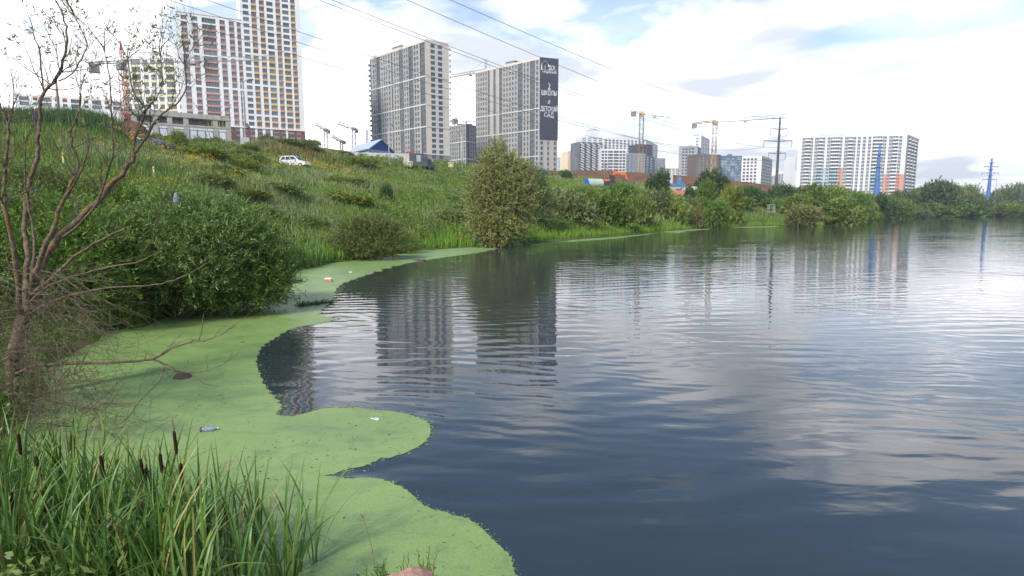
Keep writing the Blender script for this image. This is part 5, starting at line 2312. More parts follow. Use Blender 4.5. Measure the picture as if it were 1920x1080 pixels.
# orange safety netting and a blue tarpaulin in front of the tank
q0, q1 = at(1257, 364, 148), at(1286, 365, 148)
V, T = [], []
for i in range(25):
    p = q0.lerp(q1, i / 24)
    for j in range(4):
        V.append((p.x, p.y + .25 * math.sin(i * 1.3 + j), p.z + j * .32 + .12 * math.sin(i * .9)))
for i in range(24):
    for j in range(3):
        k = i * 4 + j
        T.append((k, k + 1, k + 5, k + 4))
tag(np_mesh('safety_netting', np.array(V), np.array(T), mat('net_orange', (.52, .24, .16), .8, .2, var=.2, scale=2), nper=4), 'orange safety netting sagging in front of the settling tank', 'netting')
q = at(1274, 356, 149)
mb = MB()
for k in range(4):
    a = rnd.uniform(0, 6.28)
    mb.tube([(q.x + rnd.uniform(-.8, .8), 149 + rnd.uniform(-.3, .3), q.z - .8), (q.x + rnd.uniform(-.9, .9), 149, q.z + rnd.uniform(.2, .9))], [.5, .12], 6)
tag(mb.build('tarpaulin', mat('tarp_blue', (.05, .10, .26), .6, .3, var=.3, scale=2)), 'crumpled dark blue tarpaulin heaped above the orange netting', 'tarpaulin')


def excavator(label, px, py, Y, s, m, name='excavator', boom=((0, 0), (0, 2.2), (3.1, 1.5), (3.3, .4))):
    q = at(px, py, Y)
    o = Vector((q.x, Y, q.z))
    e = empty(name, o, label, 'excavator')
    mb = MB()
    for y in (-1.0, 1.0):
        mb.prism([(-1.6, 0), (1.6, 0), (1.9, .4), (1.6, .75), (-1.6, .75), (-1.9, .4)], (1, 0, 0), (0, 0, 1), o + Vector((0, y - .25, -.6)), (0, .5, 0))
    mb.build('tracks', CR_D, e)
    mb = MB()
    mb.prism([(-1.8, .2), (.9, .2), (.9, 1.0), (.4, 1.0), (-1.8, 1.0)], (1, 0, 0), (0, 0, 1), o + Vector((0, -1.0, 0)), (0, 2.0, 0))
    mb.build('engine_house', m, e)
    mb = MB()
    mb.box(o + Vector((.35, -.6, 1.35)), (1.2, 1.0, 1.3))
    mb.build('cab', CARGLASS, e)
    pts = [o + Vector((.8 + x * s, -.2, .8 + z * s)) for x, z in boom]
    mb = MB()
    mb.beam(pts[0], pts[1], .45, h=.5)
    mb.beam(pts[1], pts[2], .4, h=.5)
    mb.build('boom', m, e)
    mb = MB()
    mb.beam(pts[2] + Vector((-.3, 0, .2)), pts[3], .3, h=.4)
    mb.build('stick', m, e)
    mb = MB()
    mb.prism([(0, 0), (.7, -.2), (.8, -.8), (.2, -.9)], (1, 0, 0), (0, 0, 1), pts[3] + Vector((-.5, -.4, 0)), (0, .8, 0))
    mb.build('bucket', CR_D, e)


excavator('orange excavator with a bent boom in front of the earth bank', 1144, 345, 138, .9, mat('excavator_orange', (.62, .13, .03), .5, .4, var=.1))
excavator('yellow excavator at the foot of the coral based block', 1570, 366, 450, 2.4, mat('excavator_yellow', (.60, .38, .05), .5, .4, var=.1), boom=((-2.0, -1), (2.2, 2.2), (.6, 3.1), (-1.2, .2)))
# dark car body on the road behind the willow
q = at(1018, 329, 142)
car('dark car just visible right of the shoreline willow', (q.x, 142, q.z - .4), R(60), CARDARK, 'suv')
# pale lifeguard-like frame among the far bushes
q = at(1447, 400, 150)
e = empty('metal_frame', (q.x, 150, q.z - .5), 'pale rectangular metal frame standing in the grass below the dark pylon', 'frame')
for dx, dy in ((-.7, 0), (.7, 0), (-.7, .9), (.7, .9)):
    mb = MB()
    mb.beam((q.x + dx, 150 + dy, q.z - .5), (q.x + dx, 150 + dy, q.z + 2.2), .10)
    mb.build('post', GALV, e)
for z in (.4, 1.3, 2.15):
    for dy in (0, .9):
        mb = MB()
        mb.beam((q.x - .7, 150 + dy, q.z + z), (q.x + .7, 150 + dy, q.z + z), .09)
        mb.build('rail', GALV, e)


# ------------------------------------------------------------------ vegetation
LEAF = leafmat('leaf', trans=.30)
LEAF_FAR = leafmat('leaf_far', trans=.25, objvar=.16)
GRASS = leafmat('grass_blade', gain=(1.78, 1.80, 1.62), trans=.30, rough=.6, spec=.2, objvar=0.0)
BARK = mat('grey_brown_bark', (.090, .068, .047), .9, .15, c2=(.185, .145, .100), scale=9, bump=.7)


def bark_lichen():
    m, nt, p = _nt('bark_with_lichen')
    N, L = nt.nodes.new, nt.links.new
    tc = N('ShaderNodeTexCoord')

    def nz(s, d, st=None):
        n = N('ShaderNodeTexNoise')
        n.inputs['Scale'].default_value, n.inputs['Detail'].default_value = s, d
        L(tc.outputs['Object'], n.inputs['Vector'])
        return n.outputs['Fac']

    def ramp(f, a, b, pa, pb):
        r = N('ShaderNodeValToRGB')
        r.color_ramp.elements[0].position, r.color_ramp.elements[1].position = pa, pb
        r.color_ramp.elements[0].color, r.color_ramp.elements[1].color = (*a, 1), (*b, 1)
        L(f, r.inputs[0])
        return r.outputs[0]
    bark = ramp(nz(14, 6), (.075, .056, .038), (.20, .155, .105), .35, .7)
    lich = ramp(nz(22, 4), (.16, .085, .012), (.25, .16, .03), .4, .6)
    mask = ramp(nz(7.5, 6), (0, 0, 0), (1, 1, 1), .54, .68)
    mx = N('ShaderNodeMix')
    mx.data_type = 'RGBA'
    sc = N('ShaderNodeSeparateColor')
    L(mask, sc.inputs[0])
    ml = N('ShaderNodeMath')
    ml.operation = 'MULTIPLY'
    ml.inputs[1].default_value = .62
    L(sc.outputs[0], ml.inputs[0])
    L(ml.outputs[0], mx.inputs[0])
    L(bark, mx.inputs[6])
    L(lich, mx.inputs[7])
    L(mx.outputs[2], p.inputs['Base Color'])
    p.inputs['Roughness'].default_value = .9
    p.inputs['Specular IOR Level'].default_value = .15
    b = N('ShaderNodeBump')
    b.inputs['Strength'].default_value, b.inputs['Distance'].default_value = .9, .012
    L(nz(34, 5), b.inputs['Height'])
    L(b.outputs[0], p.inputs['Normal'])
    return m


BARKL = bark_lichen()


def pal(n, cols_, w=None, jit=.16):
    c = np.array(cols_)
    i = rng.choice(len(c), n, p=None if w is None else np.array(w) / np.sum(w))
    return c[i] * rng.uniform(1 - jit, 1 + jit, (n, 1)) * rng.uniform(.94, 1.06, (n, 3))


def scatter(n, az0, az1, r0, r1, pw=1.0):
    """points on the land, denser near the camera"""
    a = np.radians(rng.uniform(az0, az1, n))
    u = rng.uniform(0, 1, n)
    r = r0 * (r1 / r0) ** (u ** pw)
    return r * np.sin(a), r * np.cos(a)


def az_of(px):
    return math.degrees(math.atan2((px - 960) / F_PX, 1.0))


# ---- meadow
def meadow():
    G = dict(bright=(.085, .150, .022), mid=(.080, .120, .030), silver=(.140, .170, .085), olive=(.112, .128, .030), straw=(.215, .180, .085), deep=(.050, .082, .022), lush=(.085, .165, .018))
    Vs, Ts, Cs, off = [], [], [], 0

    def add(V, T, C):
        nonlocal off
        Vs.append(V)
        Ts.append(T + off)
        Cs.append(C)
        off += len(V)

    def grass(X, Y, hmin, hmax, wfac, lean=.35):
        Z = terrain_z(X, Y)
        r = np.hypot(X, Y)
        d = shore_dist(X, Y)
        f1, f2, f3 = fbm(X, Y, .09, 1.0), fbm(X, Y, .22, 5.0), fbm(X, Y, .6, 8.0)
        n = len(X)
        c = np.tile(np.array(G['mid']), (n, 1))

        def blend(mask, col, k=1.0):
            m = np.clip(mask, 0, 1)[:, None] * k
            return c * (1 - m) + np.array(col) * m
        c = blend(f1 * 2.2 + .3, G['silver'])
        c = blend(-f2 * 2.2, G['bright'])
        c = blend(f3 * 1.1 - .4, G['olive'])
        c = blend(-f3 * 1.2 - .45, G['deep'])
        c = blend((6 - d) / 6, G['lush'], .75)
        st = rng.uniform(0, 1, n) < (.03 + .05 * np.clip(f2, 0, 1))
        c[st] = np.array(G['straw'])
        # dry brown flank of the mound
        q = at(560, 275, 93)
        m = np.exp(-(((X - q.x) / 7) ** 2 + ((Y - q.y) / 9) ** 2))
        br = rng.uniform(0, 1, n) < m * .75
        c[br] = np.array((.135, .095, .045))
        c *= rng.uniform(.78, 1.25, (n, 1))
        h = rng.uniform(hmin, hmax, n) * (1 + .35 * f2) * np.clip(.55 + d / 6, .5, 1)
        for cx_, cy_ in CARS:
            h *= 1 - .75 * np.exp(-(((X - cx_ * (Y / cy_)) / 3.6) ** 2 + ((Y - cy_ + 5) / 7) ** 2) ** 2)
        w = wfac * np.clip(r, 14, 200) / 40
        add(*blades_geo(np.c_[X, Y, Z - .05], h, w * rng.uniform(.7, 1.3, n), rng.uniform(.05, lean, n), c))
    X, Y = scatter(250000, -47, 14, 17, 150, .8)
    k = (shore_dist(X, Y) > .4)
    grass(X[k], Y[k], .40, .85, .030)
    X, Y = scatter(70000, -47, 30, 70, 230, 1.0)
    k = (shore_dist(X, Y) > .4)
    grass(X[k], Y[k], .45, .9, .038)
    o = np_mesh('meadow_grass', np.concatenate(Vs), np.concatenate(Ts), GRASS, np.concatenate(Cs))
    tag(o, 'rough tall meadow grass covering the slope above the pond', kind='stuff')
    # leafy weeds in drifts
    Vs.clear(), Ts.clear(), Cs.clear()
    off = 0
    X, Y = scatter(9000, -47, 24, 19, 165, .85)
    f = fbm(X, Y, .13, 3.0)
    k = (shore_dist(X, Y) > 1.0) & (f + rng.uniform(-.5, .5, len(X)) > .05)
    for cx_, cy_ in CARS:
        k &= ~((np.abs(X - cx_ * (Y / cy_)) < 3.0) & (Y - cy_ > -13) & (Y - cy_ < 3))
    X, Y, f = X[k], Y[k], f[k]
    Z = terrain_z(X, Y)
    n = len(X)
    hh = rng.uniform(.5, 1.35, n) * (1 + .2 * f)
    base = pal(n, [G['mid'], G['deep'], G['bright'], G['olive'], (.105, .135, .06)], [3, 2.5, 2, 1.5, 1.2], .2)
    m = 26
    P = np.repeat(np.c_[X, Y, Z], m, 0)
    H = np.repeat(hh, m)
    t = rng.uniform(.1, 1, n * m) ** .7
    sp = np.repeat(rng.uniform(.25, .6, n), m) * (1.15 - t * .7)
    a = rng.uniform(0, 6.28, n * m)
    rr = np.sqrt(rng.uniform(0, 1, n * m)) * sp
    P = P + np.c_[np.cos(a) * rr, np.sin(a) * rr, t * H]
    A = unit(np.c_[np.cos(a) * .8, np.sin(a) * .8, rng.uniform(-.1, 1.1, n * m)])
    rd = np.clip(np.hypot(P[:, 0], P[:, 1]), 15, 150) / 45
    V, T, C = leaves_geo(P, A, rng.uniform(.10, .22, n * m) * np.sqrt(rd) * 1.3, rng.uniform(.035, .07, n * m) * np.sqrt(rd) * 1.4, np.repeat(base, m, 0) * rng.uniform(.8, 1.2, (n * m, 1)))
    o = np_mesh('wild_weeds', V, T, LEAF, C, nper=4)
    tag(o, 'leafy wild weeds growing in drifts through the meadow', kind='stuff')
    # yellow flower heads
    pts = []
    for px, py, Yd, sx, sy, num in ((285, 315, 52, 4, 3, 50), (330, 330, 46, 4, 3, 30), (450, 318, 68, 8, 4, 60), (520, 322, 74, 5, 3, 60), (600, 322, 80, 6, 3, 60), (640, 330, 84, 8, 3, 60), (400, 345, 52, 5, 3, 60), (240, 370, 36, 3, 3, 40), (880, 345, 100, 6, 4, 30)):
        q = at(px, py, Yd)
        for i in range(num):
            pts.append((rnd.gauss(q.x, sx * .6), rnd.gauss(Yd, sy * .8)))
    X, Y = np.array(pts).T
    k = shore_dist(X, Y) > 2
    X, Y = X[k], Y[k]
    Z = terrain_z(X, Y)
    m = 14
    n = len(X)
    P = np.repeat(np.c_[X, Y, Z + rng.uniform(.7, 1.15, n)], m, 0) + rng.normal(size=(n * m, 3)) * (.14, .14, .07)
    A = unit(rng.normal(size=(n * m, 3)) + (0, 0, .8))
    V, T, C = leaves_geo(P, A, np.full(n * m, .075), np.full(n * m, .055), pal(n * m, [(.42, .32, .012), (.36, .30, .03)]))
    o = np_mesh('yellow_wildflowers', V, T, LEAF, C, nper=4)
    tag(o, 'scattered yellow wildflowers among the meadow grass', kind='stuff')


meadow()


def reeds(name, label, X, Y, h0, h1, w, cols_, lean=.16, zoff=0.0):
    Z = np.maximum(terrain_z(X, Y), -.1) + zoff
    n = len(X)
    V, T, C = blades_geo(np.c_[X, Y, Z], rng.uniform(h0, h1, n), np.full(n, w) * rng.uniform(.7, 1.3, n), rng.uniform(0.01, lean, n), pal(n, cols_))
    return tag(np_mesh(name, V, T, GRASS, C), label, kind='stuff')


# dark reed thicket along the left crest
n = 9000
pxs = rng.uniform(-60, 232, n)
Yd = 51 + pxs / 230 * 4 + rng.normal(0, 1.6, n)
X = (pxs - 960) / F_PX * Yd / 1.03
k = rng.uniform(0, 1, n) < np.clip((240 - pxs) / 60, 0, 1)
reeds('reed_thicket', 'dark blue green reed thicket along the left crest of the hill', X[k], Yd[k], .9, 1.7, .055, [(.036, .072, .03), (.045, .085, .032), (.06, .095, .04)])
# bright sedge along the water
t = rng.uniform(0, 1, 16000)
sp = np.array(SHORE[11:30], float)
seg = np.hypot(*np.diff(sp, axis=0).T)
cum = np.r_[0, np.cumsum(seg)]
s = cum[-1] * t ** 1.9
j = np.clip(np.searchsorted(cum, s) - 1, 0, len(seg) - 1)
q = sp[j] + (sp[j + 1] - sp[j]) * ((s - cum[j]) / seg[j])[:, None]
X, Y = q[:, 0] - np.abs(rng.normal(.5, .9, len(s))) * .9, q[:, 1] + np.abs(rng.normal(.3, .7, len(s)))
reeds('shore_sedge', 'bright green sedge fringing the water along the shore', X, Y, .35, .95, .05, [(.085, .165, .018), (.10, .185, .02), (.075, .13, .022), (.12, .17, .03)], .35)


# ---- shrubs and trees
def crown_geo(lobes, nclump, nleaf, L, W, palette, pw=None, csize=.22, droop=0.0, up=.25, fill=.35, jit=.18, sprig=0.0):
    """leaf clumps gathered on and just inside the surface of a few uneven lobes"""
    lob = np.array(lobes, float)
    vol = (lob[:, 3] * lob[:, 4] + lob[:, 4] * lob[:, 5] + lob[:, 3] * lob[:, 5])
    k = rng.choice(len(lob), nclump, p=vol / vol.sum())
    D = unit(rng.normal(size=(nclump, 3)) + (0, -.12, .25))
    rad = np.where(rng.uniform(0, 1, nclump) < fill, rng.uniform(.35, .85, nclump), rng.uniform(.82, 1.10, nclump))
    c = lob[k, :3] + D * lob[k, 3:] * rad[:, None]
    c[:, 2] = np.maximum(c[:, 2], .05)
    ct = pal(nclump, palette, pw, jit)
    cs = csize * rng.uniform(.5, 1.5, nclump) * lob[k, 3:].mean(1)
    P = np.repeat(c, nleaf, 0)
    S = np.repeat(cs, nleaf)[:, None]
    o = rng.normal(size=P.shape) * S * (1, 1, .8)
    P = P + o
    A = unit(np.repeat(D, nleaf, 0) * .7 + rng.normal(size=P.shape) * .75 + (0, 0, up) - np.array((0, 0, droop)))
    if sprig:
        # leaves stand along thin shoots that point outwards and up: feathery outline
        ax = unit(np.repeat(unit(D * .9 + rng.normal(size=D.shape) * .45 + (0, 0, up * 2.0)), nleaf, 0))
        tt = np.tile(np.linspace(0.05, 1, nleaf), nclump)[:, None]
        sl = np.repeat(sprig * rng.uniform(.5, 1.5, nclump), nleaf)[:, None]
        P = np.repeat(c, nleaf, 0) + ax * tt * sl + rng.normal(size=P.shape) * sprig * .05 - np.array((0, 0, 1.0)) * droop * sl * tt ** 2
        A = unit(ax * .75 + rng.normal(size=P.shape) * .5 - (0, 0, droop * .6))
        L = L * np.repeat(rng.uniform(.8, 1.2, nclump), nleaf)
    n = len(P)
    return leaves_geo(P, A, L * rng.uniform(.65, 1.35, n), W * rng.uniform(.7, 1.3, n), np.repeat(ct, nleaf, 0) * rng.uniform(.85, 1.15, (n, 1)))


def limb_paths(h, spread, n, r, seed):
    q = random.Random(seed)
    out = []
    for i in range(n):
        a = q.uniform(0, 6.28)
        lean = q.uniform(.1, 1) * spread
        p = Vector((q.uniform(-.15, .15), q.uniform(-.15, .15), -.3))
        pts = [p.copy()]
        d = Vector((math.cos(a) * lean, math.sin(a) * lean, 1)).normalized()
        m = 6
        for j in range(m):
            d = (d + Vector((q.uniform(-.22, .22), q.uniform(-.22, .22), q.uniform(-.05, .15)))).normalized()
            p = p + d * h * q.uniform(.7, 1.0) / m
            pts.append(p.copy())
        out.append((pts, [r * (1 - .85 * j / m) for j in range(m + 1)]))
    return out


def plant(name, label, cat, loc, lobes, ncl, nlf, L, W, palette, pw=None, stems=5, stem_r=.05, stem_h=.7, spread=.7, group=None, seed=1, mats=(None, None), **kw):
    e = empty(name, loc, label, cat, group)
    V, T, C = crown_geo(lobes, ncl, nlf, L, W, palette, pw, **kw)
    o = np_mesh('crown', V + np.array(loc), T, mats[0] or LEAF_FAR, C, parent=e, nper=4)
    hmax = max(l[2] + l[5] * .6 for l in lobes)
    mb = MB()
    for pts, rr in limb_paths(hmax * stem_h / .7, spread, stems, stem_r, seed):
        mb.tube([Vector(loc) + p for p in pts], rr, 6)
    mb.build('trunk', mats[1] or BARK, e, smooth=True)
    return e


OLIVE = [(.080, .122, .026), (.096, .138, .032), (.066, .104, .022), (.118, .152, .038)]
DARK = [(.038, .074, .024), (.046, .086, .026), (.058, .098, .032), (.032, .060, .022)]
GREY = [(.085, .118, .045), (.105, .135, .055), (.068, .098, .036), (.060, .085, .030)]
YELL = [(.115, .145, .022), (.095, .130, .020), (.145, .155, .030), (.070, .105, .020)]
FRESH = [(.062, .118, .022), (.078, .138, .026), (.048, .094, .020), (.095, .15, .032)]
BROWN = [(.112, .108, .042), (.088, .105, .034), (.130, .122, .055), (.075, .095, .030)]


def lobes_round(seed, n=7, flat=.62, spread=.55):
    """unit shrub: about 2 wide, 1 high... scaled when placed"""
    q = random.Random(seed)
    out = [(0, 0, .45, .62, .62, .50)]
    for i in range(n):
        a = i / n * 6.28 + q.uniform(-.4, .4)
        d = q.uniform(.35, 1) * spread
        z = q.uniform(.22, .72)
        r = q.uniform(.25, .42)
        out.append((math.cos(a) * d, math.sin(a) * d, z, r * 1.05, r * 1.05, r * q.uniform(.8, 1.15)))
    return out


PROTO = {}


def proto(kind, i):
    """a prototype crown mesh and trunk mesh, unit size; made once"""
    k = (kind, i)
    if k in PROTO:
        return PROTO[k]
    P_ = dict(weed=[(.095, .138, .034), (.115, .155, .044), (.082, .122, .030), (.130, .160, .062)], olive=OLIVE, dark=DARK, grey=GREY, yellow=YELL, fresh=FRESH, brown=BROWN)[kind]
    V, T, C = crown_geo(lobes_round(hash((kind, i)) % 1000 if False else (len(PROTO) * 13 + 5)), 720, 14, .090, .034, P_, None, csize=.16, sprig=.17)
    o = np_mesh('crown', V, T, LEAF_FAR, C, origin=(0, 0, 0), nper=4)
    mb = MB()
    for pts, rr in limb_paths(.75, .8, 6, .028, len(PROTO) + 3):
        mb.tube(pts, rr, 5)
    s = mb.build('trunk', BARK, origin=(0, 0, 0), smooth=True)
    PROTO[k] = (o.data, s.data)
    bpy.data.objects.remove(o)
    bpy.data.objects.remove(s)
    return PROTO[k]


GRP = 'shrubs and trees along the far bank'


def shrub(label, px, base, Y, wpx, hpx, kind, i=0, name='shrub', cat='shrub', group=GRP, sink=.25):
    c = at(px, base, Y)
    t = (c - Vector((0, 0, CAM_H))).length
    w, h = wpx / F_PX * t / 2 * 1.0, hpx / F_PX * t * (.88 if Y > 75 else 1.0)
    g = min(c.z, tz(c.x, Y)) - .15
    h += c.z - g
    e = empty(name, (c.x, Y, g), label, cat, group)
    me, st = proto(kind, i)
    for nm, m in (('crown', me), ('trunk', st)):
        o = bpy.data.objects.new(nm, m)
        COL.objects.link(o)
        o.parent = e
    e.rotation_euler = (0, 0, (px * 1.37) % 6.28)
    e.scale = (w, w, h)
    return e


for a in [
    ('broad olive shrub touching the right side of the shoreline willow', 1075, 440, 76, 120, 80, 'grey', 0),
    ('fresh green shrub standing at the water right of the bright sedge patch', 1142, 441, 84, 105, 78, 'fresh', 1),
    ('mid green shrub below the orange excavator, close to the water', 1188, 436, 92, 92, 70, 'olive', 0),
    ('fresh green shrub on the slope directly below the dark skip', 1158, 398, 106, 100, 52, 'fresh', 0),
    ('low olive shrub on the slope below the storage tank', 1098, 392, 96, 92, 40, 'olive', 1),
    ('grey green shrub below the dark conical tree', 1225, 415, 106, 76, 58, 'grey', 1),
    ('olive shrub at the water below the settling tank', 1262, 428, 106, 76, 56, 'olive', 2),
    ('dry brown leaved shrub at the waterline below the white container', 1301, 427, 110, 50, 40, 'brown', 0),
    ('pale dry shrub just behind the brown leaved waterline shrub', 1284, 405, 122, 56, 36, 'grey', 2),
    ('small dark bush between the settling tank and the largest dark tree', 1293, 385, 140, 30, 34, 'dark', 1),
    ('bright green shrub leaning on the left of the largest dark tree', 1322, 398, 136, 46, 56, 'fresh', 1),
    ('green shrub at the waterline left of the yellow green tree', 1343, 424, 114, 62, 46, 'fresh', 2),
    ('dark shrub behind the yellow green tree on its right', 1404, 386, 168, 52, 36, 'dark', 2),
    ('low brown shrub on the grass strip below the earth bank', 1432, 388, 176, 36, 20, 'brown', 1),
    ('dark green shrub directly below the dark pylon', 1466, 396, 168, 70, 46, 'dark', 0),
    ('small fresh shrub just behind the pale metal frame', 1458, 402, 158, 34, 26, 'fresh', 0),
    ('brown tinged shrub at the waterline right of the metal frame', 1504, 424, 129, 74, 34, 'brown', 2),
    ('olive shrub behind the brown tinged waterline shrub', 1490, 408, 150, 66, 40, 'olive', 0),
    ('dark green tall shrub left of the blue site container', 1526, 392, 182, 76, 40, 'fresh', 1),
    ('green shrub below the widest block, left of its coral stripe', 1560, 398, 176, 70, 42, 'olive', 1),
    ('broad olive shrub at the waterline below the coral stripe', 1576, 420, 142, 90, 40, 'olive', 2),
    ('fresh green shrub below the yellow excavator', 1598, 396, 200, 60, 34, 'fresh', 2),
    ('yellow green shrub left of the blue pylon foot', 1620, 400, 208, 50, 32, 'yellow', 0),
    ('low shrub at the point where the duckweed strip ends', 1622, 413, 190, 44, 22, 'olive', 0),
    ('dark green shrub hiding the foot of the coral side blue pylon', 1652, 402, 238, 56, 30, 'dark', 1),
    ('olive shrub right of the blue pylon below the coral panels', 1684, 404, 262, 56, 26, 'olive', 1),
    ('dark rounded tree at the right end of the widest block', 1694, 384, 352, 50, 22, 'dark', 2),
    ('grey tree in the haze right of the widest block', 1722, 382, 420, 44, 24, 'grey', 0),
    ('largest round tree of the far bank, below a dark post', 1757, 390, 348, 72, 42, 'dark', 0),
    ('green tree touching the right side of the largest round far tree', 1790, 390, 352, 44, 32, 'olive', 2),
    ('pale birch like tree left of the lone blue pylon', 1822, 390, 372, 40, 34, 'grey', 1),
    ('dark bush at the foot of the lone blue pylon', 1834, 394, 344, 36, 20, 'dark', 1),
    ('low olive shrub on the far waterline below the largest round tree', 1740, 407, 338, 84, 20, 'olive', 0),
    ('green shrub on the far waterline left of the lone blue pylon', 1800, 407, 346, 90, 20, 'fresh', 0),
    ('yellow green shrub on the far waterline right of the lone blue pylon', 1868, 407, 352, 70, 18, 'yellow', 1),
    ('hazy grey tree near the right picture edge', 1893, 390, 470, 44, 34, 'grey', 2),
    ('hazy dark tree cut by the right picture edge', 1921, 390, 470, 34, 38, 'dark', 2),
    ('hazy low tree between the lone pylon and the grey far tree', 1866, 388, 500, 40, 24, 'grey', 0),
    ('small bush on the far waterline at the right picture edge', 1912, 407, 366, 50, 15, 'olive', 2),
    ('brown green low shrub on the far waterline below the far birch', 1700, 408, 330, 60, 18, 'olive', 1),
    ('dark conical tree above the slope beside the settling tank', 1236, 374, 148, 50, 52, 'dark', 1),
    ('yellow green maple like tree at the water below the brown block', 1368, 421, 121, 60, 66, 'yellow', 1),
    ('small dark bush beside the two utility poles', 1060, 338, 140, 26, 20, 'dark', 2),
    ('small dark spruce like bush alone on the open meadow slope', 726, 386, 66, 30, 36, 'dark', 0),
    ('leafy bush at the foot of the concrete podium', 337, 270, 82, 30, 20, 'olive', 1),
    ('dark weed bush on top of the brown mound', 500, 276, 96, 40, 20, 'dark', 1),
    ('green weed bush at the left end of the grey fence', 648, 300, 120, 32, 16, 'dark', 2),
    ('green weed bush on the left shoulder of the brown mound', 545, 278, 94, 50, 16, 'fresh', 2),
]:
    tree = 'tree' in a[0].split()
    shrub(*a, name='tree' if tree else 'shrub', cat='tree' if tree else 'shrub')

# filler shrubs that close the far bank behind the waterline
rows = [(1030, 1330, 424, 372, 92, 130, 9), (1380, 1640, 402, 384, 150, 215, 10), (1640, 1925, 404, 392, 300, 380, 10)]
kinds = ['olive', 'fresh', 'grey', 'dark', 'olive', 'yellow']
for x0, x1, y0, y1, d0, d1, n in rows:
    for k in range(n):
        f = (k + .5) / n
        px = x0 + (x1 - x0) * f + rnd.uniform(-8, 8)
        Yd = d0 + (d1 - d0) * f + rnd.uniform(-.03, .06) * d0
        q = at(px, 400, Yd)
        z = tz(q.x, Yd)
        # picture row of the ground there
        s_ = math.atan2(z - CAM_H, Yd)
        py = 540 - F_PX * math.tan(s_ + PITCH)
        shrub('ordinary rounded green shrub in the thicket behind the far waterline', px, py, Yd, rnd.uniform(46, 80), rnd.uniform(15, 26), kinds[(k * 5 + n) % 6], k % 3, group='thicket shrubs behind the far waterline')

# low weed bushes in layers over the meadow slope
for k in range(36):
    px, Yd = rnd.uniform(180, 900), rnd.uniform(30, 108)
    q = at(px, 400, Yd)
    if float(shore_dist([q.x], [Yd])[0]) < 5 or (510 < px < 600 and Yd < 84 and Yd > 55) or (225 < px < 350 and 45 < Yd < 66) or abs(px - 730) < 18:
        continue
    s_ = math.atan2(tz(q.x, Yd) - CAM_H, Yd)
    py = 540 - F_PX * math.tan(s_ + PITCH)
    k_ = 60 / Yd
    shrub('low bushy weed clump growing out of the meadow slope', px, py, Yd, rnd.uniform(50, 110) * k_ ** .6, rnd.uniform(12, 20) * k_ ** .6, ('weed', 'weed', 'yellow')[k % 3], k % 3, name='weed_bush', group='low weed bushes on the meadow slope')

# the largest dark tree of the far bank, two tops
q = at(1336, 390, 160)
k = 160 / F_PX
plant('tree', 'largest dark green tree with two tops in front of the brown block', 'tree', (q.x, 160, min(q.z, tz(q.x, 160)) - .2),
      [(-2.2, 0, 5.2, 2.4, 2.2, 3.2), (1.2, 0, 5.0, 2.6, 2.4, 3.4), (.5, 0, 8.2, 1.3, 1.3, 2.0), (-2.0, 0, 7.4, 1.4, 1.4, 2.0), (3.2, 0, 3.8, 1.7, 1.7, 2.4), (0, 0, 2.2, 3.4, 2.6, 1.8), (2.6, 0, 6.2, 1.3, 1.3, 1.6)],
      1500, 14, .42, .15, DARK, sprig=.8, stems=3, stem_r=.25, spread=.25, csize=.16, seed=4)

# shoreline willow, yellowing inside, grey green outside
q = gnd(938, 463)
WL = [(-.2, .3, 3.6, 2.2, 2.0, 3.4), (-.7, .2, 6.2, 1.4, 1.4, 2.0), (.9, .4, 4.6, 1.7, 1.6, 2.8), (-1.6, .2, 3.6, 1.3, 1.3, 2.6), (-1.9, .2, 5.4, .9, .9, 1.2), (.1, 0, 1.4, 2.1, 1.8, 1.3),
      (2.2, 1.0, 4.4, 1.2, 1.2, 2.2), (-.2, .2, 7.8, .7, .7, 1.1), (2.4, 1.0, 6.2, .6, .6, 1.1), (1.2, .5, 6.6, .9, .9, 1.2), (-1.2, .1, 1.5, 1.5, 1.4, 1.3)]
plant('willow', 'lone shoreline willow with yellowing inner leaves, mirrored in the water', 'tree', (q.x, q.y + .8, -.05), [(a * .92, b, c, d * .9, e_, f * .98) for a, b, c, d, e_, f in WL], 4600, 15, .21, .058,
      [(.170, .175, .058), (.138, .165, .052), (.195, .190, .080), (.110, .145, .055), (.135, .172, .090), (.088, .118, .038)], [3, 3, 2, 2, 2, 1.2], stems=9, stem_r=.10, spread=.5, csize=.15, seed=9, droop=.12, jit=.24, sprig=.75)
# grey green willow behind its right side
q = at(1000, 420, 66)
plant('willow', 'grey green willow just behind the right side of the yellowing one', 'tree', (q.x, 66, tz(q.x, 66) - .1),
      [(0, 0, 3.0, 1.5, 1.5, 2.6), (.8, 0, 2.4, 1.2, 1.2, 2.0), (-.4, 0, 5.2, .9, .9, 1.6), (.7, 0, 4.8, .8, .8, 1.2), (.2, 0, 1.2, 1.7, 1.5, 1.2)], 1500, 15, .21, .055, GREY, sprig=.7, stems=6, stem_r=.08, spread=.45, csize=.16, seed=12)

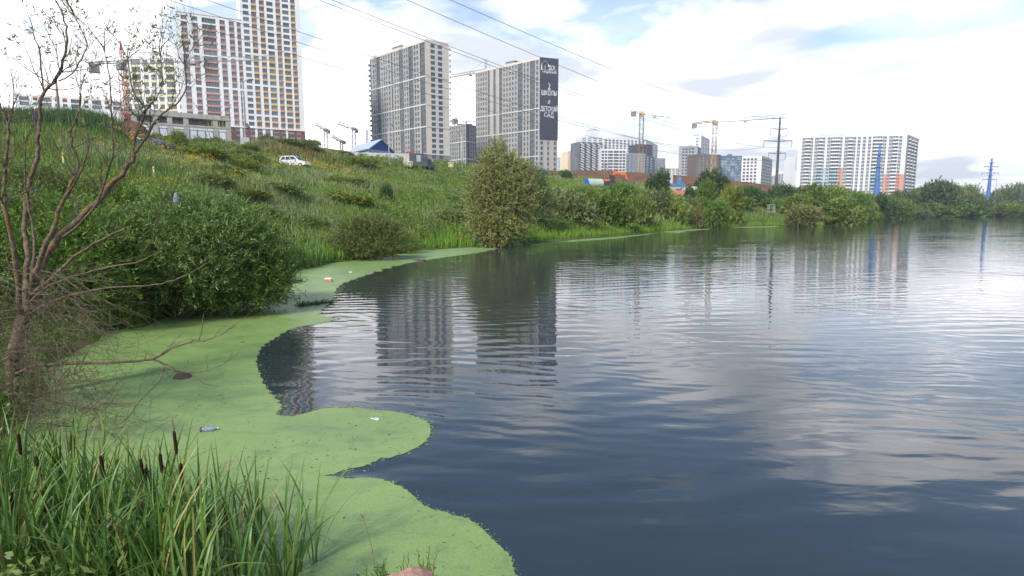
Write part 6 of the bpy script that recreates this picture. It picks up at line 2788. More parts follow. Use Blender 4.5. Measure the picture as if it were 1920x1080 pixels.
# brown twiggy shrub on the near shore, green behind
q = gnd(688, 489)
plant('shrub', 'wide shrub with brownish lower twigs between the small cattails and the open grass', 'shrub', (q.x, q.y + .8, 0.0),
      [(0, 0, 1.2, 1.9, 1.3, 1.2), (-1.1, .1, 1.3, 1.0, .9, 1.1), (1.2, .2, 1.2, 1.1, 1.0, .95), (.2, .3, 1.9, 1.3, 1.1, .8), (-.4, -.5, .7, 1.5, .8, .7)], 1900, 15, .14, .038, 
      [(.088, .098, .030), (.100, .108, .036), (.072, .095, .026), (.085, .120, .03), (.064, .064, .028)], stems=18, stem_r=.02, spread=1.3, csize=.16, seed=21, sprig=.45)
q = at(762, 452, 44)
plant('shrub', 'green shrub at the right end of the brownish twiggy one', 'shrub', (q.x, 43, tz(q.x, 43)),
      [(0, 0, .8, 1.1, 1.0, .8), (-.7, 0, 1.0, .9, .8, .8), (.6, .2, .6, .8, .7, .5)], 260, 28, .12, .032, OLIVE, stems=10, stem_r=.02, spread=1.2, csize=.18, seed=22)

# the large overhanging willow shrub on the left, three bodies
NEAR = [(.072, .122, .026), (.090, .142, .032), (.060, .104, .024), (.116, .164, .048), (.050, .084, .022)]
q = gnd(440, 600)
plant('willow_shrub', 'large dense willow shrub overhanging the duckweed, right hand body with feathery tips', 'shrub', (q.x - 1.15, q.y + 1.5, -.05),
      [(.2, 0, 1.45, 1.7, 1.4, 1.3), (1.1, -.2, 1.2, 1.2, 1.0, 1.0), (-.9, .2, 1.7, 1.3, 1.2, 1.2), (.3, -.5, .75, 1.7, .9, .75), (0, .5, 2.3, 1.1, 1.0, .8), (1.65, -.3, .95, .5, .45, .5), (1.0, .3, 1.9, .8, .8, .7)],
      5200, 16, .115, .026, NEAR, sprig=.42, stems=14, stem_r=.035, spread=1.3, csize=.15, seed=31, mats=(LEAF, BARK), jit=.25)
q = gnd(285, 612)
plant('willow_shrub', 'willow shrub body behind the bare tree, with deep gaps above the duckweed', 'shrub', (q.x, q.y + 1.3, .1),
      [(0, 0, 1.6, 1.5, 1.3, 1.1), (-1.2, .1, 1.5, 1.3, 1.2, 1.1), (.9, .2, 2.0, 1.2, 1.1, 1.0), (0, .6, 2.5, 1.2, 1.0, .8), (.7, -.3, 1.1, 1.0, .8, .5)],
      4300, 16, .115, .027, [(.072, .122, .030), (.092, .142, .044), (.060, .102, .026), (.115, .165, .060)], stems=16, stem_r=.03, spread=1.3, sprig=.42, csize=.15, seed=32, mats=(LEAF, BARK), jit=.25)
q = at(70, 640, 14.5)
plant('willow_shrub', 'leftmost willow shrub body, filling the gap behind the bare tree trunk', 'shrub', (q.x, 14.6, tz(q.x, 14.6) - .15),
      [(0, 0, 1.3, 1.6, 1.3, 1.1), (1.3, 0, 1.4, 1.2, 1.2, 1.0), (-1.5, 0, 1.5, 1.4, 1.2, 1.1), (.3, .5, 2.1, 1.4, 1.1, .8), (-.9, .4, 2.3, 1.1, 1.0, .7)],
      4200, 16, .115, .028, FRESH, sprig=.42, stems=20, stem_r=.035, spread=1.3, csize=.16, seed=33, mats=(LEAF, BARK), jit=.25)
for i, (px, py, Yd, w, h, lab) in enumerate(((330, 455, 27, 2.6, 2.0, 'willow shrub on the slope above the overhanging one'), (190, 430, 26, 2.8, 2.2, 'bright willow shrub seen through the forks of the bare tree'), (60, 420, 25, 2.6, 2.4, 'willow shrub on the slope at the left picture edge'), (450, 440, 30, 2.4, 1.7, 'willow shrub on the slope left of the small cattails'))):
    q = at(px, py, Yd)
    plant('willow_shrub', lab, 'shrub', (q.x, Yd, tz(q.x, Yd) - .1),
          [(0, 0, h * .45, w * .55, w * .5, h * .45), (w * .35, 0, h * .4, w * .4, w * .4, h * .4), (-w * .35, .1, h * .42, w * .42, w * .4, h * .42), (0, .3, h * .7, w * .4, w * .4, h * .3)],
          1700, 15, .14, .034, [FRESH, FRESH, NEAR, OLIVE][i], stems=14, stem_r=.03, spread=1.3, csize=.17, seed=40 + i, sprig=.45, mats=(LEAF, BARK), jit=.22)


# ------------------------------------------------------------------ bare tree on the left bank
def bare_tree():
    B0 = gnd(20, 752, .25)
    e = empty('bare_tree', B0, 'half dead willow with spreading bare limbs leaning over the left bank', 'tree')
    twigs = MB()
    leafP, leafA = [], []
    q = random.Random(5)

    def smooth(pts, sub=4):
        return [Vector(p) for p in catmull([tuple(p) for p in pts], sub)]

    def limb(name, pix, r0, r1, n=8, mat_=None, sub=4):
        r0, r1 = r0 * .57, r1 * .62
        mat_ = mat_ or (BARKL if r0 > .03 or name == 'dead_limb' else BARK)
        """pix: (px, py, Y)"""
        pts = smooth([at(*p) for p in pix], sub)
        m = len(pts)
        for k in range(1, m - 1):
            s = r0 * .35
            pts[k] = pts[k] + Vector((q.uniform(-s, s), q.uniform(-s, s), q.uniform(-s, s)))
        rr = [(r0 + (r1 - r0) * (k / (m - 1)) ** .8) * q.uniform(.93, 1.07) for k in range(m)]
        mb = MB()
        mb.tube(pts, rr, n)
        o = mb.build(name, mat_, e, smooth=True)
        return pts, rr

    def twig(p, d, ln, r, depth, leaf=0.0, grav=.05):
        k = max(3, int(ln / .10))
        pts, rr = [p.copy()], [r]
        c, d = p.copy(), d.normalized()
        for i in range(k):
            d = (d + Vector((q.uniform(-.24, .24), q.uniform(-.24, .24), q.uniform(-.18, .22) + grav))).normalized()
            c = c + d * ln / k
            pts.append(c.copy())
            rr.append(max(.0022, r * (1 - .8 * (i + 1) / k)))
            if depth > 0 and q.random() < .42:
                s = Vector((q.uniform(-1, 1), q.uniform(-1, 1), q.uniform(-.5, 1))).normalized()
                twig(c, d * .8 + s * .8, ln * q.uniform(.35, .65), rr[-1] * .75, depth - 1, leaf, grav)
            if leaf and q.random() < leaf and i > k * .3:
                for _ in range(q.randint(2, 4)):
                    leafP.append(c + Vector((q.uniform(-.02, .02),) * 3))
                    leafA.append(d * .7 + Vector((q.uniform(-1, 1), q.uniform(-1, 1), q.uniform(-.7, .6))))
        twigs.tube(pts, rr, 4, cap=False)

    def sprout(pts, rr, f0, f1, n, ln, leaf=0.0, depth=2, up=.7, grav=.06, rs=.5):
        for i in range(n):
            k = int((f0 + (f1 - f0) * q.random()) * (len(pts) - 1))
            d = (pts[min(k + 1, len(pts) - 1)] - pts[max(k - 1, 0)]).normalized()
            s = Vector((q.uniform(-1, 1), q.uniform(-.8, .8), q.uniform(-.2, 1) * up)).normalized()
            twig(pts[k], d * .5 + s, ln * q.uniform(.6, 1.3), min(.014, rr[k] * rs), depth, leaf, grav)
    Y = 9.2
    tr, _ = limb('trunk', [(12, 790, 9.0), (22, 700, 9.1), (38, 620, 9.2), (52, 560, 9.3), (58, 535, 9.35)], .19, .155, 14)
    L = {}
    L['a'] = limb('branch', [(50, 575, 9.3), (78, 500, 9.4), (112, 440, 9.5), (160, 402, 9.6), (200, 358, 9.7), (236, 318, 9.8), (252, 290, 9.85)], .105, .055, 10)
    L['a1'] = limb('branch', [(250, 294, 9.85), (252, 262, 9.9), (266, 228, 9.9), (272, 204, 9.95), (252, 176, 10), (245, 145, 10), (240, 110, 10)], .042, .012)
    L['a2'] = limb('branch', [(252, 288, 9.85), (275, 256, 9.9), (292, 226, 9.9), (318, 203, 9.9), (336, 190, 9.9), (350, 160, 9.9), (346, 122, 9.9)], .040, .010)
    L['a3'] = limb('branch', [(266, 212, 9.9), (282, 196, 9.9), (300, 172, 9.9), (304, 140, 9.9), (300, 105, 9.9)], .02, .007)
    L['b'] = limb('branch', [(55, 560, 9.2), (70, 500, 9.1), (95, 440, 9.0), (116, 384, 9.0), (136, 340, 9.0), (146, 312, 9.0), (138, 276, 9.0), (132, 244, 9.0), (150, 205, 9.0)], .085, .016, 10)
    L['b1'] = limb('branch', [(122, 372, 9.0), (146, 332, 8.9), (160, 300, 8.9), (168, 268, 8.9), (158, 240, 8.9)], .034, .009)
    L['c'] = limb('branch', [(48, 560, 9.4), (52, 480, 9.6), (46, 420, 9.7), (50, 360, 9.8), (66, 310, 9.9), (72, 262, 10), (76, 206, 10), (82, 172, 10), (108, 146, 10), (120, 104, 10), (126, 70, 10), (118, 30, 10), (106, 0, 10), (100, -30, 10)], .085, .012, 10)
    L['c1'] = limb('branch', [(82, 170, 10), (77, 130, 10), (74, 92, 10), (64, 70, 10), (58, 40, 10), (42, 4, 10)], .026, .007)
    L['c2'] = limb('branch', [(110, 152, 10), (135, 138, 10), (152, 112, 10), (163, 88, 10), (162, 76, 10), (148, 45, 10), (140, 30, 10)], .020, .006)
    L['d'] = limb('branch', [(40, 590, 9.1), (28, 480, 9.0), (12, 400, 8.9), (8, 350, 8.9), (13, 290, 8.9), (16, 240, 8.9), (4, 205, 8.9), (-12, 170, 8.9)], .075, .016, 10)
    L['d1'] = limb('branch', [(16, 236, 8.9), (24, 205, 8.9), (26, 170, 8.9), (20, 130, 8.9)], .018, .008)
    L['e'] = limb('branch', [(112, 448, 9.5), (150, 420, 9.4), (182, 380, 9.4), (204, 316, 9.4), (212, 282, 9.4), (209, 236, 9.4), (208, 190, 9.4), (205, 140, 9.4), (196, 96, 9.4)], .045, .010)
    L['e1'] = limb('branch', [(212, 282, 9.4), (224, 276, 9.4), (232, 264, 9.4)], .014, .006)
    L['f'] = limb('branch', [(54, 556, 9.2), (98, 520, 9.0), (140, 482, 8.9), (190, 450, 8.8), (234, 428, 8.8)], .058, .024)
    L['g'] = limb('branch', [(52, 570, 9.1), (95, 535, 8.9), (150, 515, 8.8), (205, 500, 8.7), (255, 492, 8.6), (296, 474, 8.6)], .042, .012)
    L['h'] = limb('branch', [(50, 590, 9.1), (110, 560, 8.9), (170, 545, 8.8), (215, 538, 8.8), (290, 534, 8.6), (340, 520, 8.6), (396, 490, 8.5)], .040, .008)
    L['i'] = limb('branch', [(54, 552, 9.3), (66, 478, 9.4), (60, 420, 9.5), (52, 380, 9.6), (46, 330, 9.7), (48, 270, 9.7)], .05, .014)
    L['j'] = limb('branch', [(270, 470, 9.9), (290, 440, 10), (300, 400, 10), (330, 350, 10), (345, 312, 10)], .022, .006)
    # fallen dead limb lying over the duckweed
    L['k'] = limb('dead_limb', [(30, 700, 9.0), (70, 686, 8.9), (130, 681, 8.7), (215, 680, 8.5), (285, 673, 8.4), (316, 655, 8.4), (356, 641, 8.4), (384, 638, 8.4), (414, 627, 8.4), (440, 610, 8.4)], .052, .009)
    L['k1'] = limb('dead_limb', [(284, 674, 8.4), (312, 684, 8.3), (326, 694, 8.2), (340, 698, 8.2), (374, 697, 8.2), (402, 690, 8.2), (424, 678, 8.2), (436, 660, 8.2)], .030, .006)
    L['k2'] = limb('dead_limb', [(45, 694, 8.9), (90, 702, 8.8), (130, 704, 8.7), (160, 690, 8.7)], .03, .008)
    L['k3'] = limb('dead_limb', [(372, 640, 8.4), (378, 622, 8.4), (380, 600, 8.4), (382, 588, 8.4)], .016, .006)
    L['k4'] = limb('dead_limb', [(308, 690, 8.3), (296, 718, 8.0), (262, 752, 7.6), (238, 785, 7.3), (205, 800, 7.2)], .018, .008)
    L['k5'] = limb('dead_limb', [(360, 703, 8.2), (384, 720, 8.1), (410, 724, 8.1)], .012, .005)
    L['k6'] = limb('dead_limb', [(220, 716, 8.0), (200, 740, 7.7), (170, 765, 7.5), (140, 790, 7.3)], .014, .006)
    # hooked pale dead twig
    limb('dead_twig', [(0, 520, 8.6), (30, 538, 8.5), (60, 550, 8.4), (92, 552, 8.4), (108, 540, 8.4), (115, 524, 8.4), (112, 508, 8.4), (105, 506, 8.4)], .008, .010, 6, mat('dead_wood', (.15, .13, .105), .9, .1, var=.2, scale=20))
    for k, f0, n, ln, lf, dp, up in (('a', .3, 6, .7, .03, 2, 1), ('a1', .1, 10, .75, .42, 2, 1.2), ('a2', .1, 13, .8, .38, 2, 1.2), ('a3', .1, 8, .6, .30, 2, 1.2), ('b', .45, 9, .8, .03, 2, 1), ('b1', .1, 8, .6, .05, 2, 1),
                                     ('c', .35, 18, .75, .36, 2, 1), ('c1', .1, 8, .6, .55, 1, 1), ('c2', .1, 8, .7, .08, 2, 1), ('d', .3, 11, .9, .05, 2, 1.2), ('d1', .1, 6, .6, .04, 2, 1), ('e', .35, 14, .75, .34, 2, 1), ('i', .4, 8, .9, .05, 2, 1.2),
                                     ('f', .3, 6, .5, .1, 1, .5), ('j', .2, 8, .6, .02, 2, .8), ('k', .2, 12, .35, 0, 1, .8), ('k1', .2, 7, .3, 0, 1, .5)):
        sprout(*L[k], f0, 1.0, n, ln, lf, dp, up)
    # tips
    for k in ('a1', 'a2', 'a3', 'c', 'c1', 'c2', 'e', 'd', 'b', 'i'):
        p = L[k][0]
        for _ in range(3):
            twig(p[-1], (p[-1] - p[-3]) + Vector((q.uniform(-.1, .1), q.uniform(-.1, .1), .05)), .8, .009, 2, .22 if k in ('a1', 'a2', 'a3', 'c', 'e') else .05)
    # low tangle of dead twigs round the foot
    for i in range(250):
        p = at(q.uniform(-20, 150), q.uniform(500, 770), q.uniform(7.9, 9.3))
        twig(p, Vector((q.uniform(-.5, 1.0), q.uniform(-.6, .4), q.uniform(-.9, .35))), q.uniform(.5, 1.4), q.uniform(.004, .008), 1, 0, -.05)
    for i in range(46):
        p = at(q.uniform(60, 240), q.uniform(755, 810), q.uniform(7.3, 8.0))
        twig(p, Vector((q.uniform(-1, 1.0), q.uniform(-.6, .4), q.uniform(-.4, .35))), q.uniform(.4, 1.0), q.uniform(.004, .008), 1, 0, -.03)
    t = twigs.build('twig', BARK, e)
    t['kind'] = 'stuff'
    P, A = np.array([tuple(v) for v in leafP]), unit(np.array([tuple(v) for v in leafA]))
    n = len(P)
    V, T, C = leaves_geo(P, A, rng.uniform(.06, .115, n), rng.uniform(.014, .022, n), pal(n, [(.075, .115, .028), (.095, .135, .03), (.06, .085, .024), (.13, .15, .03)]))
    o = np_mesh('foliage', V, T, LEAF, C, parent=e, nper=4)
    o['kind'] = 'stuff'
    print('bare tree leaves', n, 'twig faces', len(twigs.f))


bare_tree()


# ------------------------------------------------------------------ cattails
CAT_LEAF = []


def cat_leaf_mesh(i):
    q = random.Random(100 + i)
    n = 9
    w = q.uniform(.0075, .0105)
    bend, tw = q.uniform(.05, .42) * (1.7 if i % 5 == 4 else 1), q.uniform(-.9, .9)
    V, F = [], []
    for k in range(n + 1):
        t = k / n
        x = bend * t ** 2.4
        z = t * (1 - bend * .30 * t * t) - (.22 * max(0, t - .66) ** 1.2 * 2.2 if i % 5 == 4 else 0)
        ww = w * (1.0 if t < .55 else max(.02, (1 - ((t - .55) / .45) ** 1.6)))
        a = tw * t
        dx, dy = -math.sin(a) * ww, math.cos(a) * ww
        fold = ww * .35
        V += [(x - dx, -dy, z), (x + fold * math.cos(a), fold * math.sin(a), z), (x + dx, dy, z)]
    for k in range(n):
        b = k * 3
        F += [(b, b + 1, b + 4, b + 3), (b + 1, b + 2, b + 5, b + 4)]
    me = bpy.data.meshes.new('leaf')
    me.from_pydata(V, [], F)
    me.polygons.foreach_set('use_smooth', [True] * len(F))
    ca = me.color_attributes.new('tint', 'FLOAT_COLOR', 'POINT')
    c0 = [(.055, .110, .022), (.068, .126, .026), (.044, .092, .020), (.088, .140, .034), (.058, .106, .030)][i % 5]
    cc = []
    for k in range(n + 1):
        t = k / n
        f = 1.0
        col = c0
        if i in (7, 13) and t > (.8 if i == 7 else .15):
            col = (.16, .125, .045)
        if t < .12:
            col = tuple(a * .6 + b * .4 for a, b in zip(c0, (.16, .17, .06)))
        for _ in range(3):
            cc += [*col, 1]
    ca.data.foreach_set('color', cc)
    me.materials.append(CATM)
    return me


CATM = leafmat('cattail_leaf', trans=.22, rough=.42, spec=.4, objvar=.22)
CATS = leafmat('cattail_stem', trans=0.0, rough=.5, spec=.3, objvar=.1)
HEADM = mat('cattail_head_brown', (.040, .019, .011), .95, .1, var=.25, scale=60, bump=.5, objvar=.25)
SPIKEM = mat('dry_spike', (.22, .13, .055), .9, .1, var=.2, scale=30)
for i in range(20):
    CAT_LEAF.append(cat_leaf_mesh(i))


def seed_mesh():
    mb = MB()
    prof = [(0, .3), (.012, .75), (.03, 1), (.10, 1.04), (.17, 1.0), (.19, .8), (.2, .35)]
    mb.tube([(0, 0, z) for z, r in prof], [r * .0135 for z, r in prof], 10)
    me = bpy.data.meshes.new('seed_head')
    me.from_pydata(mb.v, [], mb.f)
    me.polygons.foreach_set('use_smooth', [True] * len(mb.f))
    me.materials.append(HEADM)
    mb = MB()
    mb.tube([(0, 0, 0), (.002, .001, .06), (-.002, 0, .12), (.006, .002, .17)], [.0045, .006, .004, .001], 5)
    sp = bpy.data.meshes.new('spike')
    sp.from_pydata(mb.v, [], mb.f)
    sp.materials.append(SPIKEM)
    mb = MB()
    mb.tube([(0, 0, i / 6) for i in range(7)], [.006, .0058, .0055, .005, .0046, .0044, .004], 6)
    st = bpy.data.meshes.new('stem')
    st.from_pydata(mb.v, [], mb.f)
    ca = st.color_attributes.new('tint', 'FLOAT_COLOR', 'POINT')
    ca.data.foreach_set('color', [.075, .115, .03, 1] * len(st.vertices))
    st.materials.append(CATS)
    return me, sp, st


SEED, SPIKE, STEM = seed_mesh()


def child(name, me, parent, loc=(0, 0, 0), rot=(0, 0, 0), sc=(1, 1, 1)):
    o = bpy.data.objects.new(name, me)
    COL.objects.link(o)
    o.parent = parent
    o.location, o.rotation_euler, o.scale = loc, rot, sc
    return o


def cattail(x, y, z, h, nl, head=None, label=None, group=None, spread=.05, wide=1.0, lean=None):
    """head: height of the foot of the brown seed head above the base"""
    e = empty('cattail', (x, y, z), label, 'cattail', group)
    a0 = rnd.uniform(0, 6.28)
    for k in range(nl):
        a = a0 + k * 2.4 + rnd.uniform(-.5, .5)
        L = h * rnd.uniform(.72, 1.05)
        r = spread * rnd.uniform(.1, 1)
        child('leaf', rnd.choice(CAT_LEAF), e, (math.cos(a) * r, math.sin(a) * r, -.05), (rnd.gauss(0, .06), rnd.uniform(-.02, .17), a), (L, L * wide * rnd.uniform(.8, 1.15) / max(.7, L) , L))
    if head:
        tx, ty = lean or (rnd.gauss(0, .035), rnd.gauss(0, .03))
        child('stem', STEM, e, (0, 0, -.05), (-ty, tx, 0), (1.1 * wide, 1.1 * wide, head + .35))
        k = head + .05
        p = (math.sin(tx) * k, math.sin(ty) * k, head)
        child('seed_head', SEED, e, p, (-ty, tx, 0), (wide, wide, rnd.uniform(.85, 1.2)))
        if rnd.random() < .6:
            child('spike', SPIKE, e, (p[0] + math.sin(tx) * .2, p[1] + math.sin(ty) * .2, head + .19), (-ty, tx, 0), (wide, wide, rnd.uniform(.6, 1.1)))
    return e


HEADS = [(6, 940, 4.35), (15, 955, 4.25), (37, 828, 4.75), (88, 938, 4.3), (125, 846, 4.8), (203, 876, 4.6), (277, 888, 4.7), (259, 900, 4.75), (310, 866, 4.75), (343, 900, 4.55), (418, 962, 4.4), (199, 998, 4.15), (183, 1004, 4.1), (212, 1062, 4.0), (92, 880, 4.6), (340, 828, 4.85)]
WHERE = ['cattail with a brown head at the left picture edge, lower of the pair', 'cattail with a long brown head second from the left picture edge', 'cattail with a high dry topped head above the left grass', 'cattail with the most upright brown head on a pale green stem',
         'cattail with a thin dark head in front of the dead twigs', 'cattail with a short brown head left of the reed bed middle', 'cattail with a dark head beside a sand coloured stone', 'cattail with a small dark head half behind leaves, near the stone',
         'cattail with a dark head below the longest leaf tips', 'cattail with the head farthest out among the tall leaves', 'cattail with a dark head at the right side of the reed bed', 'cattail with a leaning head near the bottom, paler twin',
         'cattail with a leaning head near the bottom, darker twin', 'cattail with the lowest head, cut by the picture bottom', 'cattail with an old frayed head above the upright one', 'cattail with the highest head, standing against the duckweed']
for (px, py, Yd), lab in zip(HEADS, WHERE):
    p = at(px, py, Yd)
    z = max(-.05, tz(p.x, Yd))
    hd = p.z - z - .10
    cattail(p.x, Yd, z, max(1.05, hd + .22), 6, head=hd, label=lab, group='cattails in the foreground reed bed')
GLAB = 'leafy green cattail without a seed head in the foreground reed bed'
cnt = 0
while cnt < 128:
    x, y = rnd.uniform(-4.9, -1.5), rnd.uniform(3.0, 5.9)
    d = float(shore_dist([x], [y])[0])
    if not (-.75 < d < .75):
        continue
    u = 960 + F_PX * x / y * .95
    if u > 610 or (u > 520 and rnd.random() > .35) or (u > 420 and rnd.random() > .7):
        continue
    z = max(-.05, tz(x, y))
    cattail(x, y, z, rnd.uniform(.95, 1.32) - max(0, z - .15) * .7 - max(0, 4.2 - y) * .05, rnd.randint(6, 9), label=GLAB, group='leafy cattails in the foreground reed bed')
    cnt += 1
# small cattail stand across the bay
FLAB, FLAB2 = 'small distant cattail with a dark head at the far duckweed edge', 'small distant leafy cattail at the far duckweed edge'
for i in range(64):
    px = rnd.uniform(488, 612)
    base = 518 - (px - 488) / 124 * 20 - abs(rnd.gauss(0, 7))
    p = gnd(px, base)
    hh = i % 3 == 0
    cattail(p.x, p.y, max(-.05, tz(p.x, p.y)), rnd.uniform(1.5, 2.1) * (.75 if px > 570 else 1), 7, head=rnd.uniform(1.5, 1.95) * (.75 if px > 570 else 1) if hh else None, label=FLAB if hh else FLAB2, group='cattails across the bay', spread=.14, wide=2.0)

# ------------------------------------------------------------------ bank grass in the foreground
def bank_grass():
    n = 70000
    X, Y = rng.uniform(-16, -1.0, n), rng.uniform(1.0, 17.5, n)
    d = land_dist(X, Y)
    k = (d > -.12) & (rng.uniform(0, 1, n) < np.clip(d * 1.2 + .4, 0, 1)) & (X / Y > -3.2) & ((X / Y < -.42))
    X, Y = X[k], Y[k]
    Z = terrain_z(X, Y)
    n = len(X)
    c = pal(n, [(.085, .150, .024), (.070, .120, .024), (.11, .165, .03), (.15, .14, .05), (.05, .09, .02)], [3, 3, 2, .6, 2], .25)
    far = np.clip((Y - 4) / 4, 0, 1)
    V, T, C = blades_geo(np.c_[X, Y, Z - .03], rng.uniform(.18, .50, n) * (.6 + .5 * far), rng.uniform(.006, .011, n), rng.uniform(.1, .8, n), c)
    tag(np_mesh('bank_grass', V, T, GRASS, C), 'fine bright grass on the near bank around the cattails', kind='stuff')


bank_grass()


def bank_weeds():
    n = 5200
    X, Y = rng.uniform(-17, -1.2, n), rng.uniform(1.2, 18, n)
    d = land_dist(X, Y)
    k = (d > .02) & (X / Y > -3.2) & (X / Y < -.36) & (rng.uniform(0, 1, n) < np.where((Y < 5.5) & (X > -5), .25, 1))
    X, Y = X[k], Y[k]
    Z = terrain_z(X, Y)
    n, m = len(X), 30
    H = np.repeat(rng.uniform(.2, .62, n), m)
    t = rng.uniform(.05, 1, n * m)
    a = rng.uniform(0, 6.28, n * m)
    rr = np.sqrt(rng.uniform(0, 1, n * m)) * .20
    P = np.repeat(np.c_[X, Y, Z], m, 0) + np.c_[np.cos(a) * rr, np.sin(a) * rr, t * H]
    A = unit(np.c_[np.cos(a), np.sin(a), rng.uniform(-.2, .9, n * m)])
    c = np.repeat(pal(n, [(.055, .105, .024), (.075, .125, .028), (.045, .080, .020), (.09, .12, .035)], None, .25), m, 0)
    V, T, C = leaves_geo(P, A, rng.uniform(.05, .12, n * m), rng.uniform(.02, .045, n * m), c)
    tag(np_mesh('bank_weeds', V, T, LEAF, C, nper=4), 'low leafy weeds on the left bank round the bare tree', kind='stuff')
    # dead leaf bits and dark flecks lying on the duckweed
    n = 1500
    X, Y = rng.uniform(-11, .5, n), 4.3 + rng.exponential(5.5, n)
    f = fbm(X, Y, .9, 4.0)
    k = (shore_dist(X, Y) < -.05) & (rng.uniform(-.3, 1, n) < f + .25)
    uu = X / Y
    X, Y = X[k], Y[k]
    ok = []
    e_ = DUCK_POLY
    for x, y in zip(X, Y):
        ins = False
        for i in range(len(e_)):
            (x0, y0), (x1, y1) = e_[i], e_[(i + 1) % len(e_)]
            if (y0 > y) != (y1 > y) and x < (x1 - x0) * (y - y0) / (y1 - y0) + x0:
                ins = not ins
        ok.append(ins)
    X, Y = X[ok], Y[ok]
    n = len(X)
    a = rng.uniform(0, 6.28, n)
    A = unit(np.c_[np.cos(a), np.sin(a), rng.uniform(.0, .25, n)])
    V, T, C = leaves_geo(np.c_[X, Y, np.full(n, .010)], A, rng.uniform(.012, .05, n), rng.uniform(.008, .02, n), pal(n, [(.05, .045, .02), (.09, .07, .03), (.03, .035, .02), (.16, .15, .07), (.30, .30, .26)], [4, 3, 4, 1, .4]))
    tag(np_mesh('floating_litter', V, T, LEAF, C, nper=4), 'dead leaf bits and dark flecks lying on the duckweed', kind='stuff')


bank_weeds()

# ------------------------------------------------------------------ things afloat and on the near shore
def rock(label, loc, size, m, seed, rz=0.0, name='rock', cuts=7):
    """broken stone: a rough ball cut by flat faces"""
    bm = bmesh.new()
    bmesh.ops.create_icosphere(bm, subdivisions=5, radius=1)
    q = random.Random(seed)
    planes = []
    for i in range(cuts):
        planes.append((Vector((q.uniform(-1, 1), q.uniform(-1, 1), q.uniform(-.5, 1))).normalized(), q.uniform(.50, .80)))
    for v in bm.verts:
        p = v.co.copy()
        for n_, d_ in planes:
            e_ = p.dot(n_) - d_
            if e_ > 0:
                p -= n_ * e_
        p *= 1 + .07 * mnoise.fractal(p * 1.5 + Vector((seed, 0, 0)), .8, 2.0, 6)
        v.co = p
    me = bpy.data.meshes.new(name)
    bm.to_mesh(me)
    bm.free()
    me.materials.append(m)
    o = bpy.data.objects.new(name, me)
    COL.objects.link(o)
    o.location, o.scale, o.rotation_euler = loc, size, (0, .12, rz)
    return tag(o, label, 'rock')


PINKROCK = mat('pink_granite', (.30, .155, .115), .85, .2, c2=(.43, .27, .21), scale=9, bump=.5)
p = gnd(760, 1084, .32)
rock('flat pink granite rock among weeds at the bottom of the picture', (p.x, p.y, .21), (.27, .22, .20), PINKROCK, 14, rz=-.25)
p = gnd(187, 890, .06)
rock('sand coloured stone in the duckweed behind the cattails', (p.x, p.y, .05), (.085, .07, .06), mat('sandstone', (.30, .22, .15), .9, .1, var=.25, scale=30), 5.0)
p = gnd(341, 706, .03)
rock('dark flat rock in the duckweed below the fallen limb', (p.x, p.y, .03), (.18, .13, .07), mat('wet_rock', (.07, .05, .038), .6, .4, var=.35, scale=14, bump=.5), 8.0, rz=.2)


def bottle():
    p = gnd(393, 806, .02)
    e = empty('plastic_bottle', (p.x, p.y, .0), 'crumpled blue grey plastic bottle floating on the duckweed', 'bottle')
    a = Vector((p.x, p.y, .035))
    d = Vector((1, .15, .05)).normalized()
    m, nt, pr = _nt('bottle_plastic')
    pr.inputs['Base Color'].default_value = (.20, .25, .33, 1)
    pr.inputs['Roughness'].default_value = .12
    pr.inputs['Alpha'].default_value = 1
    pr.inputs['Coat Weight'].default_value = .5
    mb = MB()
    q = random.Random(3)
    prof = [(-.11, .018), (-.105, .036), (-.06, .038), (-.05, .030), (-.01, .036), (.03, .037), (.06, .024), (.085, .012), (.10, .011)]
    mb.tube([a + d * x + Vector((0, 0, q.uniform(-.006, .006))) for x, r in prof], [r for x, r in prof], 12)
    mb.build('body', m, e, smooth=True)
    mb = MB()
    mb.tube([a + d * .10, a + d * .118], .014, 10)
    mb.build('cap', solid((.5, .54, .58)), e)
    mb = MB()
    mb.tube([a + d * -.047, a + d * -.012], [.0395, .0395], 12, cap=False)
    mb.build('paper_label', mat('label_print', (.08, .10, .16), .6, .3, c2=(.45, .46, .5), scale=18), e, smooth=True)
    mb = MB()
    mb.tube([a + d * -.118, a + d * -.09], [.034, .041], 12)
    mb.build('bottom_cup', solid((.07, .06, .055)), e, smooth=True)


bottle()


def canister():
    p = gnd(616, 528)
    e = empty('canister', (p.x, p.y, 0), 'orange canister with a white top floating on the far duckweed', 'canister')
    for nm, z0, z1, r, m in (('body', -.06, .09, .165, mat('faded_orange', (.44, .17, .07), .6, .3, var=.12, scale=6)), ('lid', .09, .17, .155, solid((.62, .60, .56)))):
        mb = MB()
        mb.box((p.x, p.y, (z0 + z1) / 2), (r * 2, r * 1.1, z1 - z0))
        o = mb.build(nm, m, e)
        bv = o.modifiers.new('round', 'BEVEL')
        bv.width, bv.segments = .03, 3


canister()


def log(label, px, py, L, r, m, rz, name='log'):
    p = gnd(px, py)
    mb = MB()
    d = Vector((math.cos(rz), math.sin(rz), 0))
    c = Vector((p.x, p.y, r * .5))
    mb.tube([c - d * L / 2, c - d * L * .2 + Vector((0, .02, .01)), c + d * L * .2, c + d * L / 2], [r * .8, r, r * .95, r * .6], 8)
    return tag(mb.build(name, m, smooth=True), label, name)


log('dark log floating where the far duckweed narrows', 787, 489, .75, .07, BARK, .2)
log('small piece of wood floating in the duckweed near the willow shrub', 453, 643, .10, .03, mat('pale_wood', (.20, .16, .10), .8, .2), .5, 'driftwood')
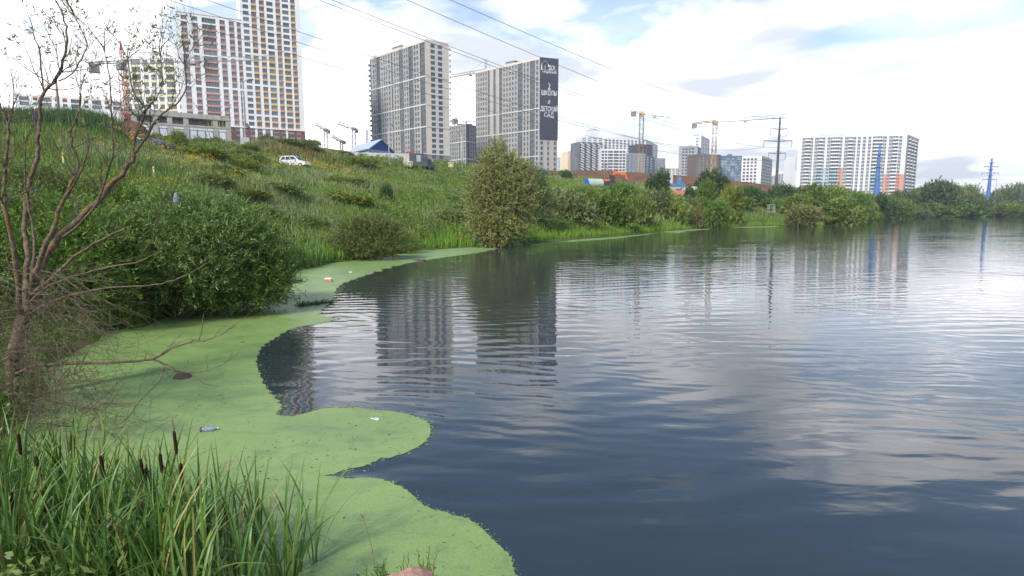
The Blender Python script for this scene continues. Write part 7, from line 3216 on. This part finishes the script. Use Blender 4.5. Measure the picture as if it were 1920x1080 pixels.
# curl of white plastic
p = gnd(707, 786)
mb = MB()
mb.tube([(p.x - .035 + .07 * math.sin(t * .6), p.y - .02 + .035 * math.cos(t * .9), .012 + .004 * math.sin(t)) for t in range(8)], [.006] * 8, 6)
tag(mb.build('plastic_scrap', solid((.70, .72, .72)), smooth=True), 'small white curl of plastic on the rounded duckweed tongue', 'litter')
p = gnd(657, 511)
mb = MB()
mb.box((p.x, p.y, .02), (.14, .10, .05), .4)
tag(mb.build('foam_scrap', solid((.66, .67, .64))), 'white foam scrap near the far cattails on the duckweed', 'litter')
# drifting weed raft
p = gnd(590, 572)
e = empty('weed_raft', (p.x, p.y, 0), 'floating raft of torn green water plants at the duckweed edge', 'plant')
n = 150
t = rng.uniform(0, 1, n)
P = np.c_[p.x - .42 + t * .85 + rng.normal(0, .05, n), p.y - .35 + t * .9 + rng.normal(0, .08, n), np.full(n, .01)]
A = unit(np.c_[rng.normal(size=n), rng.normal(size=n), rng.uniform(.1, 1.0, n)])
V, T, C = leaves_geo(P, A, rng.uniform(.10, .28, n), rng.uniform(.02, .05, n), pal(n, [(.06, .12, .02), (.09, .15, .025), (.06, .07, .025)]))
np_mesh('leaf_mass', V, T, LEAF, C, parent=e, nper=4)['kind'] = 'stuff'
mb = MB()
mb.tube([(p.x - .42, p.y - .35, .02), (p.x, p.y + .05, .025), (p.x + .43, p.y + .5, .02)], [.012, .016, .008], 6)
mb.build('stem', BARK, e)


def herb(label, px, py, z, h, n, L, W, palette, seed, spike=None, spread=.10):
    """small leafy plant by the rock: stems with whorls of leaves"""
    p = gnd(px, py, z)
    e = empty('herb', (p.x, p.y, z - .05), label, 'plant')
    q = random.Random(seed)
    mb = MB()
    P, A = [], []
    for i in range(n):
        c = Vector((p.x + q.gauss(0, spread), p.y + q.gauss(0, spread * .6), z - .06))
        hh = h * q.uniform(.5, 1.05)
        d = Vector((q.gauss(0, .12), q.gauss(0, .1), 1)).normalized()
        pts = [c + d * hh * k / 6 + Vector((q.gauss(0, .004), q.gauss(0, .004), 0)) for k in range(7)]
        mb.tube(pts, [.003] * 6 + [.0012], 5)
        for k in range(int(hh / .022)):
            f = k * .022 / hh
            a = q.uniform(0, 6.28)
            P.append(tuple(c + d * hh * f))
            A.append((math.cos(a), math.sin(a), q.uniform(.1, .8)))
    mb.build('stem', solid((.09, .12, .03)), e)
    P, A = np.array(P), unit(np.array(A))
    k = len(P)
    V, T, C = leaves_geo(P, A, L * rng.uniform(.6, 1.3, k), W * rng.uniform(.7, 1.3, k), pal(k, palette))
    np_mesh('foliage', V, T, LEAF, C, parent=e, nper=4)['kind'] = 'stuff'
    if spike:
        mb = MB()
        b = Vector((p.x, p.y, z - .03))
        t = at(*spike, p.y + .05)
        mb.tube([b, b.lerp(t, .5) + Vector((.015, 0, .02)), t], [.003, .0025, .0018], 5)
        mb.tube([t, t + Vector((-.012, 0, .02)), t + Vector((-.03, 0, .035))], [.006, .009, .002], 6)
        mb.build('seed_spike', SPIKEM, e)
    return e


GRN = [(.055, .115, .028), (.07, .135, .03), (.045, .09, .022)]
herb('bushy green herb left of the pink rock with one tall brown seed spike', 706, 1085, .22, .20, 14, .05, .016, GRN, 3, spike=(682, 972), spread=.07)
herb('upright feathery yellow green herb right of the pink rock', 803, 1092, .22, .33, 7, .045, .009, [(.10, .15, .02), (.085, .13, .02), (.15, .15, .03)], 4, spread=.035)
herb('thin grass stems with brown tips behind the pink rock', 768, 1072, .2, .20, 5, .05, .005, [(.13, .13, .03), (.09, .13, .03)], 6, spread=.05)


# ------------------------------------------------------------------ a person and small marks on the slope
def person():
    p = at(74, 270, 47)
    z = tz(p.x, 47)
    H = 1.72
    e = empty('person', (p.x, 47, z), 'person in dark clothes and a pale cap standing in the grass on the slope', 'person')
    V = [(0, 0, .92), (0, 0, 1.12), (0, 0, 1.38), (0, 0, 1.50), (0, -.01, 1.62), (0, -.01, 1.70),
         (.10, 0, .88), (.11, .02, .48), (.11, .05, .06), (.12, -.10, .03), (-.10, 0, .88), (-.11, .0, .48), (-.11, .05, .06), (-.12, -.10, .03),
         (.19, 0, 1.40), (.25, .03, 1.13), (.30, -.16, 1.00), (.34, -.24, 1.0), (-.19, 0, 1.40), (-.25, .05, 1.13), (-.24, -.04, .88), (-.24, -.07, .79)]
    E_ = [(0, 1), (1, 2), (2, 3), (3, 4), (4, 5), (0, 6), (6, 7), (7, 8), (8, 9), (0, 10), (10, 11), (11, 12), (12, 13), (2, 14), (14, 15), (15, 16), (16, 17), (2, 18), (18, 19), (19, 20), (20, 21)]
    rad = [.15, .14, .16, .06, .10, .085, .095, .065, .045, .04, .095, .065, .045, .04, .065, .045, .035, .04, .065, .045, .035, .04]
    me = bpy.data.meshes.new('body')
    me.from_pydata(V, E_, [])
    o = bpy.data.objects.new('body', me)
    COL.objects.link(o)
    o.parent = e
    sk = o.modifiers.new('skin', 'SKIN')
    for v, r in zip(me.skin_vertices[0].data if me.skin_vertices else [], rad):
        v.radius = (r, r)
    if not me.skin_vertices:
        bm = bmesh.new()
        bm.from_mesh(me)
        lay = bm.verts.layers.skin.verify()
        for v, r in zip(bm.verts, rad):
            v[lay].radius = (r, r)
        bm.to_mesh(me)
        bm.free()
    o.modifiers.new('sub', 'SUBSURF').levels = 1
    m, nt, pr = _nt('clothes_and_skin')
    N, L = nt.nodes.new, nt.links.new
    tc, sp, r = N('ShaderNodeTexCoord'), N('ShaderNodeSeparateXYZ'), N('ShaderNodeValToRGB')
    L(tc.outputs['Object'], sp.inputs[0])
    mr = N('ShaderNodeMath')
    mr.operation = 'DIVIDE'
    mr.inputs[1].default_value = 2.0
    L(sp.outputs[2], mr.inputs[0])
    L(mr.outputs[0], r.inputs[0])
    r.color_ramp.interpolation = 'CONSTANT'
    els = r.color_ramp.elements
    els[0].position, els[0].color = 0, (.02, .022, .03, 1)
    els[1].position, els[1].color = .47, (.03, .035, .05, 1)
    k = els.new(.755)
    k.color = (.42, .24, .17, 1)
    L(r.outputs[0], pr.inputs['Base Color'])
    me.materials.append(m)
    WPOS['body'] = Vector((p.x, 47, z))
    mb = MB()
    c = Vector((p.x, 47, z))
    mb.tube([c + Vector((0, -.01, 1.68)), c + Vector((0, -.01, 1.74)), c + Vector((0, 0, 1.80))], [.115, .11, .05], 12)
    mb.box(c + Vector((0, -.13, 1.69)), (.15, .12, .02))
    mb.build('cap', solid((.62, .62, .60)), e)
    e.rotation_euler = (0, 0, R(40))


person()
for px, py, Yd, lab in ((289, 328, 43, 'small pale yellow marker post in the grass left of the dark sedan'), (117, 280, 40, 'pale yellow marker post between the forks of the bare tree')):
    p = at(px, py, Yd)
    z = tz(p.x, Yd)
    e = empty('marker_post', (p.x, Yd, z), lab, 'marker post')
    mb = MB()
    mb.box((p.x, Yd, z + .30), (.10, .08, .8))
    mb.build('post', solid((.60, .52, .24)), e)
    mb = MB()
    mb.box((p.x + .02, Yd - .045, z + .55), (.06, .02, .08))
    mb.build('mark', solid((.35, .05, .03)), e)
p = at(330, 372, 10.2)
mb = MB()
mb.tube([p + Vector((0, 0, .10)), p + Vector((.004, 0, .02)), p + Vector((-.008, 0, -.06)), p + Vector((0, .01, -.09))], [.012, .04, .045, .02], 8)
tag(mb.build('plastic_scrap', mat('grey_plastic', (.30, .32, .36), .5, .4, var=.3, scale=30)), 'grey scrap of plastic caught on a bare twig above the meadow', 'litter')


# ------------------------------------------------------------------ air
def haze():
    m = bpy.data.materials.new('thin_haze')
    m.use_nodes = True
    nt = m.node_tree
    nt.nodes.clear()
    out = nt.nodes.new('ShaderNodeOutputMaterial')
    v = nt.nodes.new('ShaderNodeVolumePrincipled')
    v.inputs['Color'].default_value = (.90, .94, 1.0, 1)
    v.inputs['Density'].default_value = HAZE
    v.inputs['Anisotropy'].default_value = .35
    nt.links.new(v.outputs[0], out.inputs['Volume'])
    mb = MB()
    mb.box((0, 0, 63), (5300, 5300, 134))
    o = mb.build('haze', m, origin=(0, 0, 0))
    tag(o, 'thin pale summer haze over the pond and the estates', kind='stuff')


HAZE = .00026
haze()
